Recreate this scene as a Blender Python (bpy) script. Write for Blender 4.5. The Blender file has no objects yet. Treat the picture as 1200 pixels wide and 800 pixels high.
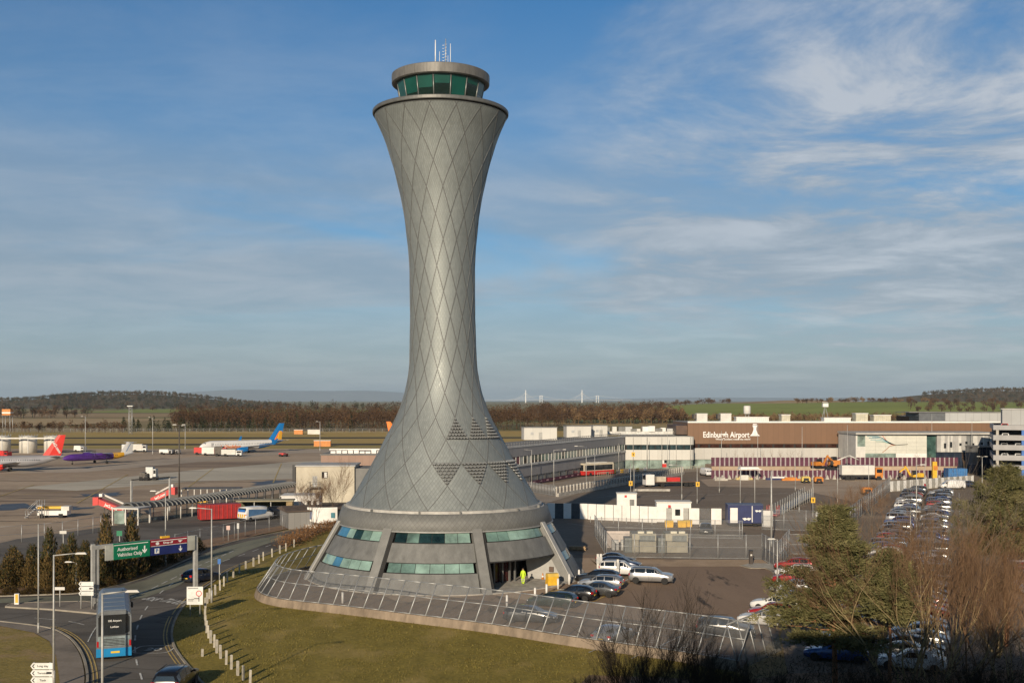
import bpy, bmesh, math, random
from mathutils import Vector, Matrix, noise as mnoise
R = math.radians
PI = math.pi
H, F, YH = 19.5, 1300.0, 469.0      # eye height (m), focal length (px of a 1200 px wide picture), horizon row
SC = bpy.context.scene
COL = SC.collection
random.seed(7)

def G(px, py, z=0.0):
    """where the sight line through a pixel of the survey photo meets the level z"""
    d = (H - z) * F / (py - YH)
    return Vector(((px - 600.0) * d / F, d, z))

def at(px, d, z=0.0):
    return Vector(((px - 600.0) * d / F, d, z))

# ------------------------------------------------------------------ materials
MATS = {}
def mat(name, col, rough=0.6, metal=0.0, var=0.12, scale=1.0, bump=0.0, spec=0.5, col2=None, detail=6, stretch=None, obj_coords=True, alpha=None, coat=0.0, sharp=None):
    if name in MATS: return MATS[name]
    m = bpy.data.materials.new(name); m.use_nodes = True
    nt = m.node_tree; N = nt.nodes; L = nt.links
    b = N['Principled BSDF']; out = N['Material Output']
    b.inputs['Roughness'].default_value = rough
    b.inputs['Metallic'].default_value = metal
    b.inputs['Specular IOR Level'].default_value = spec
    if coat: b.inputs['Coat Weight'].default_value = coat; b.inputs['Coat Roughness'].default_value = 0.08
    tc = N.new('ShaderNodeTexCoord'); mp = N.new('ShaderNodeMapping')
    if obj_coords: L.new(tc.outputs['Object'], mp.inputs['Vector'])
    else:
        ge = N.new('ShaderNodeNewGeometry'); L.new(ge.outputs['Position'], mp.inputs['Vector'])
    s = stretch or (1, 1, 1)
    mp.inputs['Scale'].default_value = (scale * s[0], scale * s[1], scale * s[2])
    nz = N.new('ShaderNodeTexNoise'); nz.inputs['Scale'].default_value = 1.0; nz.inputs['Detail'].default_value = detail; nz.inputs['Roughness'].default_value = 0.62
    L.new(mp.outputs[0], nz.inputs['Vector'])
    cr = N.new('ShaderNodeValToRGB'); e = cr.color_ramp.elements
    if col2 is None:
        c1 = [max(0, c * (1 - var * 1.6)) for c in col]; c2 = [min(1, c * (1 + var * 1.6)) for c in col]
    else: c1, c2 = col, col2
    lo, hi = sharp or (0.32, 0.68)
    e[0].position = lo; e[1].position = hi
    e[0].color = (*c1, 1); e[1].color = (*c2, 1)
    L.new(nz.outputs['Fac'], cr.inputs['Fac']); L.new(cr.outputs['Color'], b.inputs['Base Color'])
    if bump:
        bp = N.new('ShaderNodeBump'); bp.inputs['Strength'].default_value = bump; bp.inputs['Distance'].default_value = 0.05
        L.new(nz.outputs['Fac'], bp.inputs['Height']); L.new(bp.outputs[0], b.inputs['Normal'])
    if alpha is not None:
        tr = N.new('ShaderNodeBsdfTransparent'); mx = N.new('ShaderNodeMixShader'); mx.inputs[0].default_value = alpha
        L.new(tr.outputs[0], mx.inputs[1]); L.new(b.outputs[0], mx.inputs[2]); L.new(mx.outputs[0], out.inputs['Surface'])
    MATS[name] = m
    return m

def nodes_of(m): return m.node_tree.nodes, m.node_tree.links
def math_node(N, L, op, a, b=None, c=None):
    n = N.new('ShaderNodeMath'); n.operation = op
    for i, v in enumerate((a, b, c)):
        if v is None: continue
        if isinstance(v, (int, float)): n.inputs[i].default_value = v
        else: L.new(v, n.inputs[i])
    return n.outputs[0]

# layered ground material: two noise scales plus stains
def ground_mat(name, c_lo, c_hi, scale, c_stain=None, stain_scale=0.05, stain_pos=(0.5, 0.62), stretch=(1, 1, 1), rough=0.9, bump=0.3, fine=8.0, crack=False, rot=0.0, fw=0.3):
    if name in MATS: return MATS[name]
    m = bpy.data.materials.new(name); m.use_nodes = True
    N, L = nodes_of(m); b = N['Principled BSDF']
    b.inputs['Roughness'].default_value = rough; b.inputs['Specular IOR Level'].default_value = 0.25
    ge = N.new('ShaderNodeNewGeometry')
    mp = N.new('ShaderNodeMapping'); mp.inputs['Scale'].default_value = stretch; mp.inputs['Rotation'].default_value = (0, 0, rot)
    L.new(ge.outputs['Position'], mp.inputs['Vector'])
    n1 = N.new('ShaderNodeTexNoise'); n1.inputs['Scale'].default_value = scale; n1.inputs['Detail'].default_value = 8; n1.inputs['Roughness'].default_value = 0.65
    L.new(mp.outputs[0], n1.inputs['Vector'])
    n2 = N.new('ShaderNodeTexNoise'); n2.inputs['Scale'].default_value = fine; n2.inputs['Detail'].default_value = 4
    L.new(ge.outputs['Position'], n2.inputs['Vector'])
    mixf = math_node(N, L, 'ADD', math_node(N, L, 'MULTIPLY', n1.outputs['Fac'], 1 - fw), math_node(N, L, 'MULTIPLY', n2.outputs['Fac'], fw))
    cr = N.new('ShaderNodeValToRGB'); e = cr.color_ramp.elements
    e[0].position = 0.36; e[1].position = 0.64; e[0].color = (*c_lo, 1); e[1].color = (*c_hi, 1)
    L.new(mixf, cr.inputs['Fac']); col = cr.outputs['Color']
    if c_stain:
        n3 = N.new('ShaderNodeTexNoise'); n3.inputs['Scale'].default_value = stain_scale; n3.inputs['Detail'].default_value = 7; n3.inputs['Roughness'].default_value = 0.6
        L.new(mp.outputs[0], n3.inputs['Vector'])
        r3 = N.new('ShaderNodeMapRange'); r3.interpolation_type = 'SMOOTHSTEP'
        r3.inputs['From Min'].default_value = stain_pos[0]; r3.inputs['From Max'].default_value = stain_pos[1]
        L.new(n3.outputs['Fac'], r3.inputs['Value'])
        mx = N.new('ShaderNodeMixRGB'); L.new(r3.outputs[0], mx.inputs['Fac']); L.new(col, mx.inputs['Color1']); mx.inputs['Color2'].default_value = (*c_stain, 1)
        col = mx.outputs['Color']
    if crack:
        vo = N.new('ShaderNodeTexVoronoi'); vo.feature = 'DISTANCE_TO_EDGE'; vo.inputs['Scale'].default_value = 0.22
        L.new(mp.outputs[0], vo.inputs['Vector'])
        lt = math_node(N, L, 'LESS_THAN', vo.outputs['Distance'], 0.012)
        mx = N.new('ShaderNodeMixRGB'); L.new(math_node(N, L, 'MULTIPLY', lt, 0.5), mx.inputs['Fac']); L.new(col, mx.inputs['Color1']); mx.inputs['Color2'].default_value = (c_lo[0] * .4, c_lo[1] * .4, c_lo[2] * .4, 1)
        col = mx.outputs['Color']
    L.new(col, b.inputs['Base Color'])
    if bump:
        bp = N.new('ShaderNodeBump'); bp.inputs['Strength'].default_value = bump; bp.inputs['Distance'].default_value = 0.08
        L.new(mixf, bp.inputs['Height']); L.new(bp.outputs[0], b.inputs['Normal'])
    MATS[name] = m
    return m

def glass_mat(name, col, rough=0.06, metal=0.0, spec=0.9, var=0.2, scale=0.4):
    return mat(name, col, rough, metal, var, scale, spec=spec)

# ------------------------------------------------------------------ mesh builder
class MB:
    def __init__(s): s.v = []; s.f = []; s.m = []; s.uv = None; s.sm = []
    def add(s, vs, fs, mi=0, smooth=False):
        o = len(s.v); s.v.extend(tuple(v) for v in vs)
        for f in fs: s.f.append([i + o for i in f]); s.m.append(mi); s.sm.append(smooth)
        return o
    def box(s, c, size, rz=0.0, mi=0, top=1.0, topx=None):
        hx, hy, hz = size[0] / 2, size[1] / 2, size[2] / 2
        tx = topx if topx is not None else top; ca, sa = math.cos(rz), math.sin(rz)
        vs = []
        for z, kx, ky in ((-hz, 1, 1), (hz, tx, top)):
            for x, y in ((-hx, -hy), (hx, -hy), (hx, hy), (-hx, hy)):
                x2, y2 = x * kx, y * ky
                vs.append((c[0] + x2 * ca - y2 * sa, c[1] + x2 * sa + y2 * ca, c[2] + z))
        s.add(vs, [(3, 2, 1, 0), (4, 5, 6, 7), (0, 1, 5, 4), (1, 2, 6, 5), (2, 3, 7, 6), (3, 0, 4, 7)], mi)
    def bbox(s, x0, x1, y0, y1, z0, z1, mi=0): s.box(((x0 + x1) / 2, (y0 + y1) / 2, (z0 + z1) / 2), (x1 - x0, y1 - y0, z1 - z0), 0, mi)
    def wall(s, a, b, z0, z1, t=0.1, mi=0, off=0.0):
        """upright slab along the ground line a-b; off shifts it sideways (to the right of a->b is +)"""
        a = Vector(a[:2]); b = Vector(b[:2]); d = (b - a); ln = d.length
        if ln < 1e-6: return
        d /= ln; n = Vector((d.y, -d.x)); c = (a + b) / 2 + n * off
        s.box((c.x, c.y, (z0 + z1) / 2), (ln, t, z1 - z0), math.atan2(d.y, d.x), mi)
    def tube(s, a, b, r0, r1=None, n=6, mi=0, cap=True, smooth=True):
        r1 = r0 if r1 is None else r1
        a = Vector(a); b = Vector(b); d = b - a
        if d.length < 1e-6: return
        d.normalize(); u = d.orthogonal().normalized(); w = d.cross(u)
        vs = []
        for p, r in ((a, r0), (b, r1)):
            for i in range(n):
                t = 2 * PI * i / n; vs.append(p + (u * math.cos(t) + w * math.sin(t)) * r)
        fs = [(i, (i + 1) % n, n + (i + 1) % n, n + i) for i in range(n)]
        s.add(vs, fs, mi, smooth)
        if cap: 
            s.add(vs[:n], [tuple(reversed(range(n)))], mi); s.add(vs[n:], [tuple(range(n))], mi)
    def path(s, pts, r, n=6, mi=0):
        for a, b in zip(pts, pts[1:]): s.tube(a, b, r, r, n, mi)
    def lathe(s, prof, c=(0, 0, 0), n=24, mi=0, smooth=True, axis='z', caps=True):
        """prof: list of (radius, height)"""
        vs = []
        for r, h in prof:
            for i in range(n):
                t = 2 * PI * i / n; x, y = r * math.cos(t), r * math.sin(t)
                if axis == 'z': vs.append((c[0] + x, c[1] + y, c[2] + h))
                elif axis == 'y': vs.append((c[0] + x, c[1] + h, c[2] + y))
                else: vs.append((c[0] + h, c[1] + x, c[2] + y))
        fs = []
        for k in range(len(prof) - 1):
            for i in range(n): fs.append((k * n + i, k * n + (i + 1) % n, (k + 1) * n + (i + 1) % n, (k + 1) * n + i))
        s.add(vs, fs, mi, smooth)
        if caps:
            if prof[0][0] > 1e-4: s.add(vs[:n], [tuple(reversed(range(n)))], mi)
            if prof[-1][0] > 1e-4: s.add(vs[-n:], [tuple(range(n))], mi)
    def prism(s, poly, z0, z1, mi=0):
        n = len(poly); vs = [(p[0], p[1], z0) for p in poly] + [(p[0], p[1], z1) for p in poly]
        s.add(vs, [tuple(reversed(range(n))), tuple(range(n, 2 * n))] + [(i, (i + 1) % n, n + (i + 1) % n, n + i) for i in range(n)], mi)
    def extr(s, poly, a, b, mi=0, ax='y'):
        """poly in the x-z plane pushed along y from a to b (ax='y') or in the y-z plane along x"""
        n = len(poly)
        if ax == 'y': vs = [(p[0], a, p[1]) for p in poly] + [(p[0], b, p[1]) for p in poly]
        else: vs = [(a, p[0], p[1]) for p in poly] + [(b, p[0], p[1]) for p in poly]
        s.add(vs, [tuple(reversed(range(n))), tuple(range(n, 2 * n))] + [(i, (i + 1) % n, n + (i + 1) % n, n + i) for i in range(n)], mi)
    def sheet(s, poly, z=0.0, mi=0): s.add([(p[0], p[1], z) for p in poly], [tuple(range(len(poly)))], mi)
    def strip(s, left, right, z, mi=0):
        n = len(left); vs = [(p[0], p[1], z) for p in left] + [(p[0], p[1], z) for p in right]
        s.add(vs, [(i, i + 1, n + i + 1, n + i) for i in range(n - 1)], mi)
    def ball(s, c, r, n=8, k=6, mi=0, sq=(1, 1, 1)):
        prof = []
        vs = []; fs = []
        for j in range(k + 1):
            t = PI * j / k
            for i in range(n):
                p = 2 * PI * i / n
                vs.append((c[0] + r * sq[0] * math.sin(t) * math.cos(p), c[1] + r * sq[1] * math.sin(t) * math.sin(p), c[2] + r * sq[2] * math.cos(t)))
        for j in range(k):
            for i in range(n): fs.append((j * n + i, (j + 1) * n + i, (j + 1) * n + (i + 1) % n, j * n + (i + 1) % n))
        s.add(vs, fs, mi, True)
    def data(s, name, mats):
        me = bpy.data.meshes.new(name); me.from_pydata(s.v, [], s.f)
        for m in (mats if isinstance(mats, (list, tuple)) else [mats]): me.materials.append(m)
        me.polygons.foreach_set('material_index', s.m); me.polygons.foreach_set('use_smooth', s.sm)
        me.update(); return me
    def build(s, name, mats, parent=None, fix=True, label=None):
        me = s.data(name, mats)
        if fix:
            bm = bmesh.new(); bm.from_mesh(me); bmesh.ops.remove_doubles(bm, verts=bm.verts, dist=1e-5); bmesh.ops.recalc_face_normals(bm, faces=bm.faces); bm.to_mesh(me); bm.free()
        o = bpy.data.objects.new(name, me); COL.objects.link(o)
        if parent: o.parent = parent
        if label: o['label'] = label
        return o

def tag(o, label=None, cat=None, group=None, kind=None):
    if label: o['label'] = label
    if cat: o['category'] = cat
    if group: o['group'] = group
    if kind: o['kind'] = kind
    return o
def thing(name, label, cat, loc=(0, 0, 0), rz=0.0, group=None):
    o = bpy.data.objects.new(name, None); COL.objects.link(o); o.empty_display_size = 0.3
    o.location = loc; o.rotation_euler = (0, 0, rz)
    return tag(o, label, cat, group)
def dup(o, loc=None, rz=None, label=None, group=None, scale=None, parent=None):
    c = o.copy(); COL.objects.link(c)
    if parent: c.parent = parent
    for ch in list(o.children): dup(ch, parent=c)
    if loc is not None: c.location = loc
    if rz is not None: c.rotation_euler = (c.rotation_euler[0], c.rotation_euler[1], rz)
    if scale is not None: c.scale = scale if isinstance(scale, (tuple, list)) else (scale,) * 3
    if label: c['label'] = label
    if group: c['group'] = group
    return c
def structure(name, mb, m, fix=True): return tag(mb.build(name, m, fix=fix), kind='structure')

def text_mb(txt, size, depth=0.02, align='CENTER', bold=0.0):
    """lettering as a mesh in its local x-z plane, facing -y"""
    cu = bpy.data.curves.new('letters', 'FONT'); cu.body = txt; cu.size = size; cu.extrude = depth / 2; cu.align_x = align; cu.align_y = 'CENTER'; cu.offset = bold; cu.resolution_u = 3
    o = bpy.data.objects.new('letters', cu); COL.objects.link(o)
    dg = bpy.context.evaluated_depsgraph_get(); me = bpy.data.meshes.new_from_object(o.evaluated_get(dg))
    mb = MB(); mb.add([(v.co.x, -v.co.z, v.co.y) for v in me.vertices], [tuple(p.vertices) for p in me.polygons])
    bpy.data.objects.remove(o); bpy.data.curves.remove(cu); bpy.data.meshes.remove(me)
    return mb
def moved(mb, M):
    r = MB(); r.v = [tuple(M @ Vector(v)) for v in mb.v]; r.f = mb.f; r.m = mb.m; r.sm = mb.sm; return r

def curve_pts(pts, n=8):
    """Catmull-Rom through 2-D points"""
    P = [Vector((p[0], p[1])) for p in pts]; P = [P[0] * 2 - P[1]] + P + [P[-1] * 2 - P[-2]]
    out = []
    for i in range(1, len(P) - 2):
        for k in range(n):
            t = k / n; a, b, c, d = P[i - 1], P[i], P[i + 1], P[i + 2]
            out.append(0.5 * ((2 * b) + (c - a) * t + (2 * a - 5 * b + 4 * c - d) * t * t + (3 * b - a - 3 * c + d) * t ** 3))
    out.append(P[-2]); return out
def offset_line(pts, d):
    out = []
    for i, p in enumerate(pts):
        a = pts[max(0, i - 1)]; b = pts[min(len(pts) - 1, i + 1)]
        t = (Vector((b[0] - a[0], b[1] - a[1]))).normalized(); out.append(Vector((p[0] + t.y * d, p[1] - t.x * d)))
    return out
def resample(pts, step):
    out = [Vector(pts[0][:2])]; acc = 0
    for a, b in zip(pts, pts[1:]):
        a = Vector(a[:2]); b = Vector(b[:2]); ln = (b - a).length; t = step - acc
        while t <= ln: out.append(a.lerp(b, t / ln)); t += step
        acc = ln - (t - step)
    return out
def GP(lst): return [G(*p) for p in lst]

# ------------------------------------------------------------------ common materials
M_STEEL = mat('galvanised_steel', (0.42, 0.43, 0.43), 0.5, 0.5, 0.12, 3)
M_POLE = mat('pole_grey_paint', (0.42, 0.42, 0.40), 0.5, 0.2, 0.12, 2)
M_DARKPOLE = mat('dark_pole_paint', (0.09, 0.08, 0.07), 0.6, 0.2, 0.2, 2)
M_WHITE = mat('white_paint', (0.74, 0.73, 0.70), 0.55, 0, 0.06, 0.8)
M_OFFWHITE = mat('off_white_cladding', (0.60, 0.59, 0.55), 0.6, 0, 0.08, 0.5)
M_BLACK = mat('black_plastic', (0.02, 0.02, 0.022), 0.5, 0, 0.2, 4)
M_RED = mat('red_paint', (0.55, 0.035, 0.03), 0.45, 0, 0.1, 1)
M_YELLOW = mat('yellow_paint', (0.72, 0.42, 0.03), 0.5, 0, 0.1, 2)
M_ORANGE = mat('orange_paint', (0.55, 0.20, 0.03), 0.5, 0, 0.12, 1)
M_BLUE = mat('blue_paint', (0.02, 0.13, 0.42), 0.5, 0, 0.12, 1)
M_NAVY = mat('navy_paint', (0.015, 0.025, 0.10), 0.5, 0, 0.12, 1)
M_GREEN = mat('sign_green', (0.0, 0.17, 0.08), 0.5, 0, 0.05, 1)
M_PURPLE = mat('purple_paint', (0.09, 0.03, 0.24), 0.4, 0, 0.1, 0.6)
M_PLUM = mat('plum_hoarding', (0.085, 0.018, 0.042), 0.6, 0, 0.2, 0.8)
M_CONC = mat('pale_concrete', (0.40, 0.38, 0.34), 0.85, 0, 0.18, 1.2, bump=0.1)
M_RUBBER = mat('tyre_rubber', (0.018, 0.018, 0.018), 0.85, 0, 0.2, 4)
M_RIM = mat('alloy_rim', (0.45, 0.45, 0.46), 0.35, 0.7, 0.08, 3)
M_GLASSDK = glass_mat('dark_glazing', (0.018, 0.022, 0.026))
M_GLASSGR = glass_mat('green_glazing', (0.22, 0.285, 0.255), 0.15, var=0.35, scale=0.5)
M_MESHF = mat('fence_mesh', (0.20, 0.205, 0.21), 0.7, 0.0, 0.1, 2, spec=.1, alpha=0.28)
M_MESHD = mat('dense_fence_mesh', (0.27, 0.275, 0.275), 0.7, 0.0, 0.1, 2, alpha=0.42)
M_TAIL = mat('red_lamp_lens', (0.42, 0.01, 0.012), 0.2, 0, 0.05, 2)
M_LENS = mat('clear_lamp_lens', (0.6, 0.62, 0.64), 0.12, 0.3, 0.05, 2)
M_PLATEY = mat('yellow_number_plate', (0.75, 0.52, 0.04), 0.4, 0, 0.03, 2)
M_PLATEW = mat('white_number_plate', (0.75, 0.75, 0.72), 0.4, 0, 0.03, 2)
# ------------------------------------------------------------------ camera, sun, sky
cd = bpy.data.cameras.new('camera'); cam = bpy.data.objects.new('camera', cd); COL.objects.link(cam)
cam.location = (0, 0, H); cam.rotation_euler = (R(90), 0, 0)
cd.sensor_width = 36; cd.lens = F / 1200 * 36; cd.shift_y = (YH - 400) / 1200; cd.clip_end = 60000; cd.clip_start = 0.5
SC.camera = cam
AZ, EL = 14.5, 17.2
sd = Vector((math.sin(R(AZ)) * math.cos(R(EL)), math.cos(R(AZ)) * math.cos(R(EL)), -math.sin(R(EL))))
sl = bpy.data.lights.new('sun', 'SUN'); sl.energy = 5.0; sl.angle = R(0.53); sl.color = (1.0, 0.83, 0.62)
so = bpy.data.objects.new('sun', sl); COL.objects.link(so); so.rotation_euler = sd.to_track_quat('-Z', 'Y').to_euler()
w = bpy.data.worlds.new('World'); SC.world = w; w.use_nodes = True
N = w.node_tree.nodes; L = w.node_tree.links; bg = N['Background']
sky = N.new('ShaderNodeTexSky'); sky.sky_type = 'NISHITA'; sky.sun_disc = False
sky.sun_elevation = R(EL); sky.sun_rotation = R(180 + AZ); sky.altitude = 40; sky.air_density = 1.0; sky.dust_density = 0.4; sky.ozone_density = 2.5
tc = N.new('ShaderNodeTexCoord'); sp = N.new('ShaderNodeSeparateXYZ'); L.new(tc.outputs['Generated'], sp.inputs[0])
def mn(op, a, b=None, c=None): return math_node(N, L, op, a, b, c)
zz = mn('ADD', mn('MAXIMUM', sp.outputs['Z'], 0.0), 0.10)
cx_ = mn('DIVIDE', sp.outputs['X'], zz); cy_ = mn('DIVIDE', sp.outputs['Y'], zz)
cmb = N.new('ShaderNodeCombineXYZ'); L.new(cx_, cmb.inputs[0]); L.new(cy_, cmb.inputs[1])
def cloud_noise(scale, stretch, det, rough, dist, off):
    mp = N.new('ShaderNodeMapping'); mp.inputs['Scale'].default_value = stretch; mp.inputs['Location'].default_value = off; mp.inputs['Rotation'].default_value = (0, 0, R(-16))
    L.new(cmb.outputs[0], mp.inputs['Vector'])
    n = N.new('ShaderNodeTexNoise'); n.inputs['Scale'].default_value = scale; n.inputs['Detail'].default_value = det; n.inputs['Roughness'].default_value = rough; n.inputs['Distortion'].default_value = dist
    L.new(mp.outputs[0], n.inputs['Vector']); return n.outputs['Fac']
def ramp(v, pts):
    r = N.new('ShaderNodeValToRGB'); e = r.color_ramp.elements; r.color_ramp.interpolation = 'EASE'
    while len(e) < len(pts): e.new(0.5)
    for k, (p, c) in enumerate(pts): e[k].position = p; e[k].color = (c, c, c, 1)
    L.new(v, r.inputs['Fac']); return r.outputs['Color']
el_ = sp.outputs['Z']; ax_ = mn('ADD', mn('MULTIPLY', sp.outputs['X'], 1.0), 0.5)
nA = cloud_noise(0.55, (0.8, 1.0, 1), 9, 0.56, 0.4, (3.1, 0.4, 0))
nB = cloud_noise(1.7, (0.9, 1.0, 1), 12, 0.64, 0.35, (4.3, 7.7, 0))
# veil: wide soft bank low in the sky, thinner towards the zenith
veil = mn('MULTIPLY', ramp(el_, [(0.0, 0.80), (0.04, 0.80), (0.11, 1.0), (0.18, 0.80), (0.25, 0.30), (0.36, 0.05)]), ramp(nA, [(0.28, 0.12), (0.54, 1.0)]))
# wispy cirrus, thickest to the right
cir = mn('MULTIPLY', ramp(ax_, [(0.50, 0.14), (0.64, 0.60), (0.78, 1.0)]), ramp(nB, [(0.36, 0.0), (0.66, 1.0)]))
cir = mn('MULTIPLY', cir, ramp(el_, [(0.0, 0.2), (0.12, 0.7), (0.22, 1.0), (0.5, 0.8)]))
cov = mn('MINIMUM', mn('ADD', mn('MULTIPLY', veil, 0.74), mn('MULTIPLY', cir, 0.72)), 0.86)
cov = mn('MAXIMUM', cov, ramp(el_, [(0.0, 0.80), (0.05, 0.62), (0.11, 0.36), (0.20, 0.0)]))
shade = ramp(nB, [(0.3, 0.0), (0.7, 1.0)])
cc = N.new('ShaderNodeMixRGB'); cc.inputs['Color1'].default_value = (3.15, 3.72, 4.35, 1); cc.inputs['Color2'].default_value = (5.8, 6.1, 6.5, 1)
L.new(mn('MULTIPLY', shade, mn('ADD', 0.35, mn('MULTIPLY', cir, 0.9))), cc.inputs['Fac'])
tint = N.new('ShaderNodeMixRGB'); tint.blend_type = 'MULTIPLY'; tint.inputs['Fac'].default_value = 1.0; tr_ = N.new('ShaderNodeMixRGB'); tr_.inputs['Color1'].default_value = (0.66, 0.80, 0.98, 1); tr_.inputs['Color2'].default_value = (0.30, 0.71, 0.98, 1); L.new(ramp(el_, [(0.0, 0.0), (0.22, 1.0)]), tr_.inputs['Fac']); L.new(tr_.outputs['Color'], tint.inputs['Color2'])
L.new(sky.outputs[0], tint.inputs['Color1'])
mx = N.new('ShaderNodeMixRGB'); L.new(cov, mx.inputs['Fac']); L.new(tint.outputs['Color'], mx.inputs['Color1']); L.new(cc.outputs['Color'], mx.inputs['Color2'])
hi_ = N.new('ShaderNodeMixRGB'); hi_.blend_type = 'MULTIPLY'; hi_.inputs['Fac'].default_value = 1.0; L.new(mx.outputs['Color'], hi_.inputs['Color1']); L.new(ramp(el_, [(0.0, 1.0), (0.36, 1.0), (0.52, 0.5), (1.0, 0.32)]), hi_.inputs['Color2'])
L.new(hi_.outputs['Color'], bg.inputs['Color']); bg.inputs['Strength'].default_value = 0.095
SC.view_settings.view_transform = 'Standard'; SC.view_settings.look = 'None'; SC.view_settings.exposure = 0.0; SC.view_settings.gamma = 1.0
try: SC.view_settings.use_curve_mapping = False
except Exception: pass
SC.render.engine = 'CYCLES'; SC.cycles.use_denoising = True
SC.cycles.max_bounces = 6; SC.cycles.diffuse_bounces = 2; SC.cycles.glossy_bounces = 3; SC.cycles.transparent_max_bounces = 24; SC.cycles.volume_bounces = 0
# ------------------------------------------------------------------ ground, roads, fields, hills
M_FIELD = ground_mat('field_soil_and_grass', (0.22, 0.165, 0.075), (0.36, 0.275, 0.13), 0.004, (0.17, 0.19, 0.06), 0.0016, (0.48, 0.56), (0.5, 1, 1), fine=0.09, bump=0.1)
M_LAWN = ground_mat('winter_lawn', (0.165, 0.132, 0.024), (0.315, 0.245, 0.052), 0.55, (0.37, 0.275, 0.09), 0.22, (0.50, 0.70), (1, 0.6, 1), fine=3.2, bump=1.0, fw=0.5)
M_LAWNDK = ground_mat('worn_lawn', (0.20, 0.16, 0.045), (0.33, 0.25, 0.075), 0.4, (0.32, 0.23, 0.11), 0.3, (0.48, 0.65), (1, 1, 1), fine=3.0, bump=1.0, fw=0.5)
M_AIRGRASS = ground_mat('airfield_grass', (0.36, 0.25, 0.075), (0.52, 0.37, 0.125), 0.02, (0.34, 0.27, 0.09), 0.008, (0.45, 0.6), (0.25, 1, 1), fine=0.2, bump=0.1)
M_APRON = ground_mat('apron_concrete', (0.32, 0.24, 0.17), (0.50, 0.395, 0.285), 0.022, (0.17, 0.125, 0.09), 0.012, (0.50, 0.64), (0.28, 1, 1), fine=0.35, bump=0.05, rot=R(6))
M_APRONLT = ground_mat('pale_apron_concrete', (0.46, 0.42, 0.34), (0.60, 0.55, 0.45), 0.03, (0.36, 0.32, 0.26), 0.02, (0.52, 0.7), (0.2, 1, 1), fine=0.4, bump=0.05)
M_ASPH = ground_mat('road_asphalt', (0.115, 0.105, 0.092), (0.185, 0.168, 0.148), 0.25, (0.095, 0.085, 0.075), 0.09, (0.5, 0.62), (0.4, 1, 1), fine=7.0, bump=0.15, crack=True)
M_ASPHDK = ground_mat('lot_asphalt', (0.165, 0.130, 0.098), (0.26, 0.21, 0.162), 0.06, (0.32, 0.255, 0.195), 0.03, (0.55, 0.72), (0.6, 1, 1), fine=1.5, bump=0.1)
M_STAFF = ground_mat('brown_tarmac', (0.215, 0.152, 0.105), (0.30, 0.215, 0.152), 0.16, (0.055, 0.044, 0.036), 0.30, (0.60, 0.68), (1.0, 0.22, 1), fine=3.0, bump=0.15, rot=R(-42))
M_FORE = ground_mat('forecourt_paving', (0.36, 0.265, 0.18), (0.48, 0.36, 0.255), 0.3, (0.27, 0.205, 0.15), 0.15, (0.55, 0.7), (1, 1, 1), fine=4, bump=0.1)
M_PAVE = ground_mat('footway_tarmac', (0.21, 0.18, 0.15), (0.31, 0.27, 0.23), 0.4, (0.16, 0.14, 0.12), 0.2, (0.5, 0.7), (1, 1, 1), fine=5, bump=0.15)
M_EARTH = ground_mat('bare_earth', (0.20, 0.125, 0.075), (0.32, 0.21, 0.13), 0.3, (0.08, 0.06, 0.035), 0.1, (0.5, 0.65), (1, 1, 1), fine=3, bump=0.8)
M_GRAVEL = ground_mat('site_gravel', (0.34, 0.26, 0.19), (0.50, 0.40, 0.30), 0.08, (0.27, 0.18, 0.12), 0.04, (0.5, 0.65), (0.5, 1, 1), fine=0.8, bump=0.3)
M_KERB = mat('kerb_stone', (0.30, 0.27, 0.22), 0.85, 0, 0.15, 0.7, obj_coords=False)
M_LINEW = mat('road_paint_white', (0.55, 0.55, 0.52), 0.7, 0, 0.25, 1.2, obj_coords=False)
M_LINEY = mat('road_paint_yellow', (0.50, 0.36, 0.12), 0.7, 0, 0.2, 1.2, obj_coords=False)
M_TAXI = ground_mat('taxiway_asphalt', (0.030, 0.027, 0.023), (0.050, 0.044, 0.036), 0.03, fine=0.3, bump=0.02)

def gridsheet(name, x0, x1, y0, y1, z, m):
    mb = MB(); mb.sheet([(x0, y0), (x1, y0), (x1, y1), (x0, y1)], z); return structure(name, mb, m)
gridsheet('ground', -30000, 30000, -300, 36000, 0.0, M_FIELD)

def region(name, pts, z, m, world=False):
    mb = MB(); mb.sheet([(p[0], p[1]) for p in (pts if world else GP(pts))], z); return structure(name, mb, m)
# airfield grass, taxiways, apron
region('airfield_grass', [(-900, 445), (260, 445), (260, 705), (-900, 705)], 0.02, M_AIRGRASS, True)
region('runway', [(-900, 548), (120, 574), (120, 592), (-900, 566)], 0.05, M_TAXI, True)
region('taxiway', [(-900, 472), (120, 486), (120, 502), (-900, 489)], 0.05, M_TAXI, True)
region('apron', [(-460, 140), (-66, 142), (-47, 178), (-35, 228), (-20, 250), (60, 330), (60, 447), (-460, 447)], 0.05, M_APRON, True)
region('apron_slab', [tuple(G(*p)) for p in [(20, 572), (225, 551), (345, 541), (470, 537), (470, 551), (345, 561), (225, 564), (90, 575)]], 0.07, M_APRONLT, True)
region('apron_taxi_strip', [tuple(G(*p)) for p in [(-60, 549), (100, 546), (230, 535), (345, 527), (470, 526), (470, 529), (345, 531), (235, 541), (100, 553), (-60, 557)]], 0.07, ground_mat('grey_apron_concrete', (0.36, 0.30, 0.235), (0.50, 0.425, 0.34), 0.03, fine=0.4, stretch=(0.2, 1, 1), bump=0.05), True)
mb = MB()   # painted stand lines and slab joints on the apron
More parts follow.
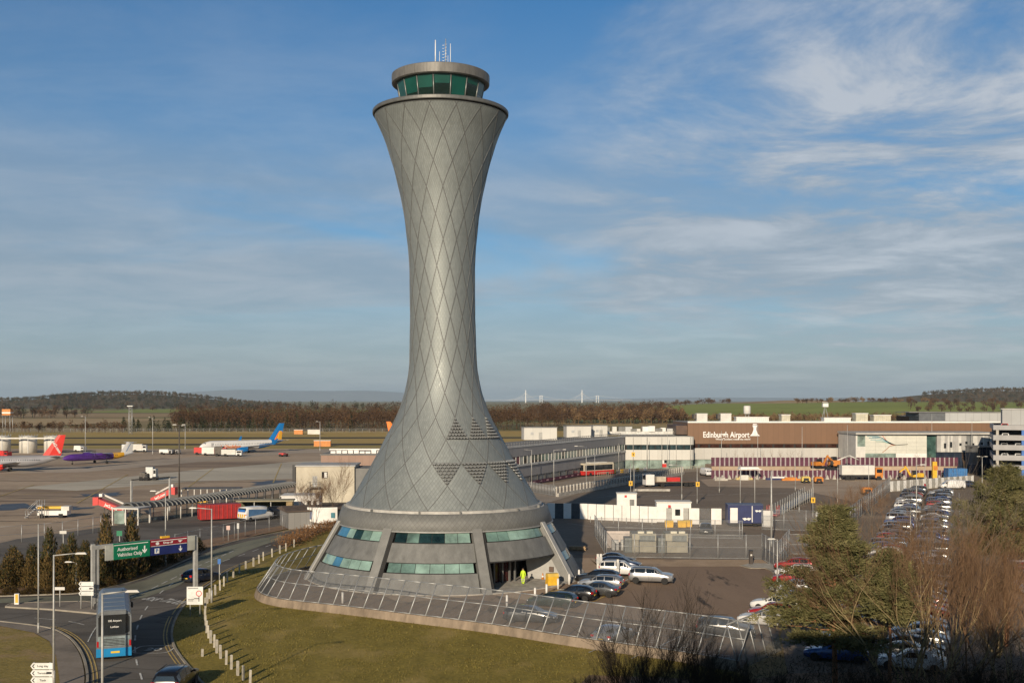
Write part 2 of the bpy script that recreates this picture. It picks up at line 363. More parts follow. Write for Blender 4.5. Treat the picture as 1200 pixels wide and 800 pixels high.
for a, b in [((-60, 585), (240, 566)), ((40, 568), (-40, 595)), ((150, 556), (90, 590)), ((250, 549), (215, 575)), ((330, 543), (320, 566))]:
    p, q = G(*a), G(*b); n = Vector((q.y - p.y, p.x - q.x)).normalized() * 0.15
    mb.sheet([(p.x - n.x, p.y - n.y), (q.x - n.x, q.y - n.y), (q.x + n.x, q.y + n.y), (p.x + n.x, p.y + n.y)], 0.10)
structure('apron_markings', mb, M_LINEY)
mb = MB(); ra_ = random.Random(9)   # rubber tracks and long stains left by aircraft tyres
for _ in range(60):
    x, y, L_, a = ra_.uniform(-230, -20), ra_.uniform(175, 430), ra_.uniform(10, 60), ra_.uniform(-.25, .25); w_ = ra_.uniform(.15, .9); d = Vector((math.cos(a), math.sin(a))); n_ = Vector((-d.y, d.x)); q = Vector((x, y))
    mb.sheet([q, q + d * L_ * .5 - n_ * w_, q + d * L_, q + d * L_ * .5 + n_ * w_ * .4], .09)
structure('tyre_marks', mb, mat('tyre_mark', (.13, .105, .085), .9, 0, .3, .5, obj_coords=False))
M_WET = mat('wet_patch', (0.055, 0.046, 0.038), 0.42, 0, .3, .3, spec=.3, obj_coords=False)
rw_ = random.Random(4)
for (px, py, rx, ry) in [(15, 594, 7, 7), (70, 596, 6, 5), (322, 566, 7, 12), (285, 575, 5, 9), (120, 580, 6, 7)]:
    c = G(px, py); k_ = [rw_.uniform(.45, 1.1) for _ in range(22)]; region('wet_patch', [(c.x + rx * k_[i] * math.cos(2 * PI * i / 22), c.y + ry * k_[i] * math.sin(2 * PI * i / 22)) for i in range(22)], 0.08, M_WET, True)
# service yard behind the road fence
region('service_yard', [(-80, 655), (20, 632), (120, 618), (205, 606), (300, 590), (345, 586), (470, 577), (470, 606), (380, 611), (300, 622), (225, 636), (170, 652), (100, 662), (0, 672)], 0.09, M_ASPH)
# compound between the tower and the terminal
region('compound_lot', [(560, 604), (590, 570), (733, 549), (830, 545), (1160, 548), (1141, 568), (1043, 576), (985, 625), (975, 660), (905, 664), (700, 650), (640, 660), (560, 660)], 0.03, M_ASPHDK)
region('terminal_road', [(600, 612), (600, 577), (733, 548), (830, 545), (830, 551), (735, 560), (640, 590)], 0.06, ground_mat('terminal_road_asphalt', (0.25, 0.215, 0.175), (0.36, 0.31, 0.26), 0.06, fine=1, bump=0.05))
region('gravel_ground', [(820, 562), (900, 557), (1135, 552), (1140, 568), (1043, 576), (1000, 588), (930, 572), (830, 570)], 0.06, M_GRAVEL)
# tower plot: the tarmac inside the leaning fence
FENCE_PX = [(863, 787), (808, 777.5), (773, 772), (674, 758), (588, 744), (530, 736), (470, 728.5), (416, 721.5), (350, 714)]
fence_line = [Vector(G(*p)[:2]) for p in FENCE_PX] + [Vector(p) for p in ((-22.2, 104.9), (-24.3, 107.2), (-25.6, 110.2), (-26.2, 114.5), (-25.6, 119.5), (-23.8, 124.5), (-21.0, 129.5))]
fence_line = curve_pts(fence_line, 6)
plot = [tuple(p) for p in fence_line] + [tuple(G(430, 640)[:2]), tuple(G(560, 652)[:2]), tuple(G(700, 650)[:2]), tuple(G(905, 664)[:2]), tuple(G(925, 700)[:2]), tuple(G(912, 745)[:2])]
region('tower_plot', plot, 0.05, M_STAFF, True)
region('forecourt', [(575, 697), (470, 707), (430, 690), (430, 668), (600, 655), (690, 654), (702, 663), (700, 670), (655, 688), (618, 704)], 0.07, M_FORE)
region('forecourt_strip', [(690, 654), (720, 656), (898, 656), (905, 661), (905, 664), (760, 664), (702, 665)], 0.07, M_FORE)
# far right car park
region('car_park', [(985, 626), (1043, 576.5), (1141, 568.5), (1300, 575), (1500, 640), (1500, 830), (930, 830), (915, 745), (928, 700), (940, 650)], 0.06, M_ASPHDK)
# roads on the left
MAIN_R = [(275, 830), (238, 803), (225, 788), (211, 771), (202, 756), (200, 740), (206, 722), (218, 706), (234, 692), (250, 681), (267, 669), (287, 660), (310, 651), (335, 641), (358, 630), (385, 620), (430, 610), (480, 606)]
MAIN_L = [(95, 830), (104, 800), (101, 775), (92, 757), (78, 744), (55, 735), (0, 728), (-60, 722)]
FAR_L = [(-60, 701), (0, 699), (60, 697), (95, 695), (140, 686), (175, 676), (217, 657), (255, 641), (282, 633), (317, 626), (345, 621), (385, 613), (430, 604), (480, 600)]
mr = curve_pts(GP(MAIN_R), 8); ml = curve_pts(GP(MAIN_L), 8); fl = curve_pts(GP(FAR_L), 8)
road = [tuple(p) for p in mr] + [tuple(p) for p in reversed(fl)] + [tuple(p) for p in reversed(ml)]
region('road', road, 0.02, M_ASPH, True)
lane = [(-60, 703), (0, 701), (60, 699), (95, 697.5), (140, 688.5), (175, 678.5), (217, 659), (255, 643), (290, 634), (330, 626), (330, 631), (290, 645), (255, 661), (205, 688), (170, 700), (120, 705), (40, 706), (-60, 707)]
region('bus_lane', lane, 0.035, ground_mat('green_grey_lane_surface', (0.175, 0.180, 0.135), (0.25, 0.25, 0.19), 0.3, (0.14, 0.14, 0.11), 0.1, (0.5, 0.65), (1, 0.3, 1), fine=6, bump=0.1))
region('lawn', [tuple(p) for p in reversed(mr)] + [tuple(G(330, 840)[:2]), tuple(G(760, 860)[:2]), tuple(G(900, 812)[:2])] + [tuple(p) for p in fence_line] + [tuple(G(430, 640)[:2])], 0.03, M_LAWN, True)
region('roundabout_lawn', [(-80, 733), (0, 734), (40, 742), (58, 752), (66, 770), (70, 800), (70, 840), (-80, 840)], 0.06, M_LAWNDK)
region('footway', [tuple(p) for p in offset_line(ml, -0.3)] + [tuple(G(*p)[:2]) for p in [(-80, 733), (0, 734), (40, 742), (58, 752), (66, 770), (70, 800), (70, 832)]], 0.09, M_PAVE, True)
isl = [(7, 711.5), (60, 714.5), (114, 719.5), (122, 714), (118, 708), (100, 705.5), (40, 706.8), (12, 708.5)]
mb = MB(); mb.prism([tuple(p) for p in GP(isl)], 0.0, 0.13); structure('traffic_island_pavement', mb, M_PAVE)
region('planting_bed', [(-80, 699), (0, 697), (95, 693), (140, 684), (175, 674), (217, 655), (255, 640), (300, 628), (380, 611), (380, 609), (300, 621), (225, 636), (170, 652), (100, 662), (0, 672), (-80, 672)], 0.11, M_EARTH)
# kerbs
def kerb(name, pts, off, w=0.18, h=0.12, m=None):
    o = offset_line(pts, off); a = offset_line(o, -w / 2); b = offset_line(o, w / 2); mb = MB()
    n = len(o); vs = [(p[0], p[1], 0.0) for p in a] + [(p[0], p[1], h) for p in a] + [(p[0], p[1], h) for p in b] + [(p[0], p[1], 0.0) for p in b]
    fs = []
    for i in range(n - 1):
        for k in range(3): fs.append((k * n + i, k * n + i + 1, (k + 1) * n + i + 1, (k + 1) * n + i))
    mb.add(vs, fs); return structure(name, mb, m or M_KERB)
kerb('kerb', mr, 0.1); kerb('kerb', ml, -0.1); kerb('kerb', fl, -0.1)
kerb('kerb', [Vector(p[:2]) for p in GP(isl + isl[:1])], 0.05, 0.2, 0.16)
def ribbon(mb, pts, off, w, z, mi=0):
    o = offset_line(pts, off); mb.strip(offset_line(o, -w / 2), offset_line(o, w / 2), z, mi)
mb = MB(); k0 = [p for p in mr if p[1] < 101]; k1 = [p for p in ml if p[0] > -40]
for off in (-0.30, -0.55): ribbon(mb, k0, off, 0.10, 0.045)
for off in (0.30, 0.55): ribbon(mb, k1, off, 0.10, 0.045)
ribbon(mb, [p for p in mr if 101 < p[1] < 150], -0.4, 0.12, 0.045)
structure('yellow_lines', mb, M_LINEY)
mb = MB()
def dashes(px, on, gap, w, z=0.045, mi=0):
    pts = resample(curve_pts(GP(px), 10), 0.25); s = 0.0; i = 0; n_on = int(on / 0.25); n_gap = int(gap / 0.25)
    while i + n_on < len(pts): ribbon(mb, pts[i:i + n_on + 1], 0, w, z, mi); i += n_on + n_gap
dashes([(170, 815), (166, 795), (160, 775), (158, 752), (161, 735), (168, 718), (182, 700), (203, 683), (215, 676), (240, 665), (290, 648), (330, 634)], 2, 2.6, 0.13)
dashes([(103, 752), (108, 742), (114, 733), (122, 722)], 7, 1, 0.10)
dashes([(40, 724), (80, 728), (110, 735)], 2.5, 1.5, 0.10)
dashes([(120, 708), (150, 701), (175, 691), (200, 679), (235, 662), (275, 645)], 2, 1.2, 0.13)
# lettering painted on the carriageway, stretched along the lane
def road_text(txt, px, size, stretch, rz):
    c = G(*px); t = text_mb(txt, size, 0.002, bold=0.02)
    M = Matrix.Translation((c.x, c.y, 0.05)) @ Matrix.Rotation(rz, 4, 'Z') @ Matrix.Diagonal((1, stretch, 1, 1)) @ Matrix.Rotation(R(-90), 4, 'X')
    t2 = moved(t, M); mb.add(t2.v, t2.f)
road_text('TAXIS', (203, 705), 1.2, 1.8, R(-38)); road_text('BUS', (178, 702), 1.1, 1.8, R(-38))
road_text('20', (180, 761), 1.3, 1.0, R(-4))
c = G(180, 761); ring = [Vector((c.x + 1.45 * math.copysign(abs(math.cos(t)) ** .5, math.cos(t)), c.y + 1.3 * math.copysign(abs(math.sin(t)) ** .5, math.sin(t)))) for t in [2 * PI * i / 40 for i in range(41)]]
ribbon(mb, ring, 0, 0.14, 0.05)
# parking bay lines
def line(a, b, w=0.10, z=0.075, target=None):
    p, q = Vector(a[:2]), Vector(b[:2]); ribbon(target or mb, [p, q], 0, w, z)
for a, b in [((716, 690), (740, 677)), ((662, 716), (700, 700)), ((690, 765), (760, 736)), ((740, 772), (800, 745))]: line(G(*a), G(*b))
for k in range(9):
    a = G(665 + 24 * k, 613 + 0.4 * k); line(a, a + Vector((3.4, -4.6, 0)), 0.09, 0.055)
mb2y = MB()
for a, b in [((723, 690), (738, 683)), ((700, 703), (720, 693)), ((690, 708), (712, 698))]: line(G(*a), G(*b), 0.1, 0.08, mb2y)
for r in range(3):
    for k in range(12):
        a = G(690 + 26 * k + 8 * r, 600 - 17 * r - 0.5 * k); line(a, a + Vector((4.5, 4.2, 0)), 0.12, 0.055)
# the far right car park: aisle arrows and the dashed lane line
ux = Vector((0.372, 0.928)); vx = Vector((0.928, -0.372))
p0 = Vector(G(1124, 578)[:2])
for k in range(28):
    s = p0 - ux * (k * 5.0); line(s, s - ux * 2.6, 0.16, 0.075)
structure('road_markings', mb, M_LINEW); structure('yellow_bay_lines', mb2y, M_LINEY)
# hatch pattern in the fence corner
mb = MB()
for k in range(6):
    a = G(735 + 20 * k, 748 + 4.2 * k); line(a, a + Vector((2.4, -1.2, 0)), 0.09, 0.075, mb); line(a, a + Vector((-0.6, -2.6, 0)), 0.09, 0.077, mb)
structure('hatch_markings', mb, M_LINEW)
# low concrete kerb island at the right of the tower plot
cu = curve_pts(GP([(868, 663), (880, 666), (900, 667), (910, 676), (917, 690), (918, 705), (912, 722)]), 8); kerb('kerb', cu, 0, 0.3, 0.14)
region('kerb_island_paving', [(868, 663), (880, 666), (900, 667), (909, 671), (905, 661), (880, 660)], 0.10, M_CONC)

# ------------------------------------------------------------------ terrain beyond the airfield
def smooth(t): t = max(0.0, min(1.0, t)); return t * t * (3 - 2 * t)
def terrain(name, x0, x1, y0, y1, nx, ny, hf, m):
    mb = MB(); vs = []; fs = []
    for j in range(ny + 1):
        for i in range(nx + 1):
            x = x0 + (x1 - x0) * i / nx; y = y0 + (y1 - y0) * j / ny; vs.append((x, y, hf(x, y)))
    for j in range(ny):
        for i in range(nx): a = j * (nx + 1) + i; fs.append((a, a + 1, a + nx + 2, a + nx + 1))
    mb.add(vs, fs, 0, True); return structure(name, mb, m, fix=False)
M_GREENF = ground_mat('green_winter_crop', (0.20, 0.235, 0.040), (0.31, 0.35, 0.070), 0.004, (0.34, 0.28, 0.10), 0.003, (0.56, 0.7), (0.3, 1, 1), fine=0.05, bump=0.05)
M_TANF = ground_mat('tan_stubble_field', (0.32, 0.22, 0.11), (0.46, 0.33, 0.18), 0.006, (0.19, 0.14, 0.07), 0.004, (0.5, 0.6), (0.3, 1, 1), fine=0.05, bump=0.05)
M_HILL = ground_mat('wooded_hill_ground', (0.10, 0.085, 0.05), (0.16, 0.13, 0.08), 0.01, fine=0.06, bump=0.2)
M_FARHILL = ground_mat('far_hill_heather', (0.16, 0.15, 0.13), (0.26, 0.25, 0.22), 0.001, fine=0.004, bump=0.0)
def h_right(x, y):     # the farmland rising to the right of the tower
    px = 600 + x / y * F
    rise = smooth((y - 1000) / 900) * smooth((px - 690) / 160) * (14.0 + 2.5 * smooth((px - 880) / 150))
    return -0.4 + rise + 0.4 * math.sin(x * .009) * math.sin(y * .006)
terrain('green_field', 60, 1500, 900, 2300, 60, 40, h_right, M_GREENF)
def bump(x, y, cx, cy, rx, ry, h):
    d = ((x - cx) / rx) ** 2 + ((y - cy) / ry) ** 2; return h * max(0.0, 1 - d) ** 1.4 if d < 1 else 0.0
def h_brown(x, y): return -2 + bump(x, y, 760, 2450, 430, 380, 17) + bump(x, y, 560, 2500, 260, 300, 9) * .9 + 1.2 * mnoise.noise((x * .008, y * .008, 0))
terrain('brown_hill', 200, 1300, 2080, 2850, 70, 36, h_brown, M_TANF)
def h_wood(x, y): return -2 + bump(x, y, 1380, 3150, 520, 500, 47) + 2 * mnoise.noise((x * .006, y * .006, 3))
terrain('right_hill', 860, 2000, 2660, 3650, 60, 40, h_wood, M_HILL)
def h_left(x, y): return -2 + bump(x, y, -1080, 3000, 560, 420, 25) + bump(x, y, -1010, 3050, 300, 320, 13) + bump(x, y, -2000, 3100, 900, 500, 15) + 2 * mnoise.noise((x * .004, y * .004, 7))
terrain('left_hill', -2900, -150, 2580, 3600, 90, 34, h_left, M_HILL)
K_ = 2.6
def h_far(x, y):
    x, y = x / K_, y / K_
    return K_ * (-3 + bump(x, y, -2350, 12600, 1900, 1200, 92) + bump(x, y, -1450, 12500, 1100, 900, 48) + bump(x, y, -3500, 12700, 1500, 1000, 66) + bump(x, y, 2400, 12700, 2600, 1000, 42) + bump(x, y, 5600, 12600, 2600, 1000, 46) + 5 * mnoise.noise((x * .0012, y * .0012, 1)))
terrain('distant_hills', -9000 * K_, 9000 * K_, 11300 * K_, 13600 * K_, 150, 24, h_far, M_FARHILL)
# patches of different crops lie a little above the sheet
region('stubble_field', [(-2600, 1300), (-420, 1250), (-380, 1700), (-2600, 2000)], 0.3, M_TANF, True)
region('ploughed_field', [(-2300, 850), (-350, 820), (-330, 1180), (-2300, 1230)], 0.3, ground_mat('pale_stubble', (0.36, 0.26, 0.13), (0.50, 0.37, 0.20), 0.01, fine=0.05, stretch=(.3, 1, 1), bump=0), True)
region('pasture', [(-700, 1760), (-250, 1700), (-240, 2300), (-800, 2400)], 0.3, M_GREENF, True)
region('rough_grass_field', [(10, 740), (280, 740), (360, 960), (10, 960)], 0.3, ground_mat('rough_grass', (0.34, 0.25, 0.105), (0.48, 0.36, 0.17), 0.01, (0.24, 0.22, 0.085), 0.006, (0.5, 0.6), fine=0.05, stretch=(.3, 1, 1), bump=0), True)
# ------------------------------------------------------------------ the control tower
TX, TY = -7.85, 126.0
def lean(z): return -0.0095 * z + 0.25
M_ZINC = bpy.data.materials.new('zinc_shingles'); M_ZINC.use_nodes = True
def make_zinc(m, sub=9.0, base=(0.252, 0.276, 0.272), metal=0.42, r0=0.50):
    N, L = nodes_of(m); b = N['Principled BSDF']
    mth = lambda op, a, c=None, d=None: math_node(N, L, op, a, c, d)
    uv = N.new('ShaderNodeUVMap'); sx = N.new('ShaderNodeSeparateXYZ'); L.new(uv.outputs[0], sx.inputs[0])
    a = mth('ADD', mth('MULTIPLY', sx.outputs[0], 16.0), mth('MULTIPLY', sx.outputs[1], 0.5))
    c = mth('SUBTRACT', mth('MULTIPLY', sx.outputs[0], 16.0), mth('MULTIPLY', sx.outputs[1], 0.5))
    a9, c9 = mth('MULTIPLY', a, sub), mth('MULTIPLY', c, sub)
    fa, fc = mth('FRACT', a9), mth('FRACT', c9)
    cm = N.new('ShaderNodeCombineXYZ'); L.new(mth('FLOOR', a9), cm.inputs[0]); L.new(mth('FLOOR', c9), cm.inputs[1])
    wn = N.new('ShaderNodeTexWhiteNoise'); wn.noise_dimensions = '2D'; L.new(cm.outputs[0], wn.inputs['Vector'])
    cm2 = N.new('ShaderNodeCombineXYZ'); L.new(mth('FLOOR', a), cm2.inputs[0]); L.new(mth('FLOOR', c), cm2.inputs[1])
    wn2 = N.new('ShaderNodeTexWhiteNoise'); wn2.noise_dimensions = '2D'; L.new(cm2.outputs[0], wn2.inputs['Vector'])
    tc = N.new('ShaderNodeTexCoord'); nz = N.new('ShaderNodeTexNoise'); nz.inputs['Scale'].default_value = 0.35; nz.inputs['Detail'].default_value = 8; L.new(tc.outputs['Object'], nz.inputs['Vector'])
    v = mth('ADD', mth('ADD', mth('MULTIPLY', wn.outputs['Value'], 0.14), mth('MULTIPLY', wn2.outputs['Value'], 0.11)), mth('MULTIPLY', nz.outputs['Fac'], 0.14))
    v = mth('ADD', v, 0.80)
    edge = mth('MAXIMUM', mth('LESS_THAN', fa, 0.09), mth('LESS_THAN', fc, 0.13))
    v = mth('MULTIPLY', v, mth('SUBTRACT', 1.0, mth('MULTIPLY', edge, 0.24)))
    col = N.new('ShaderNodeMixRGB'); col.blend_type = 'MULTIPLY'; col.inputs['Fac'].default_value = 1; col.inputs['Color1'].default_value = (*base, 1)
    cmb3 = N.new('ShaderNodeCombineXYZ'); [L.new(v, cmb3.inputs[i]) for i in range(3)]; L.new(cmb3.outputs[0], col.inputs['Color2'])
    L.new(col.outputs[0], b.inputs['Base Color'])
    b.inputs['Metallic'].default_value = metal
    L.new(mth('ADD', mth('MULTIPLY', wn.outputs['Value'], 0.10), r0), b.inputs['Roughness'])
    bp = N.new('ShaderNodeBump'); bp.inputs['Strength'].default_value = 0.35; bp.inputs['Distance'].default_value = 0.03
    L.new(mth('ADD', mth('MULTIPLY', edge, -0.8), mth('MULTIPLY', fa, 0.7)), bp.inputs['Height']); L.new(bp.outputs[0], b.inputs['Normal'])
make_zinc(M_ZINC)
M_SEAM = mat('seam_flashing', (0.13, 0.136, 0.136), 0.6, 0.2, 0.1, 2)
M_ZPAN = mat('zinc_panel', (0.165, 0.168, 0.162), 0.58, 0.15, 0.14, 1.4, stretch=(1, 1, .25))
M_ZPIER = mat('pier_metal', (0.225, 0.226, 0.215), 0.58, 0.15, 0.1, 0.8)
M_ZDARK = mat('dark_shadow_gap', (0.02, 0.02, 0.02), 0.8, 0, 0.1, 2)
M_CABGL = mat('cab_glazing', (0.002, 0.014, 0.013), 0.05, 0, 0.3, 0.3, spec=0.8)
M_CABBL = mat('cab_blind', (0.004, 0.062, 0.048), 0.3, 0, 0.1, 0.6)
M_ROOFB = mat('cab_roof_band', (0.158, 0.153, 0.142), 0.55, 0.25, 0.16, 1.2, stretch=(1, 1, .4))

node_y = [598, 569, 543, 515, 489, 460, 432, 402.5, 370, 341, 311, 280, 250.3, 218, 187.3, 154, 121.4]
PR = [(8.0, 10.75), (9.2, 9.98), (10.6, 9.15), (13.1, 7.75), (15.6, 6.42), (18.2, 5.15), (20.4, 4.36), (22.8, 3.92), (25.2, 3.76), (30.0, 3.68), (33.0, 3.69), (35.9, 3.77), (37.8, 3.94), (41.7, 4.45), (44.35, 5.03), (46.8, 5.68), (49.15, 6.42), (51.55, 7.50)]
_cp = curve_pts([(z, r) for z, r in PR], 8)
def rad(z):
    for a, b in zip(_cp, _cp[1:]):
        if a[0] <= z <= b[0]: return a[1] + (b[1] - a[1]) * (z - a[0]) / max(1e-6, b[0] - a[0])
    return _cp[0][1] if z < _cp[0][0] else _cp[-1][1]
def z_at_row(y):
    z = 30.0
    for _ in range(30): z = H + (YH - y) * (TY - rad(z)) / F
    return z
node_z = [z_at_row(y) for y in node_y]
def phase(z):
    if z <= node_z[0]: return (z - node_z[0]) / (node_z[1] - node_z[0])
    for i in range(16):
        if node_z[i] <= z <= node_z[i + 1]: return i + (z - node_z[i]) / (node_z[i + 1] - node_z[i])
    return 16 + (z - node_z[16]) / (node_z[16] - node_z[15])
TH0 = R(-5.8)
def tp(th, z, r=None, dr=0.0):
    r = (rad(z) if r is None else r) + dr
    return (TX + lean(z) + r * math.sin(th), TY - r * math.cos(th), z)
tower = thing('control_tower', 'tall grey hourglass control tower clad in diamond shingles with green glass cab', 'control tower', (0, 0, 0))
# shaft
nth, nz_ = 128, 96
me = bpy.data.meshes.new('shaft_cladding'); vs = []; fs = []
zs = [8.0 + (51.55 - 8.0) * k / nz_ for k in range(nz_ + 1)]
for z in zs:
    for i in range(nth): vs.append(tp(TH0 + 2 * PI * i / nth, z))
for k in range(nz_):
    for i in range(nth): fs.append((k * nth + i, k * nth + (i + 1) % nth, (k + 1) * nth + (i + 1) % nth, (k + 1) * nth + i))
me.from_pydata(vs, [], fs); uvl = me.uv_layers.new(name='UVMap')
li = 0
for k in range(nz_):
    for i in range(nth):
        for (ii, kk) in ((i, k), (i + 1, k), (i + 1, k + 1), (i, k + 1)):
            uvl.data[li].uv = (ii / nth, phase(zs[kk])); li += 1
me.polygons.foreach_set('use_smooth', [True] * len(me.polygons)); me.materials.append(M_ZINC); me.update()
shaft = bpy.data.objects.new('shaft_cladding', me); COL.objects.link(shaft); shaft.parent = tower
# the raised seams, two families of helices
mb = MB(); st = R(11.25)
for fam in (1, -1):
    for j in range(16):
        line_ = []
        for k in range(97):
            z = 8.0 + 43.5 * k / 96; th = TH0 + R(22.5) * j + fam * st * phase(z); line_.append((th, z))
        n = len(line_); hw = 0.042; vs = []
        for th, z in line_:
            r = rad(z); dth = hw / r * 1.25
            vs += [tp(th - dth, z, r, 0.004), tp(th - dth * .8, z, r, 0.035), tp(th + dth * .8, z, r, 0.035), tp(th + dth, z, r, 0.004)]
        fs = []
        for i in range(n - 1):
            for q in range(3): a = i * 4 + q; fs.append((a, a + 1, a + 5, a + 4))
        mb.add(vs, fs)
sm = mb.build('seam_strip', M_SEAM, tower, fix=False)
# open scale patches (vents) in some diamonds
def louvre_patch(j, row0, upward):
    """triangular half of a diamond filled with rows of lifted scales"""
    mb = MB(); rows = 7
    for r in range(rows):
        t = (r + 0.5) / rows
        s = row0 + (t if upward else t)        # seam phase
        width = (1 - t) if upward else t
        z0 = z_of_phase(row0 + r / rows); z1 = z_of_phase(row0 + (r + 1) / rows)
        thc = TH0 + R(22.5) * j; half = R(11.25) * width
        n = rows - r if upward else r + 1
        for q in range(n):
            c = thc - half + 2 * half * (q + 0.5) / n; dh = half / n * 0.84
            # a tilted scale standing proud with a dark mouth under it
            a, b = tp(c - dh, z1, None, 0.03), tp(c + dh, z1, None, 0.03)
            zl = z0 + (z1 - z0) * 0.52
            c0, d0 = tp(c - dh * .8, zl, None, 0.26), tp(c + dh * .8, zl, None, 0.26)
            e = tp(c, z0 + (z1 - z0) * 0.22, None, 0.30)
            a2, b2 = tp(c - dh, zl, None, 0.02), tp(c + dh, zl, None, 0.02); e2 = tp(c, z0 + (z1 - z0) * 0.05, None, 0.02)
            mb.add([a, b, d0, e, c0], [(0, 4, 3, 2, 1)], 0)
            mb.add([a, c0, a2], [(0, 1, 2)], 0); mb.add([b, d0, b2], [(0, 2, 1)], 0)
            mb.add([c0, e, e2, a2], [(0, 1, 2, 3)], 1); mb.add([e, d0, b2, e2], [(0, 1, 2, 3)], 1)
            f0, f1 = tp(c - dh, z0, None, 0.012), tp(c + dh, z0, None, 0.012); f2, f3 = tp(c + dh, zl, None, 0.012), tp(c - dh, zl, None, 0.012)
            mb.add([f0, f1, f2, f3], [(0, 1, 2, 3)], 1)
    return mb.build('vent_scales', [mat('vent_scale_metal', (.30, .31, .305), .55, .2, .1, 2), mat('vent_mouth', (.05, .05, .05), .8, 0, .1, 2)], tower, fix=False)
def z_of_phase(s):
    i = max(0, min(15, int(s))); return node_z[i] + (node_z[i + 1] - node_z[i]) * (s - i)
# row of upward triangles: phase 3..4 (wide at 3, apex at 4); row of downward triangles: phase 1..2 (apex at 1, wide at 2)
for j in (1, 2, 3): louvre_patch(j, 3.0, True)
for j in (0.5, 1.5, 2.5, 3.5): louvre_patch(j, 1.05, False)
# head of the shaft: dark gap, rim slab
def ring(name, prof, m, n=96, smooth=True, lz=None):
    mb = MB(); mb.lathe(prof, (TX + lean(prof[0][1] if lz is None else lz), TY, 0), n, 0, smooth); o = mb.build(name, m, tower, fix=True); return o
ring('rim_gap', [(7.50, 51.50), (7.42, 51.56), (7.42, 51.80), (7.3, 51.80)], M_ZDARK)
o = ring('rim_slab', [(7.44, 51.74), (7.66, 51.74), (7.70, 51.82), (7.70, 52.10), (7.62, 52.18), (4.4, 52.25)], mat('rim_metal', (0.135, 0.137, 0.132), 0.5, 0.3, 0.1, 1), smooth=False)
# visual control room: 16 panes, mullions, blinds
cabx = TX + lean(52)
def cp(th, z, r): return (cabx + r * math.sin(th), TY - r * math.cos(th), z)
ZB, ZT, RB, RT = 52.2, 55.25, 4.38, 5.02
for i in range(16):
    t0, t1 = TH0 + R(22.5) * i, TH0 + R(22.5) * (i + 1); g = R(0.5); mb = MB()
    o0 = [cp(t0 + g, ZB, RB), cp(t1 - g, ZB, RB), cp(t1 - g, ZT, RT), cp(t0 + g, ZT, RT)]
    i0 = [cp(t0 + g, ZB, RB - .06), cp(t1 - g, ZB, RB - .06), cp(t1 - g, ZT, RT - .06), cp(t0 + g, ZT, RT - .06)]
    mb.add(o0 + i0, [(0, 1, 2, 3), (7, 6, 5, 4), (0, 4, 5, 1), (1, 5, 6, 2), (2, 6, 7, 3), (3, 7, 4, 0)])
    p = mb.build('window_pane', M_CABGL, tower)
    drop = (0.42, 0.5, 0.5, 0.72, 0.5, 0.2, 0.9, 0.6)[i % 8]
    if i in (0, 1, 15, 14, 2, 13, 3):
        k = {15: .48, 0: .35, 14: .60, 1: .72, 2: .25, 13: .8, 3: .5}[i]; mb = MB(); zl = ZT - (ZT - ZB) * k; rl = RT - (RT - RB) * k
        q = [cp(t0 + g * 3, zl, rl + .012), cp(t1 - g * 3, zl, rl + .012), cp(t1 - g * 3, ZT - .05, RT + .010), cp(t0 + g * 3, ZT - .05, RT + .010)]
        q2 = [cp(t0 + g * 3, zl, rl + .004), cp(t1 - g * 3, zl, rl + .004), cp(t1 - g * 3, ZT - .05, RT + .003), cp(t0 + g * 3, ZT - .05, RT + .003)]
        mb.add(q + q2, [(0, 1, 2, 3), (7, 6, 5, 4), (0, 4, 5, 1), (1, 5, 6, 2), (2, 6, 7, 3), (3, 7, 4, 0)]); mb.build('blind', M_CABBL, p)
    mb = MB(); mb.tube(cp(t0, ZB - .05, RB + .03), cp(t0, ZT + .1, RT + .03), 0.075, 0.075, 6); mb.build('mullion', mat('mullion_metal', (0.20, 0.21, 0.20), 0.4, 0.5, 0.1, 2), tower)
ring('cab_sill', [(4.2, 52.12), (4.5, 52.12), (4.5, 52.24), (4.2, 52.24)], M_ZPIER, 64, False, 52)
rf = ring('roof', [(4.9, 55.18), (5.36, 55.14), (5.52, 55.24), (5.54, 56.22), (5.42, 56.30), (4.9, 56.36), (2.5, 56.62), (0.0, 56.70)], M_ROOFB, 96, False, 52)
for i in range(24): mb = MB(); mb.tube(cp(R(15) * i + .05, 55.26, 5.545), cp(R(15) * i + .05, 56.20, 5.555), 0.012, 0.012, 4); mb.build('roof_joint', M_SEAM, rf)
# aerials
for (dx, dy, z1, r, white) in [(-0.75, -.5, 59.9, 0.075, 1), (-0.35, .4, 58.9, 0.035, 1), (0.35, .5, 60.35, 0.06, 0), (0.12, -.3, 57.4, .05, 1), (0.62, .2, 58.4, .03, 1), (0.92, -.2, 59.6, 0.045, 1), (0.05, .9, 57.3, .04, 0)]:
    mb = MB(); x, y = cabx + 0.25 + dx, TY - 1.0 + dy; mb.tube((x, y, 56.55), (x, y, 57.0), r * 1.8, r * 1.8, 8); mb.tube((x, y, 57.0), (x, y, z1), r, r * .7, 8)
    an_ = mb.build('antenna', mat('white_aerial', (0.75, 0.76, 0.78), 0.4, 0, 0.04, 2) if white else M_STEEL, tower)
    for k in range(0 if white else 8): mb = MB(); mb.box((x, y, 57.3 + k * .35), (0.22, 0.03, 0.03)); mb.build('rung', M_STEEL, an_)
mb = MB(); mb.box((cabx + 1.05, TY - 1.3, 56.85), (0.7, 0.5, 0.45), 0.2); mb.tube((cabx + 1.0, TY - 1.5, 56.9), (cabx + 1.35, TY - 1.6, 57.35), .09, .04, 6); mb.build('roof_equipment', M_ZPIER, tower)
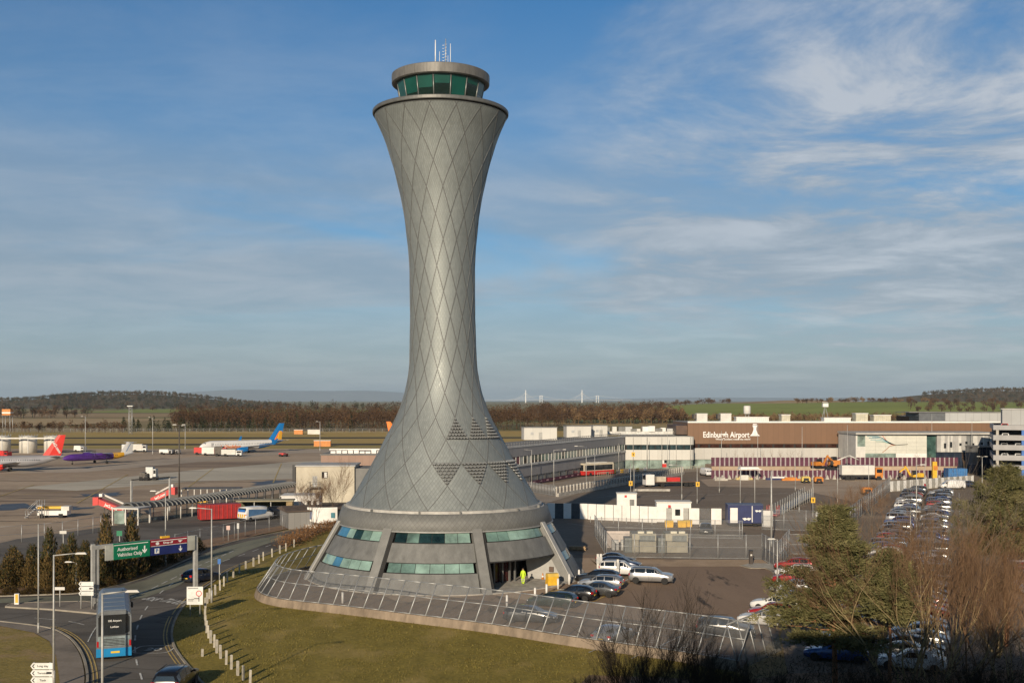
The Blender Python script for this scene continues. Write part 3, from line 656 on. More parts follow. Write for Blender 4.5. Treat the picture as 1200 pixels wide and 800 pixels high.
# skirt ring at the foot of the shaft
ring('ring_ledge', [(10.55, 8.02), (11.05, 7.98), (11.05, 7.72), (11.35, 7.70)], mat('pale_ledge', (0.42, 0.41, 0.385), 0.6, 0.1, 0.15, 1.2), 96, False, 8)
mbk = MB(); M_SKIRT = bpy.data.materials.new('zinc_skirt'); M_SKIRT.use_nodes = True; make_zinc(M_SKIRT, 9.0, (0.175, 0.178, 0.170), 0.12, 0.58)
sk = bpy.data.meshes.new('skirt_ring'); vs = []; fs = []; skp = [(11.30, 7.72), (11.62, 7.66), (12.15, 5.96), (12.05, 5.88), (11.2, 5.95)]
for r, z in skp:
    for i in range(128): t = TH0 + 2 * PI * i / 128; vs.append((TX + lean(8) + .1 + r * math.sin(t), TY - r * math.cos(t), z))
for k in range(4):
    for i in range(128): fs.append((k * 128 + i, k * 128 + (i + 1) % 128, (k + 1) * 128 + (i + 1) % 128, (k + 1) * 128 + i))
sk.from_pydata(vs, [], fs); uvl = sk.uv_layers.new(name='UVMap'); li = 0
for k in range(4):
    for i in range(128):
        for ii, kk in ((i, k), (i + 1, k), (i + 1, k + 1), (i, k + 1)): uvl.data[li].uv = (ii / 128, skp[kk][1] / 2.6); li += 1
sk.materials.append(M_SKIRT); sk.polygons.foreach_set('use_smooth', [True] * len(sk.polygons)); so_ = bpy.data.objects.new('skirt_ring', sk); COL.objects.link(so_); so_.parent = tower
mb = MB(); mb.lathe([(12.19, 6.02), (12.24, 6.00), (12.24, 5.9), (12.0, 5.86)], (TX + lean(8) + .1, TY, 0), 96, 0, False); mb.build('drip_edge', mat('skirt_edge', (0.36, 0.36, 0.35), .5, .3, .1, 1), tower)
for th in (R(-80), R(-40), R(-10), R(12), R(48), R(72)):
    mb = MB(); p = (TX + lean(8) + 11.15 * math.sin(th), TY - 11.15 * math.cos(th), 7.84); mb.box(p, (0.16, 0.3, 0.26), th); mb.build('ledge_joint', M_ZPAN, tower)
# podium
PX_, PY_ = TX + 0.28, TY
def prd(z): return 15.55 - 3.55 * z / 6.0
def pp(th, z, dr=0.0, r=None): r = (prd(z) if r is None else r) + dr; return (PX_ + r * math.sin(th), PY_ - r * math.cos(th), z)
def cone_band(name, t0, t1, z0, z1, m, dr=0.0, thick=0.14, n=12, parent=None, mi=0, skew=0.0):
    mb = MB(); vs = []
    for k in range(n + 1):
        t = t0 + (t1 - t0) * k / n
        vs += [pp(t, z0, dr), pp(t, z1, dr), pp(t, z1, dr - thick), pp(t, z0, dr - thick)]
    fs = [(0, 1, 2, 3), tuple(n * 4 + q for q in (3, 2, 1, 0))]
    for k in range(n):
        for q in range(4): a = k * 4 + q; b = k * 4 + (q + 1) % 4; fs.append((a, b, b + 4, a + 4))
    mb.add(vs, fs, 0); return mb.build(name, m, parent or tower)
M_POGL = [glass_mat('podium_glass_pale', (0.22, 0.335, 0.295), 0.07, var=0.3), glass_mat('podium_glass_teal', (0.13, 0.215, 0.19), 0.07, var=0.35), glass_mat('podium_glass_blue', (0.05, 0.16, 0.27), 0.07, var=0.3), glass_mat('podium_glass_dark', (0.015, 0.04, 0.042), 0.06, var=0.4)]
random.seed(3)
for bay in range(8):
    t0 = R(-71 + 45 * bay); t1 = t0 + R(45); g0, g1 = R(3.2), R(1.0)
    entrance = bay == 2
    # leaning pier at the left edge of the bay
    mb = MB(); hw = 0.50
    for dr0, dr1 in ((0.30, -0.75),):
        vs = []
        for z in (0.0, 6.25):
            r = prd(z); d = hw / r
            vs += [pp(t0 - d, z, dr0), pp(t0 + d, z, dr0), pp(t0 + d, z, dr1), pp(t0 - d, z, dr1)]
        mb.add(vs, [(0, 1, 2, 3), (4, 5, 6, 7), (0, 1, 5, 4), (1, 2, 6, 5), (2, 3, 7, 6), (3, 0, 4, 7)])
    mb.build('pier', M_ZPIER, tower)
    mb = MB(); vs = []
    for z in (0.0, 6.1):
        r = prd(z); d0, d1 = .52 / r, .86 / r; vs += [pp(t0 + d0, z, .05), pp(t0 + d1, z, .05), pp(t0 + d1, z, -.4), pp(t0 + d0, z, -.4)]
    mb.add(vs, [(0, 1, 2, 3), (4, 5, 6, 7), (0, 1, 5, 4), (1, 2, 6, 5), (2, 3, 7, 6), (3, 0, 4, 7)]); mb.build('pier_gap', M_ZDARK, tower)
    # windows
    for (z0, z1, lower) in ((4.86, 5.90, False), (2.02, 3.00, True)):
        if entrance and lower: continue
        n = 6; a0, a1 = t0 + g0 + R(1.4), t1 - g1 - R(2.6)
        fr = cone_band('window_strip', a0, a1, z0, z1, M_ZDARK, -0.14, 0.12)
        for q in range(n):
            b0 = a0 + (a1 - a0) * q / n + R(0.12); b1 = a0 + (a1 - a0) * (q + 1) / n - R(0.12)
            ch = random.choice([0, 0, 1, 1, 0, 1]) if not (bay == 0) else ([2, 2, 0, 3, 1, 0] if not lower else [0, 0, 2, 0, 0, 0])[q]
            if bay == 1 and not lower: ch = [3, 1, 3, 3, 0, 0][q]
            if bay == 0 and lower and q == 2: ch = 2
            cone_band('pane', b0, b1, z0 + .06, z1 - .06, M_POGL[ch], -0.10, 0.05, 3, fr)
    cone_band('spandrel_panel', t0 + g0, t1 - g1 - R(1.4), 3.02, 4.84, M_ZPAN, 0.0)
    if not entrance:
        cone_band('plinth_panel', t0 + g0, t1 - g1 - R(1.4), 0.0, 2.0, M_ZPAN, 0.0)
    else:
        # recessed lobby: dark back wall, glazed doors, pale return wall
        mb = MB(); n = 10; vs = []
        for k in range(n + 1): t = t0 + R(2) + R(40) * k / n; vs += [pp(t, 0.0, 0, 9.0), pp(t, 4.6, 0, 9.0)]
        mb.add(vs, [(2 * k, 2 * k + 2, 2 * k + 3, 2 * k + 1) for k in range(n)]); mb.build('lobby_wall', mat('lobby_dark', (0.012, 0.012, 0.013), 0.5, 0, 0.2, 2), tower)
        for k, (aa, rr) in enumerate([(33.0, 10.4), (39, 10.4), (44, 10.5), (48, 10.6)]):
            t = R(aa); mb = MB(); mb.box((pp(t, 0, 0, rr)[0], pp(t, 0, 0, rr)[1], 1.45), (0.17, 0.17, 2.9), t); mb.build('entrance_post', M_ZPAN, tower)
        for k, aa in enumerate((36.0, 41.5, 46.0)):
            t = R(aa); p = pp(t, 0, 0, 10.0); d = MB(); d.box((p[0], p[1], 1.25), (0.75, .06, 2.4), t); do = d.build('entrance_door', mat('maroon_door_glass', (0.05, 0.012, 0.012), 0.15, 0, .3, 1), tower)
        p = pp(t0 + R(43.0), 1.3, 0, 13.4); mb = MB(); mb.box((p[0], p[1], p[2]), (0.2, 0.5, 0.55), t0 + R(43.2)); mb.build('wall_hatch', mat('brown_hatch', (.12, .08, .06), .6), tower)
        # overhang soffit
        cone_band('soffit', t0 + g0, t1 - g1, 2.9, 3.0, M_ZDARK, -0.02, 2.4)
# leaning end fin right of the entrance with its ribbed dark side
for th, nm in ((R(64), 'fin_wall'), (R(-71), 'fin_wall')):
    mb = MB(); vs = []; d = R(1.7)
    for z in (0.0, 6.3):
        r = prd(z) + 0.42
        vs += [pp(th - d, z, 0, r), pp(th + d, z, 0, r), pp(th + d, z, 0, max(9.6, r - 5.4)), pp(th - d, z, 0, max(9.6, r - 5.4))]
    mb.add(vs, [(0, 1, 2, 3), (4, 5, 6, 7), (0, 1, 5, 4), (1, 2, 6, 5), (2, 3, 7, 6), (3, 0, 4, 7)]); mb.build(nm, mat('fin_render', (0.40, 0.40, 0.385), .65, 0, .1, .7), tower)
mb = MB(); mb.lathe([(15.2, 0.02), (15.75, 0.02), (15.75, 0.16), (15.2, 0.16)], (PX_, PY_, 0), 96, 0, False); mb.build('plinth_kerb', M_CONC, tower)
mb = MB(); mb.lathe([(8.9, 0.0), (8.9, 6.0), (8.9, 8.0)], (PX_, PY_, 0), 48, 0, True, caps=False); mb.build('core_wall', M_ZDARK, tower)
# ------------------------------------------------------------------ cars (front towards +y, origin on the ground below the centre)
def paint(name, col, metal=0.25, rough=0.28): return mat('paint_' + name, col, rough, metal, 0.05, 0.8, spec=0.6, coat=0.6)
PAINTS = {'black': paint('black', (0.012, 0.013, 0.016)), 'dark grey': paint('dark_grey', (0.055, 0.058, 0.062)), 'silver': paint('silver', (0.42, 0.43, 0.44), .6), 'white': paint('white', (0.68, 0.68, 0.67), 0, .35),
          'red': paint('red', (0.36, 0.018, 0.022)), 'blue': paint('blue', (0.02, 0.07, 0.24)), 'light blue': paint('light_blue', (0.16, 0.30, 0.46)), 'navy': paint('navy', (0.012, 0.022, 0.055)),
          'grey': paint('grey', (0.17, 0.175, 0.18), .5), 'dark green': paint('dark_green', (0.018, 0.032, 0.028)), 'beige': paint('beige', (0.42, 0.36, 0.26), .3), 'orange': paint('orange', (0.55, 0.16, 0.02))}
M_CARGL = glass_mat('car_glass', (0.010, 0.012, 0.014), 0.05)
M_TRIM = mat('black_trim', (0.018, 0.018, 0.019), 0.6, 0, 0.1, 3)
def car_stations(kind):
    # (y, z_under, z_belt, z_roof, half width, cabin half width); z_roof == z_belt where there is no cabin
    if kind == 'hatchback': L_, W_ = 4.2, 1.78; S = [(2.10, .38, .62, .62, .62), (1.98, .24, .74, .74, .80), (1.6, .20, .84, .86, .88), (.98, .20, .95, .97, .89), (.25, .20, .96, 1.42, .89), (-.5, .20, .97, 1.48, .89), (-1.3, .20, .98, 1.42, .88), (-1.80, .24, 1.0, 1.24, .86), (-2.02, .28, .98, .98, .80), (-2.10, .42, .72, .72, .72)]
    elif kind == 'estate': L_, W_ = 4.7, 1.84; S = [(2.35, .38, .60, .60, .66), (2.22, .22, .72, .72, .84), (1.8, .19, .82, .85, .91), (1.05, .19, .93, .96, .92), (.25, .19, .95, 1.40, .92), (-.6, .19, .96, 1.46, .92), (-1.6, .19, .97, 1.43, .91), (-2.12, .24, .99, 1.26, .88), (-2.30, .28, .97, .97, .84), (-2.36, .42, .70, .70, .76)]
    elif kind == 'saloon': L_, W_ = 4.7, 1.84; S = [(2.35, .38, .60, .60, .66), (2.22, .22, .72, .72, .84), (1.8, .19, .82, .85, .91), (1.0, .19, .93, .95, .92), (.15, .19, .95, 1.38, .92), (-.55, .19, .96, 1.42, .92), (-1.1, .19, .97, 1.33, .91), (-1.75, .22, 1.0, 1.02, .89), (-2.25, .28, .95, .95, .84), (-2.35, .42, .70, .70, .76)]
    elif kind == 'suv': L_, W_ = 4.7, 1.9; S = [(2.34, .48, .80, .80, .72), (2.24, .32, .94, .94, .88), (1.85, .28, 1.02, 1.05, .93), (1.15, .27, 1.08, 1.10, .95), (.45, .27, 1.09, 1.62, .95), (-.5, .27, 1.10, 1.69, .95), (-1.7, .27, 1.12, 1.66, .95), (-2.14, .32, 1.13, 1.50, .92), (-2.27, .36, 1.08, 1.08, .89), (-2.34, .52, .82, .82, .80)]
    elif kind == 'van': L_, W_ = 5.2, 1.95; S = [(2.6, .45, .80, .80, .80), (2.5, .30, .98, .98, .92), (2.05, .27, 1.12, 1.16, .96), (1.70, .27, 1.15, 1.40, .97), (1.20, .27, 1.16, 1.93, .97), (.2, .27, 1.16, 2.02, .97), (-1.2, .27, 1.16, 2.02, .97), (-2.45, .27, 1.16, 1.98, .96), (-2.56, .32, 1.1, 1.1, .94), (-2.6, .45, .85, .85, .9)]
    return S
def make_car(kind, detail=True):
    S = car_stations(kind); mb = MB(); rows = []
    for (y, zu, zb, zr, hw) in S:
        cab = zr > zb + 0.08; ch = hw - (0.17 if cab else 0.06) - (0.04 if kind == 'suv' else 0)
        if kind == 'van' and cab: ch = hw - 0.10
        zm = zu + (zb - zu) * .55
        half = [(0, zu), (hw * .82, zu), (hw * .97, zu + .10), (hw, zm), (hw * .965, zb), (ch, zr - (0.06 if cab else .01)), (ch * .72, zr), (0, zr + (.03 if cab else .02))]
        rows.append([(x, y, z) for x, z in half] + [(-x, y, z) for x, z in reversed(half[1:-1])])
    m = len(rows[0]); vs = [p for r in rows for p in r]; fs = []
    for i in range(len(rows) - 1):
        for q in range(m): fs.append((i * m + q, i * m + (q + 1) % m, (i + 1) * m + (q + 1) % m, (i + 1) * m + q))
    fs.append(tuple(range(m))); fs.append(tuple(reversed(range((len(rows) - 1) * m, len(rows) * m))))
    mb.add(vs, fs, 0, True); body = mb.build('body', PAINTS['silver'])
    # glazing: inset copies of the cabin faces a little proud of the shell
    gl = MB()
    def pane(a, b, c, d, k=0.10, off=0.012):
        a, b, c, d = map(Vector, (a, b, c, d)); ce = (a + b + c + d) / 4; n = (b - a).cross(d - a).normalized()
        if n.dot(ce - Vector((0, ce.y * 0.6, 0.8))) < 0: n = -n
        gl.add([p.lerp(ce, k) + n * off for p in (a, b, c, d)], [(0, 1, 2, 3)])
    cabs = [i for i, s in enumerate(S) if s[3] > s[2] + .08]
    i0, i1 = cabs[0], cabs[-1]
    last_side = i1 if kind != 'van' else i0 + 1
    for i in range(i0, last_side):
        for sgn in (0, 1):
            A, B = (4, 5) if not sgn else (m - 4, m - 5)
            pane(rows[i][A], rows[i + 1][A], rows[i + 1][B], rows[i][B], .12)
    # small front quarter light
    for A, B in ((4, 5), (m - 4, m - 5)):
        a, b, c = Vector(rows[i0 - 1][A]), Vector(rows[i0][A]), Vector(rows[i0][B]); a = a.lerp(b, .45); ce = (a + b + c) / 3; o = Vector((.012 if ce.x > 0 else -.012, 0, .004)); gl.add([p.lerp(ce, .12) + o for p in (a, b, c)], [(0, 1, 2)])
    P = lambda r, q: Vector(r[q])
    # windscreen and rear screen
    pane(P(rows[i0 - 1], 6).lerp(P(rows[i0 - 1], 5), .7), P(rows[i0 - 1], m - 6).lerp(P(rows[i0 - 1], m - 5), .7), P(rows[i0], m - 6).lerp(P(rows[i0], m - 5), .35), P(rows[i0], 6).lerp(P(rows[i0], 5), .35), .05, .03)
    e = i1 + 1
    if kind != 'van': pane(P(rows[i1], 6).lerp(P(rows[i1], 5), .5), P(rows[i1], m - 6).lerp(P(rows[i1], m - 5), .5), P(rows[e], m - 5).lerp(P(rows[i1], m - 5), .15), P(rows[e], 5).lerp(P(rows[i1], 5), .15), .08, .03)
    else: pane(P(rows[i1], 5), P(rows[i1], m - 5), P(rows[i1], m - 5).lerp(P(rows[e], m - 5), .5), P(rows[i1], 5).lerp(P(rows[e], 5), .5), .1, .03)
    root = thing('parked_car', 'car', 'car'); root.name = 'parked_car' if kind != 'van' else 'parked_van'
    if kind == 'van': root['category'] = 'van'
    body.parent = root; g = gl.build('window', M_CARGL, root, fix=False)
    R_ = 0.32 if kind not in ('suv',) else 0.37; hw = S[4][4]; yf, yr = (S[0][0] - .85), (S[-1][0] + .78)
    for y in (yf, yr):
        for sx in (1, -1):
            w_ = MB(); x0 = sx * (hw - .20); x1 = sx * (hw + .012)
            w_.lathe([(R_ * .6, x0), (R_ * .96, x0), (R_, x0 + sx * .05), (R_, x1 - sx * .04), (R_ * .95, x1), (R_ * .66, x1)], (0, y, R_), 16, 0, False, 'x'); wh = w_.build('wheel', M_RUBBER, root)
            rm = MB(); rm.lathe([(R_ * .67, x1 - sx * .03), (R_ * .67, x1 - sx * .01), (R_ * .16, x1 - sx * .03), (0, x1 - sx * .012)], (0, y, R_), 10, 0, False, 'x', caps=False)
            for k in range(5):
                t = 2 * PI * k / 5; 
            rm.build('rim', M_RIM, wh)
    if detail:
        zb = S[1][2]; f = S[0][0]; r = S[-1][0]
        for sx in (1, -1):
            l = MB(); l.box((sx * S[1][4] * .80, f - .13, zb - .10), (.36, .12, .13), sx * -.35); l.build('headlight', M_LENS, root)
            t = MB(); t.box((sx * S[-2][4] * .86, r + .09, S[-2][2] - .10), (.26, .14, .22 if kind in ('hatchback', 'suv') else .16), sx * .3); t.build('tail_light', M_TAIL, root)
            mi = MB(); mi.box((sx * (hw + .06), S[i0 - 1][0] - .28, S[i0][2] + .05), (.2, .1, .14)); mi.build('wing_mirror', M_TRIM, root)
        n = MB(); n.box((0, r - .012, .62 if kind != 'suv' else .85), (.52, .03, .11)); n.build('number_plate', M_PLATEY, root)
        n = MB(); n.box((0, f + .012, .46 if kind != 'suv' else .6), (.52, .03, .11)); n.build('number_plate', M_PLATEW, root)
        b = MB(); b.box((0, r + .03, .42), (S[-1][4] * 1.9, .12, .16)); b.box((0, f - .05, .36), (S[0][4] * 2.2, .16, .14)); b.build('bumper', M_TRIM, root)
        h = MB(); zr = S[i0 + 1][3]
        for sx in (1, -1): h.tube((sx * (S[5][4] - .30), S[i0][0] - .3, zr + .03), (sx * (S[5][4] - .30), S[i1][0] + .2, zr + .02), .022, .022, 5)
        if kind in ('estate', 'suv'): h.build('roof_rail', M_TRIM, root)
        hd = MB()
        for sx in (1, -1):
            for yy in (S[5][0] + .25, S[6][0] + .55): hd.box((sx * (hw * .985), yy, S[5][2] - .12), (.03, .2, .035))
        hd.build('door_handle', M_RIM, root)
    for c in [root]: c.location = (0, -5000, 0)
    return root
PROTO = {}
for k in ('hatchback', 'estate', 'saloon', 'suv', 'van'): PROTO[(k, True)] = make_car(k, True)
for k in ('hatchback', 'estate', 'saloon', 'suv', 'van'): PROTO[(k, False)] = make_car(k, False)
for r in PROTO.values():
    for o in list(r.children):
        if o.name.split('.')[0] == 'body': o.material_slots[0].link = 'OBJECT'
def put_car(kind, colour, loc, rz, label, group=None, detail=True, name=None, scale=1.0):
    o = dup(PROTO[(kind, detail)], (loc[0], loc[1], loc[2] if len(loc) > 2 else 0.0), rz, label, group, scale)
    if name: o.name = name
    for c in o.children:
        if c.name.split('.')[0] == 'body': c.material_slots[0].link = 'OBJECT'; c.material_slots[0].material = PAINTS[colour]
    return o
ZP = 0.055
# cars round the tower, heading given by the direction (dx, dy) of the nose
def hd(dx, dy): return math.atan2(-dx, dy)
TG = 'cars parked in the tower plot'
def tc_(kind, colour, px, head, label, z=ZP): p = G(px[0], px[1], 0.0); return put_car(kind, colour, (p.x, p.y, z), head, label, TG)
NW = hd(-0.95, 0.35); E_ = hd(0.97, -0.20)
tc_('estate', 'dark green', (647, 711), NW, 'dark green estate car beside the leaning fence, nearest car of the tower row')
tc_('hatchback', 'black', (673, 703), NW, 'black hatchback with glowing red tail lights in the tower row')
tc_('saloon', 'dark grey', (698, 698), NW, 'dark grey saloon with a bright alloy wheel next to the black hatchback')
tc_('estate', 'silver', (704, 689.5), NW, 'silver estate car with its tail to the open tarmac near the tower')
tc_('estate', 'black', (700, 683), NW, 'black estate car behind the silver estate near the tower')
tc_('suv', 'silver', (763, 683), E_, 'large silver off-roader standing alone at the end of the tower row, nose to the right')
tc_('suv', 'white', (727, 674.5), E_, 'white and silver off-roader parked behind the large silver one')
tc_('estate', 'navy', (728, 667), E_, 'navy estate car behind the white off-roader, second from the fenced enclosure')
tc_('saloon', 'black', (722, 661.5), E_, 'black saloon closest to the fenced generator enclosure')
tc_('estate', 'dark grey', (622, 729), hd(0.97, -0.2), 'dark estate car seen through the leaning fence below the entrance')
tc_('saloon', 'silver', (718, 752), hd(0.5, 0.86), 'silver saloon with a yellow number plate seen through the leaning fence')
tc_('suv', 'dark grey', (850, 747), hd(0.96, -0.25), 'large dark brown-grey off-roader in the corner of the leaning fence')
tc_('saloon', 'white', (897, 733), hd(-0.9, 0.4), 'white car with dark roof just past the fence corner')
tc_('hatchback', 'red', (905, 725), hd(-0.9, 0.4), 'red hatchback between two white cars by the fence corner')
tc_('estate', 'white', (910, 715), hd(-0.9, 0.4), 'white estate car half hidden by the pine, next to the red hatchback')
tc_('hatchback', 'blue', (930, 710), hd(-0.9, 0.4), 'bright blue hatchback at the left edge of the pine')
tc_('saloon', 'silver', (930, 695), hd(-0.9, 0.4), 'silver saloon behind the lamp post beside the pine')
tc_('hatchback', 'red', (928, 684.5), hd(-0.9, 0.4), 'red hatchback second from the back by the pine')
tc_('estate', 'white', (934, 676), hd(-0.9, 0.4), 'white estate car with red neighbour at the pine top left')
tc_('estate', 'red', (932, 668), hd(-0.9, 0.4), 'dark red estate car by the gate next to the pine')
tc_('estate', 'dark grey', (827, 625), hd(-0.15, -0.98), 'dark grey car driving along the lane in front of the white hoarding')
# cars on the road
o = put_car('hatchback', 'navy', G(236, 681), hd(0.55, 0.83), 'blue-grey hatchback driving up the road past the gantry', 'vehicles on the road'); o.name = 'moving_car'
o = put_car('suv', 'black', G(206, 808), hd(0.02, 1.0), 'black off-roader on the road behind the bus, cut by the bottom edge', 'vehicles on the road'); o.name = 'moving_car'
# the big car park: double rows running away from the viewer
random.seed(11)
cols = ['silver'] * 5 + ['white'] * 4 + ['black'] * 4 + ['dark grey'] * 4 + ['grey'] * 3 + ['red'] * 3 + ['blue'] * 3 + ['light blue'] * 1 + ['navy'] * 2 + ['beige']
kinds = ['hatchback'] * 4 + ['estate'] * 3 + ['saloon'] * 3 + ['suv'] * 3
_o = 'first second third fourth fifth sixth seventh eighth ninth tenth eleventh twelfth thirteenth fourteenth fifteenth sixteenth seventeenth eighteenth nineteenth'.split()
ordn = list(_o)
for t_, tth in (('twenty', 'twentieth'), ('thirty', 'thirtieth'), ('forty', 'fortieth'), ('fifty', 'fiftieth'), ('sixty', 'sixtieth')): ordn += [tth] + [t_ + '-' + q for q in _o[:9]]
c0 = Vector(G(1087, 579)[:2])
rownames = ['first car line from the white fence', 'second car line from the white fence', 'third car line from the white fence', 'fourth car line from the white fence', 'fifth car line from the white fence', 'sixth car line from the white fence']
nm = 0
for ri, off in enumerate((-2.6, 2.6, 13.6, 18.8, 30.0, 35.2)):
    n = 0
    for k in range(62):
        p = c0 + vx * off - ux * (k * 2.62 + (0.8 if ri % 2 else 0)); px = 600 + p.x / p.y * F; py = YH + H * F / p.y
        if p.y < 66 or px > 1225 or px < 930: continue
        if random.random() < (0.10 if ri < 2 else 0.22): n += 0; continue
        fwd = vx if ri % 2 else -vx
        if random.random() < .4: fwd = -fwd
        kd, cl = random.choice(kinds), random.choice(cols)
        if ri == 2 and k == 1: kd, cl = 'van', 'white'
        a = hd(fwd.x, fwd.y) + random.uniform(-.03, .03)
        put_car(kd, cl, (p.x + random.uniform(-.2, .2), p.y + random.uniform(-.3, .3), 0.065), a, f'{cl} {"off-roader" if kd == "suv" else kd}, {ordn[n]} from the far end of {rownames[ri]}', 'cars in the big car park', False, scale=random.uniform(.96, 1.03)); n += 1; nm += 1
p = G(1116, 573); o = put_car('van', 'white', (p.x, p.y, .065), hd(-1, .1), 'white van across the top of the big car park', 'vans on the site', False)
p = G(1132, 571); put_car('hatchback', 'navy', (p.x, p.y, .065), hd(-1, .1), 'navy hatchback beside the white van at the top of the big car park', 'cars in the big car park', False)
p = G(1099, 574.5); put_car('hatchback', 'red', (p.x - 3, p.y + 5, .065), hd(-1, .1), 'red hatchback left of the white van at the top of the big car park', 'cars in the big car park', False)
for (px, py, kd, cl, h_, lb) in [(324, 607.5, 'van', 'black', hd(-0.93, .36), 'dark van parked in the service yard ahead of the patterned one'), (828, 557.5, 'van', 'white', hd(.2, -1), 'small white van standing by the plum hoarding'), ]:
    p = G(px, py); put_car(kd, cl, (p.x, p.y, .1), h_, lb, 'vans on the site', False)
# the marked van seen from behind
p = G(300, 610); vn = put_car('van', 'white', (p.x, p.y, .1), hd(0.58, 0.81), 'white and blue van with yellow chevrons on its back doors', 'vans on the site', True, scale=1.15)
mbv = MB()
for k in range(4):
    mbv.box((-.62 + .41 * k, -2.635, .86), (.2, .02, .42))
mbv.build('chevron_panel', M_YELLOW, vn); mbv = MB(); mbv.box((0, -2.60, 1.55), (1.4, .03, .34)); mbv.build('blue_band', M_BLUE, vn)
mbv = MB(); mbv.extr([(-2.2, .75), (.8, .95), (1.2, 1.5), (-2.2, 1.75)], .985, .995, 0, 'x'); mbv.extr([(-2.2, .75), (.8, .95), (1.2, 1.5), (-2.2, 1.75)], -.995, -.985, 0, 'x'); mbv.build('side_marking', mat('pale_blue_marking', (.10, .22, .42), .4), vn)
for r in list(PROTO.values()):
    for c in list(r.children):
        for g in list(c.children): bpy.data.objects.remove(g)
        bpy.data.objects.remove(c)
    bpy.data.objects.remove(r)

# ------------------------------------------------------------------ double-decker bus, seen from behind
p = G(133.5, 774); bus = thing('double_decker_bus', 'blue and silver double-decker bus driving away, seen from behind', 'bus', (p.x, p.y, 0.02), hd(-.34, .94))
BH, BL, BW = 3.75, 10.6, 1.24
M_BUSG = mat('bus_silver', (0.22, 0.24, 0.255), .35, .4, .16, .8); M_BUSB = mat('bus_blue', (0.01, 0.22, 0.48), .4, 0, .08, 1); M_BUSR = mat('bus_roof', (0.19, 0.23, 0.28), .4, .3, .12, .6)
mb = MB(); prof = [(-BW, .95), (-BW, 3.2), (-BW + .10, 3.52), (-BW + .36, BH), (BW - .36, BH), (BW - .10, 3.52), (BW, 3.2), (BW, .95)]
mb.extr(prof, 0.0, BL); b = mb.build('body', M_BUSG, bus)
mb = MB(); mb.extr([(-BW - .01, .32), (-BW - .01, .95), (BW + .01, .95), (BW + .01, .32)], -.02, BL + .02); mb.build('blue_skirt', M_BUSB, bus)
mb = MB(); mb.extr([(-BW + .36, BH), (-BW + .42, BH + .05), (BW - .42, BH + .05), (BW - .36, BH)], .25, BL - .2); mb.extr([(-BW + .1, 3.53), (-BW + .35, BH + .015), (-BW + .55, BH + .02), (-BW + .2, 3.4)], .1, BL - .1); r_ = mb.build('roof', M_BUSR, bus)
mb = MB()
for k in range(5): mb.box((0, 1.6 + 1.9 * k, BH + .06), (1.6, .05, .03))
mb.box((0, BL - 2.0, BH + .08), (1.3, 1.2, .08)); mb.build('roof_rib', M_BUSG, r_)
mb = MB(); mb.extr([(-BW + .14, 1.95), (-BW + .14, 3.28), (-BW + .3, 3.46), (BW - .3, 3.46), (BW - .14, 3.28), (BW - .14, 2.15), (BW - .5, 1.95)], -.035, 0.0); rw = mb.build('rear_window', M_GLASSDK, bus)
t = moved(text_mb('100 Airport', .20, .01, bold=.003), Matrix.Translation((.05, -.05, 3.0))); t.build('destination_display', mat('display_letters', (.75, .75, .72), .5), rw)
t = moved(text_mb('Lothian', .20, .01, bold=.003), Matrix.Translation((.05, -.05, 2.55))); t.build('fleet_lettering', M_WHITE, rw)
mb = MB(); mb.extr([(-BW + .12, 1.1), (-BW + .12, 1.85), (BW - .12, 1.85), (BW - .12, 1.1)], -.03, 0); mb.build('engine_cover', mat('bus_swirl', (0.22, 0.27, 0.28), .4, .2, .3, 1.5), bus)
for sx in (-1, 1):
    mb = MB(); mb.box((sx * (BW - .10), -.03, 1.30), (.13, .05, .42)); mb.build('tail_light', M_TAIL, bus)
    mb = MB(); mb.bbox(sx * BW - .012, sx * BW + .012, .8, BL - .8, 1.5, 2.05); mb.bbox(sx * BW - .012, sx * BW + .012, .5, BL - .3, 2.5, 3.15); mb.build('side_window', M_GLASSDK, bus)
    for y in (2.6, 8.2):
        w_ = MB(); x1 = sx * (BW + .02); x0 = sx * (BW - .3); w_.lathe([(.2, x0), (.47, x0), (.48, x1), (.3, x1)], (0, y, .48), 16, 0, False, 'x'); w_.build('wheel', M_RUBBER, bus)
mb = MB(); mb.box((.1, -.04, .66), (.62, .03, .14)); mb.build('number_plate', M_PLATEY, bus)
for sx in (-1, 1): mb = MB(); mb.box((sx * (BW + .22), BL - .1, 2.3), (.16, .12, .45)); mb.tube((sx * BW, BL - .1, 2.7), (sx * (BW + .22), BL - .1, 2.5), .03, .03, 5); mb.build('wing_mirror', M_BLACK, bus)
mb = MB(); [mb.box((0, -.045, 1.2 + .11 * k), (1.5, .02, .05)) for k in range(5)]; mb.build('engine_grille', M_BLACK, bus)
for z_ in (1.95, 3.47): mb = MB(); mb.box((0, -.02, z_ - .04), (BW * 1.8, .06, .03)); mb.build('trim_strip', M_BLACK, bus)
mb = MB(); mb.bbox(-BW + .1, BW - .1, .3, BL - .3, .18, .34); mb.build('chassis', M_BLACK, bus)

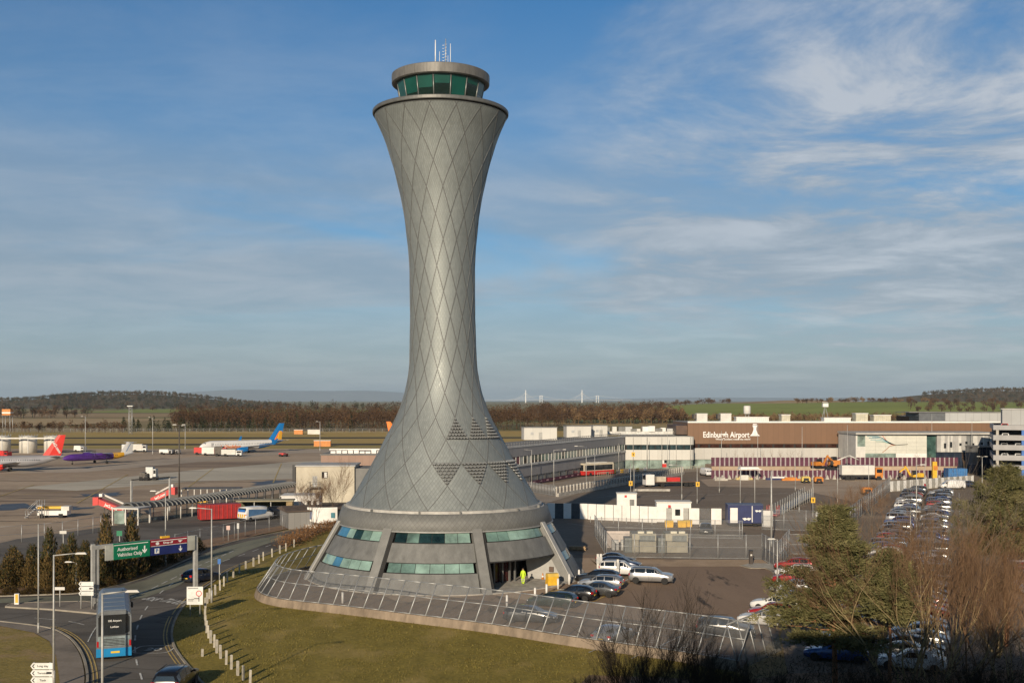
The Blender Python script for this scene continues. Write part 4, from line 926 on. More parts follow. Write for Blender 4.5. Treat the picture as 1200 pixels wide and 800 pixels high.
def coach(name, label, loc, rz, L_, Wd, Hh, cols, group, band=None):
    o = thing(name, label, 'bus', loc, rz, group); w2 = Wd / 2
    mb = MB(); mb.extr([(-w2, .35), (-w2, Hh - .3), (-w2 + .25, Hh), (w2 - .25, Hh), (w2, Hh - .3), (w2, .35)], -L_ / 2, L_ / 2); mb.build('body', cols[0], o)
    mb = MB(); mb.extr([(-w2 - .01, .35), (-w2 - .01, 1.35), (w2 + .01, 1.35), (w2 + .01, .35)], -L_ / 2 - .01, L_ / 2 + .01); mb.build('lower_panel', cols[1], o)
    mb = MB(); mb.extr([(-w2 - .02, 1.5), (-w2 - .02, Hh - .5), (w2 + .02, Hh - .5), (w2 + .02, 1.5)], -L_ / 2 + .5, L_ / 2 - .5); mb.build('side_window', M_GLASSDK, o)
    for e in (-1, 1):
        mb = MB(); mb.extr([(-w2 + .15, 1.4), (-w2 + .15, Hh - .35), (w2 - .15, Hh - .35), (w2 - .15, 1.4)], e * (L_ / 2 + .01) - .01, e * (L_ / 2 + .01) + .01); mb.build('windscreen', M_GLASSDK, o)
    for y in (-L_ * .28, L_ * .28):
        for sx in (-1, 1):
            q = MB(); q.lathe([(.2, sx * (w2 - .25)), (.46, sx * (w2 - .25)), (.46, sx * (w2 + .03)), (.2, sx * (w2 + .03))], (0, y, .46), 12, 0, False, 'x'); q.build('wheel', M_RUBBER, o)
    mb = MB(); mb.bbox(-.8, .8, -L_ * .3, L_ * .25, Hh, Hh + .18); mb.build('roof_pod', M_OFFWHITE, o)
    return o
M_CREAM = mat('cream_paint', (.58, .52, .40), .45, 0, .06, 1)
p = G(698, 557); coach('airport_bus', 'red and cream single-decker bus on the road beside the grey terminal wing', (p.x, p.y, .06), hd(-.75, -.65), 11, 2.5, 3.3, (M_CREAM, M_RED), 'buses by the terminal')
p = G(792, 548.5); coach('airport_coach', 'white and red bus standing in front of the white terminal block', (p.x, p.y, .06), hd(-1, -.12), 8.5, 2.4, 3.0, (M_WHITE, M_RED), 'buses by the terminal')

# ------------------------------------------------------------------ aircraft (nose towards +y in their own frame)
def fuselage(mb, L_, r, zc, mi=0, n=20, tail_up=0.75, nose=1.0, split=None):
    st = [(0.0, .03, -.25), (.012, .28, -.2), (.035, .55, -.12), (.07, .80, -.04), (.12, .97, 0), (.16, 1, 0), (.30, 1, 0), (.45, 1, 0), (.60, 1, 0), (.68, .98, .02), (.76, .88, .12), (.84, .68, .32), (.92, .42, .56), (.97, .22, .70), (1.0, .08, tail_up)]
    rows = []
    for t, k, dz in st: rows.append([(r * k * math.cos(2 * PI * i / n), L_ / 2 - t * L_, zc + dz * r + r * k * math.sin(2 * PI * i / n)) for i in range(n)])
    vs = [p for w in rows for p in w]; o = len(mb.v); mb.add(vs, [], 0)
    for j in range(len(rows) - 1):
        for i in range(n):
            mb.f.append([o + j * n + i, o + j * n + (i + 1) % n, o + (j + 1) * n + (i + 1) % n, o + (j + 1) * n + i]); mb.m.append(split(st[j][0], 2 * PI * (i + .5) / n) if split else mi); mb.sm.append(True)
def wingpanel(mb, root_y, root_c, tip_y, tip_c, span0, span1, z0, z1, t=.35, mi=0, sx=1):
    vs = []
    for (x, y, c, z, th) in ((span0, root_y, root_c, z0, t), (span1, tip_y, tip_c, z1, t * .35)):
        for dy, dz in ((0, 0), (-c * .3, th / 2), (-c, 0.02), (-c * .4, -th / 2)): vs.append((sx * x, y + dy, z + dz))
    mb.add(vs, [(0, 1, 2, 3), (7, 6, 5, 4), (0, 4, 5, 1), (1, 5, 6, 2), (2, 6, 7, 3), (3, 7, 4, 0)], mi)
def finpanel(mb, y0, c0, z0, y1, c1, z1, t=.3, mi=0):
    vs = []
    for (y, c, z, th) in ((y0, c0, z0, t), (y1, c1, z1, t * .5)):
        for dy, dx in ((0, 0), (-c * .35, th / 2), (-c, 0), (-c * .35, -th / 2)): vs.append((dx, y + dy, z))
    mb.add(vs, [(0, 1, 2, 3), (7, 6, 5, 4), (0, 4, 5, 1), (1, 5, 6, 2), (2, 6, 7, 3), (3, 7, 4, 0)], mi)
def jet(label, loc, rz, cols, split=None, winglet=True, tail_cols=None, L_=38.0, fin_text=None, side_text=None, scale=1.0, engine=None):
    o = thing('airliner', label, 'aeroplane', loc, rz, 'aeroplanes parked on the apron'); r = 1.95; zc = 3.35
    mb = MB(); fuselage(mb, L_, r, zc, split=split); mb.build('fuselage', cols, o)
    for sx in (1, -1):
        mb = MB(); wingpanel(mb, 3.2, 7.2, -5.2, 1.7, 1.2, 16.6, zc - 1.15, zc + .55, .8, 0, sx); wg = mb.build('wing', mat('wing_grey', (.36, .37, .38), .45, .2, .08, 1), o)
        if winglet: mb = MB(); vs_ = [(sx * 16.6, -5.4, zc + .5), (sx * 16.6, -6.9, zc + .5), (sx * 17.5, -7.9, zc + 3.0), (sx * 17.5, -7.2, zc + 3.0)]; mb.add(vs_ + [(v[0] + .12, v[1], v[2]) for v in vs_], [(0, 1, 2, 3), (7, 6, 5, 4), (0, 4, 5, 1), (1, 5, 6, 2), (2, 6, 7, 3), (3, 7, 4, 0)]); mb.build('winglet', cols[-1], wg)
        mb = MB(); mb.lathe([(.0, 5.8), (.62, 5.75), (.98, 5.6), (1.05, 4.8), (1.0, 3.0), (.72, 1.6), (.4, .9), (.1, .6)], (sx * 5.6, -.8, zc - 2.05), 16, 0, True, 'y', False); mb.box((sx * 5.6, 1.8, zc - 1.1), (.25, 3.4, .7)); mb.build('engine', engine or cols[-1], o)
        mb = MB(); wingpanel(mb, -L_ / 2 + 5.0, 3.4, -L_ / 2 + 2.0, 1.4, .4, 6.6, zc + 1.3, zc + 1.9, .35, 0, sx); mb.build('tailplane', cols[0], o)
        mb = MB(); mb.tube((sx * 2.6, -1.6, zc - 1.3), (sx * 2.6, -1.6, .55), .14, .14, 6); mb.lathe([(.2, -.3), (.54, -.28), (.54, .28), (.2, .3)], (sx * 2.6, -1.6, .54), 12, 0, False, 'x'); mb.build('main_gear', M_RUBBER, o)
    mb = MB(); finpanel(mb, -L_ / 2 + 7.4, 6.2, zc + 1.4, -L_ / 2 + 2.0, 2.4, zc + 8.9, .42); fn = mb.build('fin', (tail_cols or cols[-1:]), o)
    if tail_cols and len(tail_cols) > 1:
        mb = MB(); finpanel(mb, -L_ / 2 + 5.6, 4.5, zc + 1.5, -L_ / 2 + 3.0, 2.6, zc + 5.2, .52); mb.build('fin_flash', tail_cols[1], fn)
        mb = MB(); finpanel(mb, -L_ / 2 + 3.9, 3.0, zc + 1.6, -L_ / 2 + 2.4, 1.9, zc + 5.6, .58); mb.build('fin_flash', tail_cols[2], fn)
    mb = MB(); mb.tube((0, L_ / 2 - 5, zc - 1.7), (0, L_ / 2 - 5, .4), .12, .12, 6); mb.lathe([(.1, -.2), (.38, -.2), (.38, .2), (.1, .2)], (0, L_ / 2 - 5, .38), 12, 0, False, 'x'); mb.build('nose_gear', M_RUBBER, o)
    mb = MB()
    for sx in (1, -1):
        for k in range(34):
            a = R(14); mb.box((sx * (r * math.cos(a) + .004), L_ / 2 - 6.2 - k * .72, zc + r * math.sin(a)), (.02, .24, .34))
    mb.build('cabin_window', M_GLASSDK, o)
    mb = MB()
    for a in (-1, 1): mb.box((a * .55, L_ / 2 - 2.35, zc + .95), (.85, .9, .45), a * -.45)
    mb.build('cockpit_window', M_GLASSDK, o)
    for sx in (1, -1):
        mb = MB(); mb.bbox(sx * r * .995 - .02, sx * r * .995 + .02, L_ / 2 - 5.2, L_ / 2 - 4.3, zc - .7, zc + 1.1); mb.build('cabin_door', mat('door_outline', (.45, .45, .45), .5), o)
    if fin_text:
        txt, m_, sz = fin_text
        for sx in (1, -1):
            q = text_mb(txt, sz, .02, bold=.03)
            Mx = Matrix.Translation((sx * .27, -L_ / 2 + 2.5, zc + 4.7)) @ Matrix.Rotation(R(90) if sx > 0 else R(-90), 4, 'Z') @ Matrix.Rotation(R(60) * (1 if sx < 0 else -1), 4, 'Y')
            moved(q, Mx).build('fin_lettering', m_, fn)
    if side_text:
        txt, m_, sz, yy, zz_ = side_text
        for sx in (1, -1):
            q = text_mb(txt, sz, .02, bold=.02); Mx = Matrix.Translation((sx * (r + .03), yy, zc + zz_)) @ Matrix.Rotation(R(90) if sx > 0 else R(-90), 4, 'Z'); moved(q, Mx).build('side_lettering', m_, o)
    o.scale = (scale,) * 3
    return o
M_PLANEW = mat('aircraft_white', (.70, .70, .69), .35, 0, .04, .3, coat=.3); M_PLANES = mat('aircraft_silver', (.36, .36, .38), .38, .25, .08, .3); M_PLANEB = mat('aircraft_blue', (.01, .18, .50), .35, 0, .06, .3); M_PLANEO = mat('aircraft_orange', (.80, .20, .02), .4, 0, .06, .3); M_PLANEY = mat('aircraft_gold', (.80, .42, .03), .4, 0, .06, .3); M_PLANER = mat('aircraft_red', (.62, .035, .025), .4, 0, .06, .3)
# A: silver jet with a red fin, left edge
pA = G(30, 553); jet('silver jet with a red fin reaching in from the left edge of the apron', (pA.x - 7.0, pA.y + 3, .07), hd(-.92, -.30), [M_PLANES, M_PLANER], split=lambda t, a: 1 if (t < .42 and .2 < a < 2.9) or (t < .3) else 0, winglet=False, fin_text=('Jet2.com', M_WHITE, 1.35), side_text=('2', M_WHITE, 3.4, 2.6, .2), engine=M_PLANER, scale=.80)
# C: white jet with a blue and orange fin
pC = G(281, 531); jet('white jet with a blue fin and orange flash on the far apron', (pC.x, pC.y + 4, .07), hd(-.78, -.62), [M_PLANEW, M_PLANEB], split=lambda t, a: 1 if (t > .80) or (t > .66 and PI < a < 2 * PI) else 0, tail_cols=[M_PLANEB, M_PLANEO, M_PLANEY], L_=38, side_text=('Jet2holidays', M_PLANEO, 1.9, 6.0, -.6), scale=.88)
# D: only its orange fin shows past the tower
pD = at(462, 520); jet('jet with an orange fin, mostly hidden behind the tower', (pD.x + 11.5, pD.y, .07), hd(.97, .1), [M_PLANEW, M_PLANEO], winglet=False, engine=M_PLANEW, scale=.78)
def turboprop(label, loc, rz, scale=1.0):
    o = thing('propeller_airliner', label, 'aeroplane', loc, rz, 'aeroplanes parked on the apron'); L_, r, zc = 30.0, 1.35, 2.6
    mb = MB(); fuselage(mb, L_, r, zc, split=lambda t, a: 2 if t >= .84 else (1 if t >= .68 and a > .4 else 0)); mb.build('fuselage', [M_PURPLE, M_PLANEY, M_PLANEW], o)
    for sx in (1, -1):
        mb = MB(); wingpanel(mb, 2.0, 3.0, 1.4, 1.5, .2, 14.0, zc + 1.35, zc + 1.6, .45, 0, sx); mb.build('wing', mat('wing_grey', (.36, .37, .38)), o)
        mb = MB(); mb.lathe([(.05, 4.6), (.4, 4.4), (.62, 3.6), (.68, 1.5), (.55, -1.0), (.2, -3.4)], (sx * 4.4, 0, zc + .95), 14, 0, True, 'y', False); eg = mb.build('engine', M_PURPLE, o)
        mb = MB()
        for k in range(6): t = 2 * PI * k / 6; mb.box((sx * 4.4 + 1.05 * math.cos(t), 4.5, zc + .95 + 1.05 * math.sin(t)), (.16 if abs(math.cos(t)) < .5 else 1.7, .06, 1.7 if abs(math.cos(t)) < .5 else .16))
        mb.build('propeller', M_BLACK, eg)
        mb = MB(); mb.tube((sx * 4.4, -.6, zc + .4), (sx * 4.4, -.6, .5), .12, .12, 6); mb.lathe([(.15, -.35), (.48, -.33), (.48, .33), (.15, .35)], (sx * 4.4, -.6, .48), 12, 0, False, 'x'); mb.build('main_gear', M_RUBBER, o)
        mb = MB(); wingpanel(mb, -L_ / 2 + 2.6, 1.9, -L_ / 2 + 2.2, 1.1, .1, 4.4, zc + 5.2, zc + 5.25, .25, 0, sx); mb.build('tailplane', M_PLANEW, o)
    mb = MB(); finpanel(mb, -L_ / 2 + 6.2, 5.4, zc + 1.0, -L_ / 2 + 3.2, 3.0, zc + 5.3, .4); fn = mb.build('fin', M_PLANEW, o)
    mb = MB(); finpanel(mb, -L_ / 2 + 3.9, 1.0, zc + 1.6, -L_ / 2 + 2.0, 1.0, zc + 4.6, .46); mb.build('fin_flash', mat('pale_blue_marking', (.10, .22, .42), .4), fn)
    mb = MB(); mb.tube((0, L_ / 2 - 4, zc - 1), (0, L_ / 2 - 4, .3), .1, .1, 6); mb.lathe([(.1, -.2), (.32, -.2), (.32, .2), (.1, .2)], (0, L_ / 2 - 4, .32), 10, 0, False, 'x'); mb.build('nose_gear', M_RUBBER, o)
    mb = MB()
    for sx in (1, -1):
        for k in range(22): mb.box((sx * r * .97, L_ / 2 - 6 - k * .75, zc + .38), (.03, .25, .32))
    mb.build('cabin_window', M_GLASSDK, o); o.scale = (scale,) * 3; return o
pB = G(112, 543.5); turboprop('purple propeller plane with a gold flash and white fin on the apron', (pB.x, pB.y + 3, .07), hd(-.64, -.77), .80)
pE = at(655, 430); turboprop('purple propeller plane showing only its back over the terminal roof', (pE.x, pE.y, .05), hd(-.9, .3), 1.0)
# ------------------------------------------------------------------ terminal
def panel_mat(name, col, per, rough=.6, joint=.75, axis='X', metal=0.0, var=.08):
    """cladding with upright joints every `per` metres measured along the wall"""
    if name in MATS: return MATS[name]
    m = bpy.data.materials.new(name); m.use_nodes = True; N, L = nodes_of(m); b = N['Principled BSDF']; b.inputs['Roughness'].default_value = rough; b.inputs['Metallic'].default_value = metal
    tc = N.new('ShaderNodeTexCoord'); sx = N.new('ShaderNodeSeparateXYZ'); L.new(tc.outputs['Object'], sx.inputs[0])
    f = math_node(N, L, 'FRACT', math_node(N, L, 'DIVIDE', sx.outputs[axis], per)); fl = math_node(N, L, 'FLOOR', math_node(N, L, 'DIVIDE', sx.outputs[axis], per))
    wn = N.new('ShaderNodeTexWhiteNoise'); wn.noise_dimensions = '1D'; L.new(fl, wn.inputs['W'])
    nz = N.new('ShaderNodeTexNoise'); nz.inputs['Scale'].default_value = .5; nz.inputs['Detail'].default_value = 6; L.new(tc.outputs['Object'], nz.inputs['Vector'])
    v = math_node(N, L, 'ADD', math_node(N, L, 'ADD', math_node(N, L, 'MULTIPLY', wn.outputs['Value'], var), math_node(N, L, 'MULTIPLY', nz.outputs['Fac'], var * 2)), 1 - var * 1.5)
    j = math_node(N, L, 'LESS_THAN', f, .06); v = math_node(N, L, 'MULTIPLY', v, math_node(N, L, 'SUBTRACT', 1.0, math_node(N, L, 'MULTIPLY', j, 1 - joint)))
    cm = N.new('ShaderNodeCombineXYZ'); [L.new(v, cm.inputs[i]) for i in range(3)]
    mx = N.new('ShaderNodeMixRGB'); mx.blend_type = 'MULTIPLY'; mx.inputs['Fac'].default_value = 1; mx.inputs['Color1'].default_value = (*col, 1); L.new(cm.outputs[0], mx.inputs['Color2']); L.new(mx.outputs[0], b.inputs['Base Color']); MATS[name] = m; return m
def bld(name, label, loc, rz=0, cat='building', group=None): return thing(name, label, cat, loc, rz, group)
def part(name, parent, m, *boxes):
    mb = MB()
    for bx in boxes: mb.bbox(*bx)
    return mb.build(name, m, parent)
M_ROOFG = mat('flat_roof_felt', (.22, .215, .205), .85, 0, .15, .2)
# left wing: frame along its wall, x' along the wall from the near end, y' into the building
A, B = Vector((-6.0, 231.5)), Vector((32.2, 317.0)); Lw = (B - A).length; aw = math.atan2((B - A).y, (B - A).x)
wing = bld('terminal_wing', 'long grey panelled terminal wing with a window strip, running back behind the tower', (A.x, A.y, 0), aw)
M_GREYP = panel_mat('grey_wall_panel', (.27, .265, .27), 3.0, .6, .85); M_LTP = panel_mat('light_wall_panel', (.47, .46, .435), 2.6, .6, .85); M_WHP = panel_mat('white_wall_panel', (.56, .55, .51), 2.3, .6, .86)
part('upper_wall', wing, M_GREYP, (0, Lw, 0, 14, 6.95, 9.0)); part('parapet', wing, mat('parapet_pale', (.50, .50, .48), .6, 0, .08, .5), (0, Lw, -.12, .5, 9.0, 9.35))
part('ledge', wing, mat('parapet_pale', (.5, .5, .48)), (0, Lw, -.35, .3, 4.75, 5.2)); part('lower_wall', wing, M_GREYP, (0, Lw, 0, 14, 2.3, 4.75)); part('base_glazing', wing, mat('base_grey_glass', (.20, .21, .21), .2, 0, .25, .4), (0, Lw, .25, 14, 0, 2.3))
part('window_recess', wing, M_ZDARK, (0, Lw, .5, 14, 5.2, 6.95)); part('roof', wing, M_ROOFG, (0, Lw, .5, 14, 9.0, 9.12))
random.seed(5)
M_BLINDS = mat('pale_blind', (.42, .43, .38), .7, 0, .15, 1); M_GRG2 = glass_mat('wing_glass_green', (.10, .16, .14), .1, var=.4); M_PLUMW = mat('plum_window_film', (.14, .03, .05), .4)
n = 44
for k in range(n):
    x0, x1 = Lw * k / n + .12, Lw * (k + 1) / n - .12; m_ = random.choice([M_GLASSDK, M_GRG2, M_BLINDS, M_GRG2]) if k > 14 else random.choice([M_GLASSDK, M_GLASSDK, M_PLUMW, M_BLINDS])
    part('window', wing, m_, (x0, x1, .1, .16, 5.3, 6.85))
mb = MB()
for k in range(n + 1): mb.bbox(Lw * k / n - .1, Lw * k / n + .1, .02, .3, 5.2, 6.95)
mb.build('window_mullion', M_OFFWHITE, wing)
mb = MB()
for k in range(19): x = 2 + k * 4.6; mb.bbox(x - .12, x + .12, .03, .2, 0, 2.3)
mb.build('base_mullion', mat('dark_mullion', (.07, .07, .07), .5), wing)
mb = MB(); mb.bbox(0, Lw * .72, -.06, .0, .25, 1.05); o = mb.build('plum_banding', M_PLUM, wing)
mb = MB()
for k in range(16): mb.bbox(2 + k * 4.1, 3.2 + k * 4.1, -.085, -.062, .5, .8)
mb.build('white_lettering_panel', mat('pale_pink_panel', (.45, .28, .30), .6), o)
mb = MB()   # roof edge railing
for k in range(64): x = Lw * (k + .5) / 64; mb.bbox(x - .05, x + .05, 1.0, 1.1, 9.1, 10.2)
mb.bbox(0, Lw, 1.0, 1.08, 10.1, 10.2); mb.bbox(0, Lw, 1.0, 1.08, 9.6, 9.66); mb.build('roof_railing', mat('rail_grey', (.20, .2, .2), .6), wing)
for (px0, px1, d, z0, z1, lb) in [(614, 653, 292, 9.1, 12.3, 'long white plant cabin on the wing roof, nearest the tower'), (664, 693, 312, 9.1, 12.2, 'white plant cabin in the middle of the wing roof'), (695, 712, 318, 9.1, 12.2, 'small white plant cabin on the wing roof next to the corner')]:
    a, b_ = at(px0, d), at(px1, d); o = bld('plant_cabin', lb, (a.x, a.y, 9.12), .1, 'plant cabin', 'cabins on the terminal roofs'); w_ = b_.x - a.x
    part('wall', o, M_WHP, (0, w_, 0, 6, 0, z1 - z0)); part('roof', o, M_ROOFG, (-.15, w_ + .15, -.15, 6.15, z1 - z0, z1 - z0 + .15)); part('door', o, mat('cabin_door_grey', (.36, .36, .34), .6), (w_ * .45, w_ * .45 + .9, -.04, .0, 0, 2.0)); part('air_grille', o, M_STEEL, (w_ * .2, w_ * .2 + .8, -.05, 0, 1.3, 2.0))
# white block across the end
x0, x1, d = 32.4, 52.2, 317.0
wb = bld('terminal_block', 'white two-storey terminal block with a rounded right corner and ribbon window', (x0, d, 0)); w_ = x1 - x0
def rounded(z0, z1, off=0.0):
    pts = [(0, off)] + [(w_ - 1.4 + (1.4 - off) * math.sin(t), 1.4 - (1.4 - off) * math.cos(t)) for t in [R(15) * k for k in range(7)]] + [(w_ - off, 14), (0, 14)]; return pts, z0, z1
for nm_, m_, z0, z1, off in (('upper_wall', M_WHP, 6.85, 9.1, 0), ('lower_wall', M_WHP, 2.5, 5.4, 0), ('window_strip', M_ZDARK, 5.4, 6.85, .14), ('base_glazing', M_GLASSGR, 0, 2.5, .3)):
    mb = MB(); q, a, b_ = rounded(z0, z1, off); mb.prism(q, a, b_); o = mb.build(nm_, m_, wb)
    if nm_ == 'window_strip': ws = o
for k in range(9): part('window', wb, glass_mat('block_glass', (.03, .05, .055), .06, var=.5, scale=.5), (.5 + k * 2.05, 2.2 + k * 2.05, .05, .13, 5.5, 6.75))
part('roof', wb, M_ROOFG, (0, w_ - 1, .5, 14, 9.1, 9.3))
mb = MB()
for k in range(5): mb.tube((2.2 + k * 4.1, -.12, 0), (2.2 + k * 4.1, -.12, 9.0), .07, .07, 5)
mb.build('downpipe', M_POLE, wb)
o = bld('roof_plant', 'cluttered pale plant and ducts on the white block roof', (26, 330, 9.3), 0, 'roof plant'); random.seed(8)
mb = MB(); mb.bbox(-2, 24, 0, 4, 0, .9); mb.build('deck', mat('plant_deck_white', (.6, .6, .57), .6, 0, .1, 1), o)
for k in range(14):
    x = -1.5 + k * 1.8; h_ = random.uniform(.7, 2.3); mb = MB(); mb.bbox(x, x + random.uniform(1, 2.4), random.uniform(-.5, .5), 3, .9, .9 + h_); mb.build('duct_box', random.choice([M_OFFWHITE, M_WHITE, M_STEEL, M_ZPAN]), o)
mb = MB()
for k in range(30): mb.bbox(-3 + k * .95, -2.94 + k * .95, -3, -2.94, 0, 1.1)
mb.bbox(-3, 25, -3, -2.95, 1.0, 1.1); mb.build('railing', M_POLE, o)
# brown hall with the airport name
x0, x1, d = 51.0, 146.0, 322.0; hall = bld('terminal_hall', 'long brown-clad terminal hall carrying the airport name in white letters', (x0, d, 0)); w_ = x1 - x0
M_BROWN = panel_mat('brown_cladding', (.185, .102, .056), 1.55, .55, .80, var=.07)
part('upper_wall', hall, M_BROWN, (0, w_, 0, 30, 6.9, 13.0)); part('parapet', hall, M_WHITE, (0, w_, -.2, .6, 13.0, 13.45)); part('window_band', hall, M_ZDARK, (0, w_, .25, 30, 5.7, 6.9))
part('lower_wall', hall, panel_mat('hall_lower_panel', (.47, .46, .43), 2.4, .6, .85), (0, w_, .1, 30, 2.4, 5.7)); part('base_glazing', hall, M_GLASSGR, (0, w_, .5, 30, 0, 2.4)); part('roof', hall, M_ROOFG, (0, w_, .6, 30, 13.0, 13.1))
for k in range(30):
    x = .4 + k * 3.1; part('window', hall, mat('hall_glass', (.05, .022, .016), .12, 0, .4, .5) if k < 20 else mat('hall_glass_brown', (.11, .06, .03), .2, 0, .3, .5), (x, x + 2.5, .16, .22, 5.8, 6.8))
mb = MB(); mb.bbox(-3.2, 0, 1.0, 20, 9.6, 12.2); mb.build('side_return', mat('dark_brown_return', (.10, .06, .042), .6, 0, .15, .5), hall)
cz0 = H - (509.4 - YH) * (d - .2) / F; tx0 = (852 - 600) * (d - .2) / F - x0; t = moved(text_mb('Edinburgh Airport', 1.92, .12, bold=.035), Matrix.Translation(((852 - 600) * (d - .2) / F - x0, -.1, H - (509.4 - YH) * (d - .2) / F))); t.v = [(v[0] * .95 + .05 * tx0 - .25, v[1], cz0 + (v[2] - cz0) * 1.22) for v in t.v]; t.build('name_lettering', mat('letter_white', (.8, .8, .78), .5), hall)
t = moved(text_mb('Where Scotland meets the world', .74, .08, bold=.012), Matrix.Translation(((859 - 600) * (d - .2) / F - x0, -.08, H - (514.4 - YH) * (d - .2) / F))); t.build('motto_lettering', mat('letter_white', (.8, .8, .78), .5), hall)
cx, cz = (884.5 - 600) * d / F - x0, H - (510.6 - YH) * d / F; lp = [(-1.45, 0), (-.75, .75), (-.42, 1.7), (-.40, 2.2), (-.72, 3.1), (.72, 3.1), (.40, 2.2), (.42, 1.7), (.75, .75), (1.45, 0)]
mb = MB(); mb.extr([(cx + x, cz + z) for x, z in lp], -.16, -.02); mb.extr([(cx - .5, cz + 3.25), (cx - .6, cz + 3.5), (cx + .6, cz + 3.5), (cx + .5, cz + 3.25)], -.16, -.02); mb.build('tower_emblem', mat('letter_white', (.8, .8, .78)), hall)
for (px0, px1, hh, lb) in [(813, 829, 2.4, 'left one of two pale box vents on the brown hall roof'), (841, 857, 2.4, 'right one of two pale box vents on the brown hall roof')]:
    a, b_ = at(px0, 330), at(px1, 330); o = bld('roof_vent', lb, (a.x, a.y, 13.1), 0, 'roof vent', 'vents on the hall roof'); ww = b_.x - a.x
    part('casing', o, M_OFFWHITE, (.9, ww, 0, 3, .2, hh)); part('intake_cowl', o, M_DARKPOLE, (0, .9, .2, 2.8, .9, hh - .1)); part('frame_foot', o, M_STEEL, (.1, ww, .1, 2.9, 0, .2)); part('lid', o, M_WHITE, (.85, ww + .1, -.1, 3.1, hh, hh + .12))
for (px0, px1, z1, nm_, lb) in [(863, 901, 1.5, 'skylight', 'long low white skylight on the hall roof above the emblem'), (916, 926, 2.2, 'plant_cabin', 'small cream plant cabin on the hall roof'), (966, 997, 1.3, 'skylight', 'low white skylight on the hall roof by the radar mast'), (1003, 1017, 2.6, 'plant_cabin', 'white box plant on the hall roof above the mural building'), (1024, 1044, 2.1, 'plant_cabin', 'open framed white plant housing on the hall roof')]:
    a, b_ = at(px0, 331), at(px1, 331); o = bld(nm_, lb, (a.x, a.y, 13.1), 0, nm_.replace('_', ' '), 'plant on the hall roof'); ww = b_.x - a.x
    part('casing', o, M_WHITE if nm_ == 'skylight' else mat('cream_cabin', (.52, .49, .38), .6), (0, ww, 0, 3.5, 0, z1 - .2)); part('lid', o, M_WHITE, (-.15, ww + .15, -.15, 3.65, z1 - .2, z1))
    mb = MB(); [mb.bbox(.2 + k * .6, .25 + k * .6, -.04, 0, .1, z1 - .3) for k in range(int(ww / .6))]; mb.build('panel_joint', M_STEEL, o)
a = at(875.5, 335); o = bld('surveillance_mast', 'thick white tank-like aerial on a lattice mast rising behind the hall roof', (a.x, a.y, 13.1), 0, 'mast', 'masts on the hall roof'); mb = MB(); mb.lathe([(.9, 2.3), (1.05, 2.5), (1.05, 4.6), (.9, 4.8)], n=14); mb.build('radome', M_OFFWHITE, o); mb = MB(); [mb.tube((.6 * x, .6 * y, 0), (.4 * x, .4 * y, 2.3), .08, .08, 4) for x in (-1, 1) for y in (-1, 1)]; mb.build('lattice', M_STEEL, o)
a = at(967, 335); o = bld('surveillance_mast', 'white-headed aerial on a splayed tripod mast above the hall roof', (a.x, a.y, 13.1), 0, 'mast', 'masts on the hall roof'); mb = MB(); mb.box((0, 0, 5.0), (1.6, 1.2, 1.1)); mb.tube((-.9, 0, 5.9), (.9, 0, 5.9), .06, .06, 4); mb.build('aerial_head', M_WHITE, o); mb = MB(); [mb.tube((x, y, 0), (.15 * x, .15 * y, 4.5), .10, .07, 4) for x, y in ((-1.1, 0), (1.1, 0), (0, 1.1))]; mb.build('tripod', M_STEEL, o)
# grey roof block behind the right end of the hall
a, b_ = at(1066, 348), at(1176, 348); o = bld('rooftop_storey', 'long pale grey rooftop storey with a dark left bay behind the hall', (a.x, a.y, 0), 0); ww = b_.x - a.x
part('wall', o, panel_mat('pale_grey_storey', (.40, .41, .41), 2.5, .6), (11.2, ww, 0, 12, 11, 15.6)); part('dark_bay', o, mat('dark_bay', (.11, .12, .13), .5), (3, 11.2, .2, 12, 11, 15.7)); part('glazed_end', o, M_GLASSDK, (0, 3, .4, 12, 11, 14.6)); part('roof', o, M_ROOFG, (-.3, ww, -.3, 12, 15.7, 15.9))
# arrivals building with the line mural
d = 303.0; a, b_ = at(1004, d), at(1172, d); arr = bld('arrivals_building', 'low building with a pale panel mural of coloured lines and a striped metal wing', (a.x, a.y, 0), 0); ww = b_.x - a.x; s = d / F
def X(px): return (px - 1004) * s
def Z(py): return H - (py - YH) * s
part('roof', arr, mat('pale_roof_edge', (.42, .41, .38), .6, 0, .1, .4), (-.6, ww, -1.2, 16, Z(508.8), Z(506.6)))
part('side_glazing', arr, M_GLASSGR, (0, X(1014), .3, 16, Z(523), Z(508.8))); part('end_post', arr, M_OFFWHITE, (-.3, .15, -.1, 16, 0, Z(508.8))); part('base_wall', arr, M_OFFWHITE, (.15, X(1014), -.05, 16, 0, Z(523)))
M_MUR = mat('mural_panel', (.60, .60, .53), .5, 0, .05, .6); mu = part('mural_wall', arr, M_MUR, (X(1014), X(1086), 0, 16, Z(531), Z(508.8)))
mb = MB()
for k in range(1, 5): z = Z(509 + k * 4.6); mb.bbox(X(1014), X(1086), -.03, 0, z - .03, z + .03)
for k in range(1, 6): x = X(1014 + k * 12); mb.bbox(x - .03, x + .03, -.03, 0, Z(531), Z(509))
mb.build('panel_joint', mat('joint_grey', (.42, .42, .38), .6), mu)
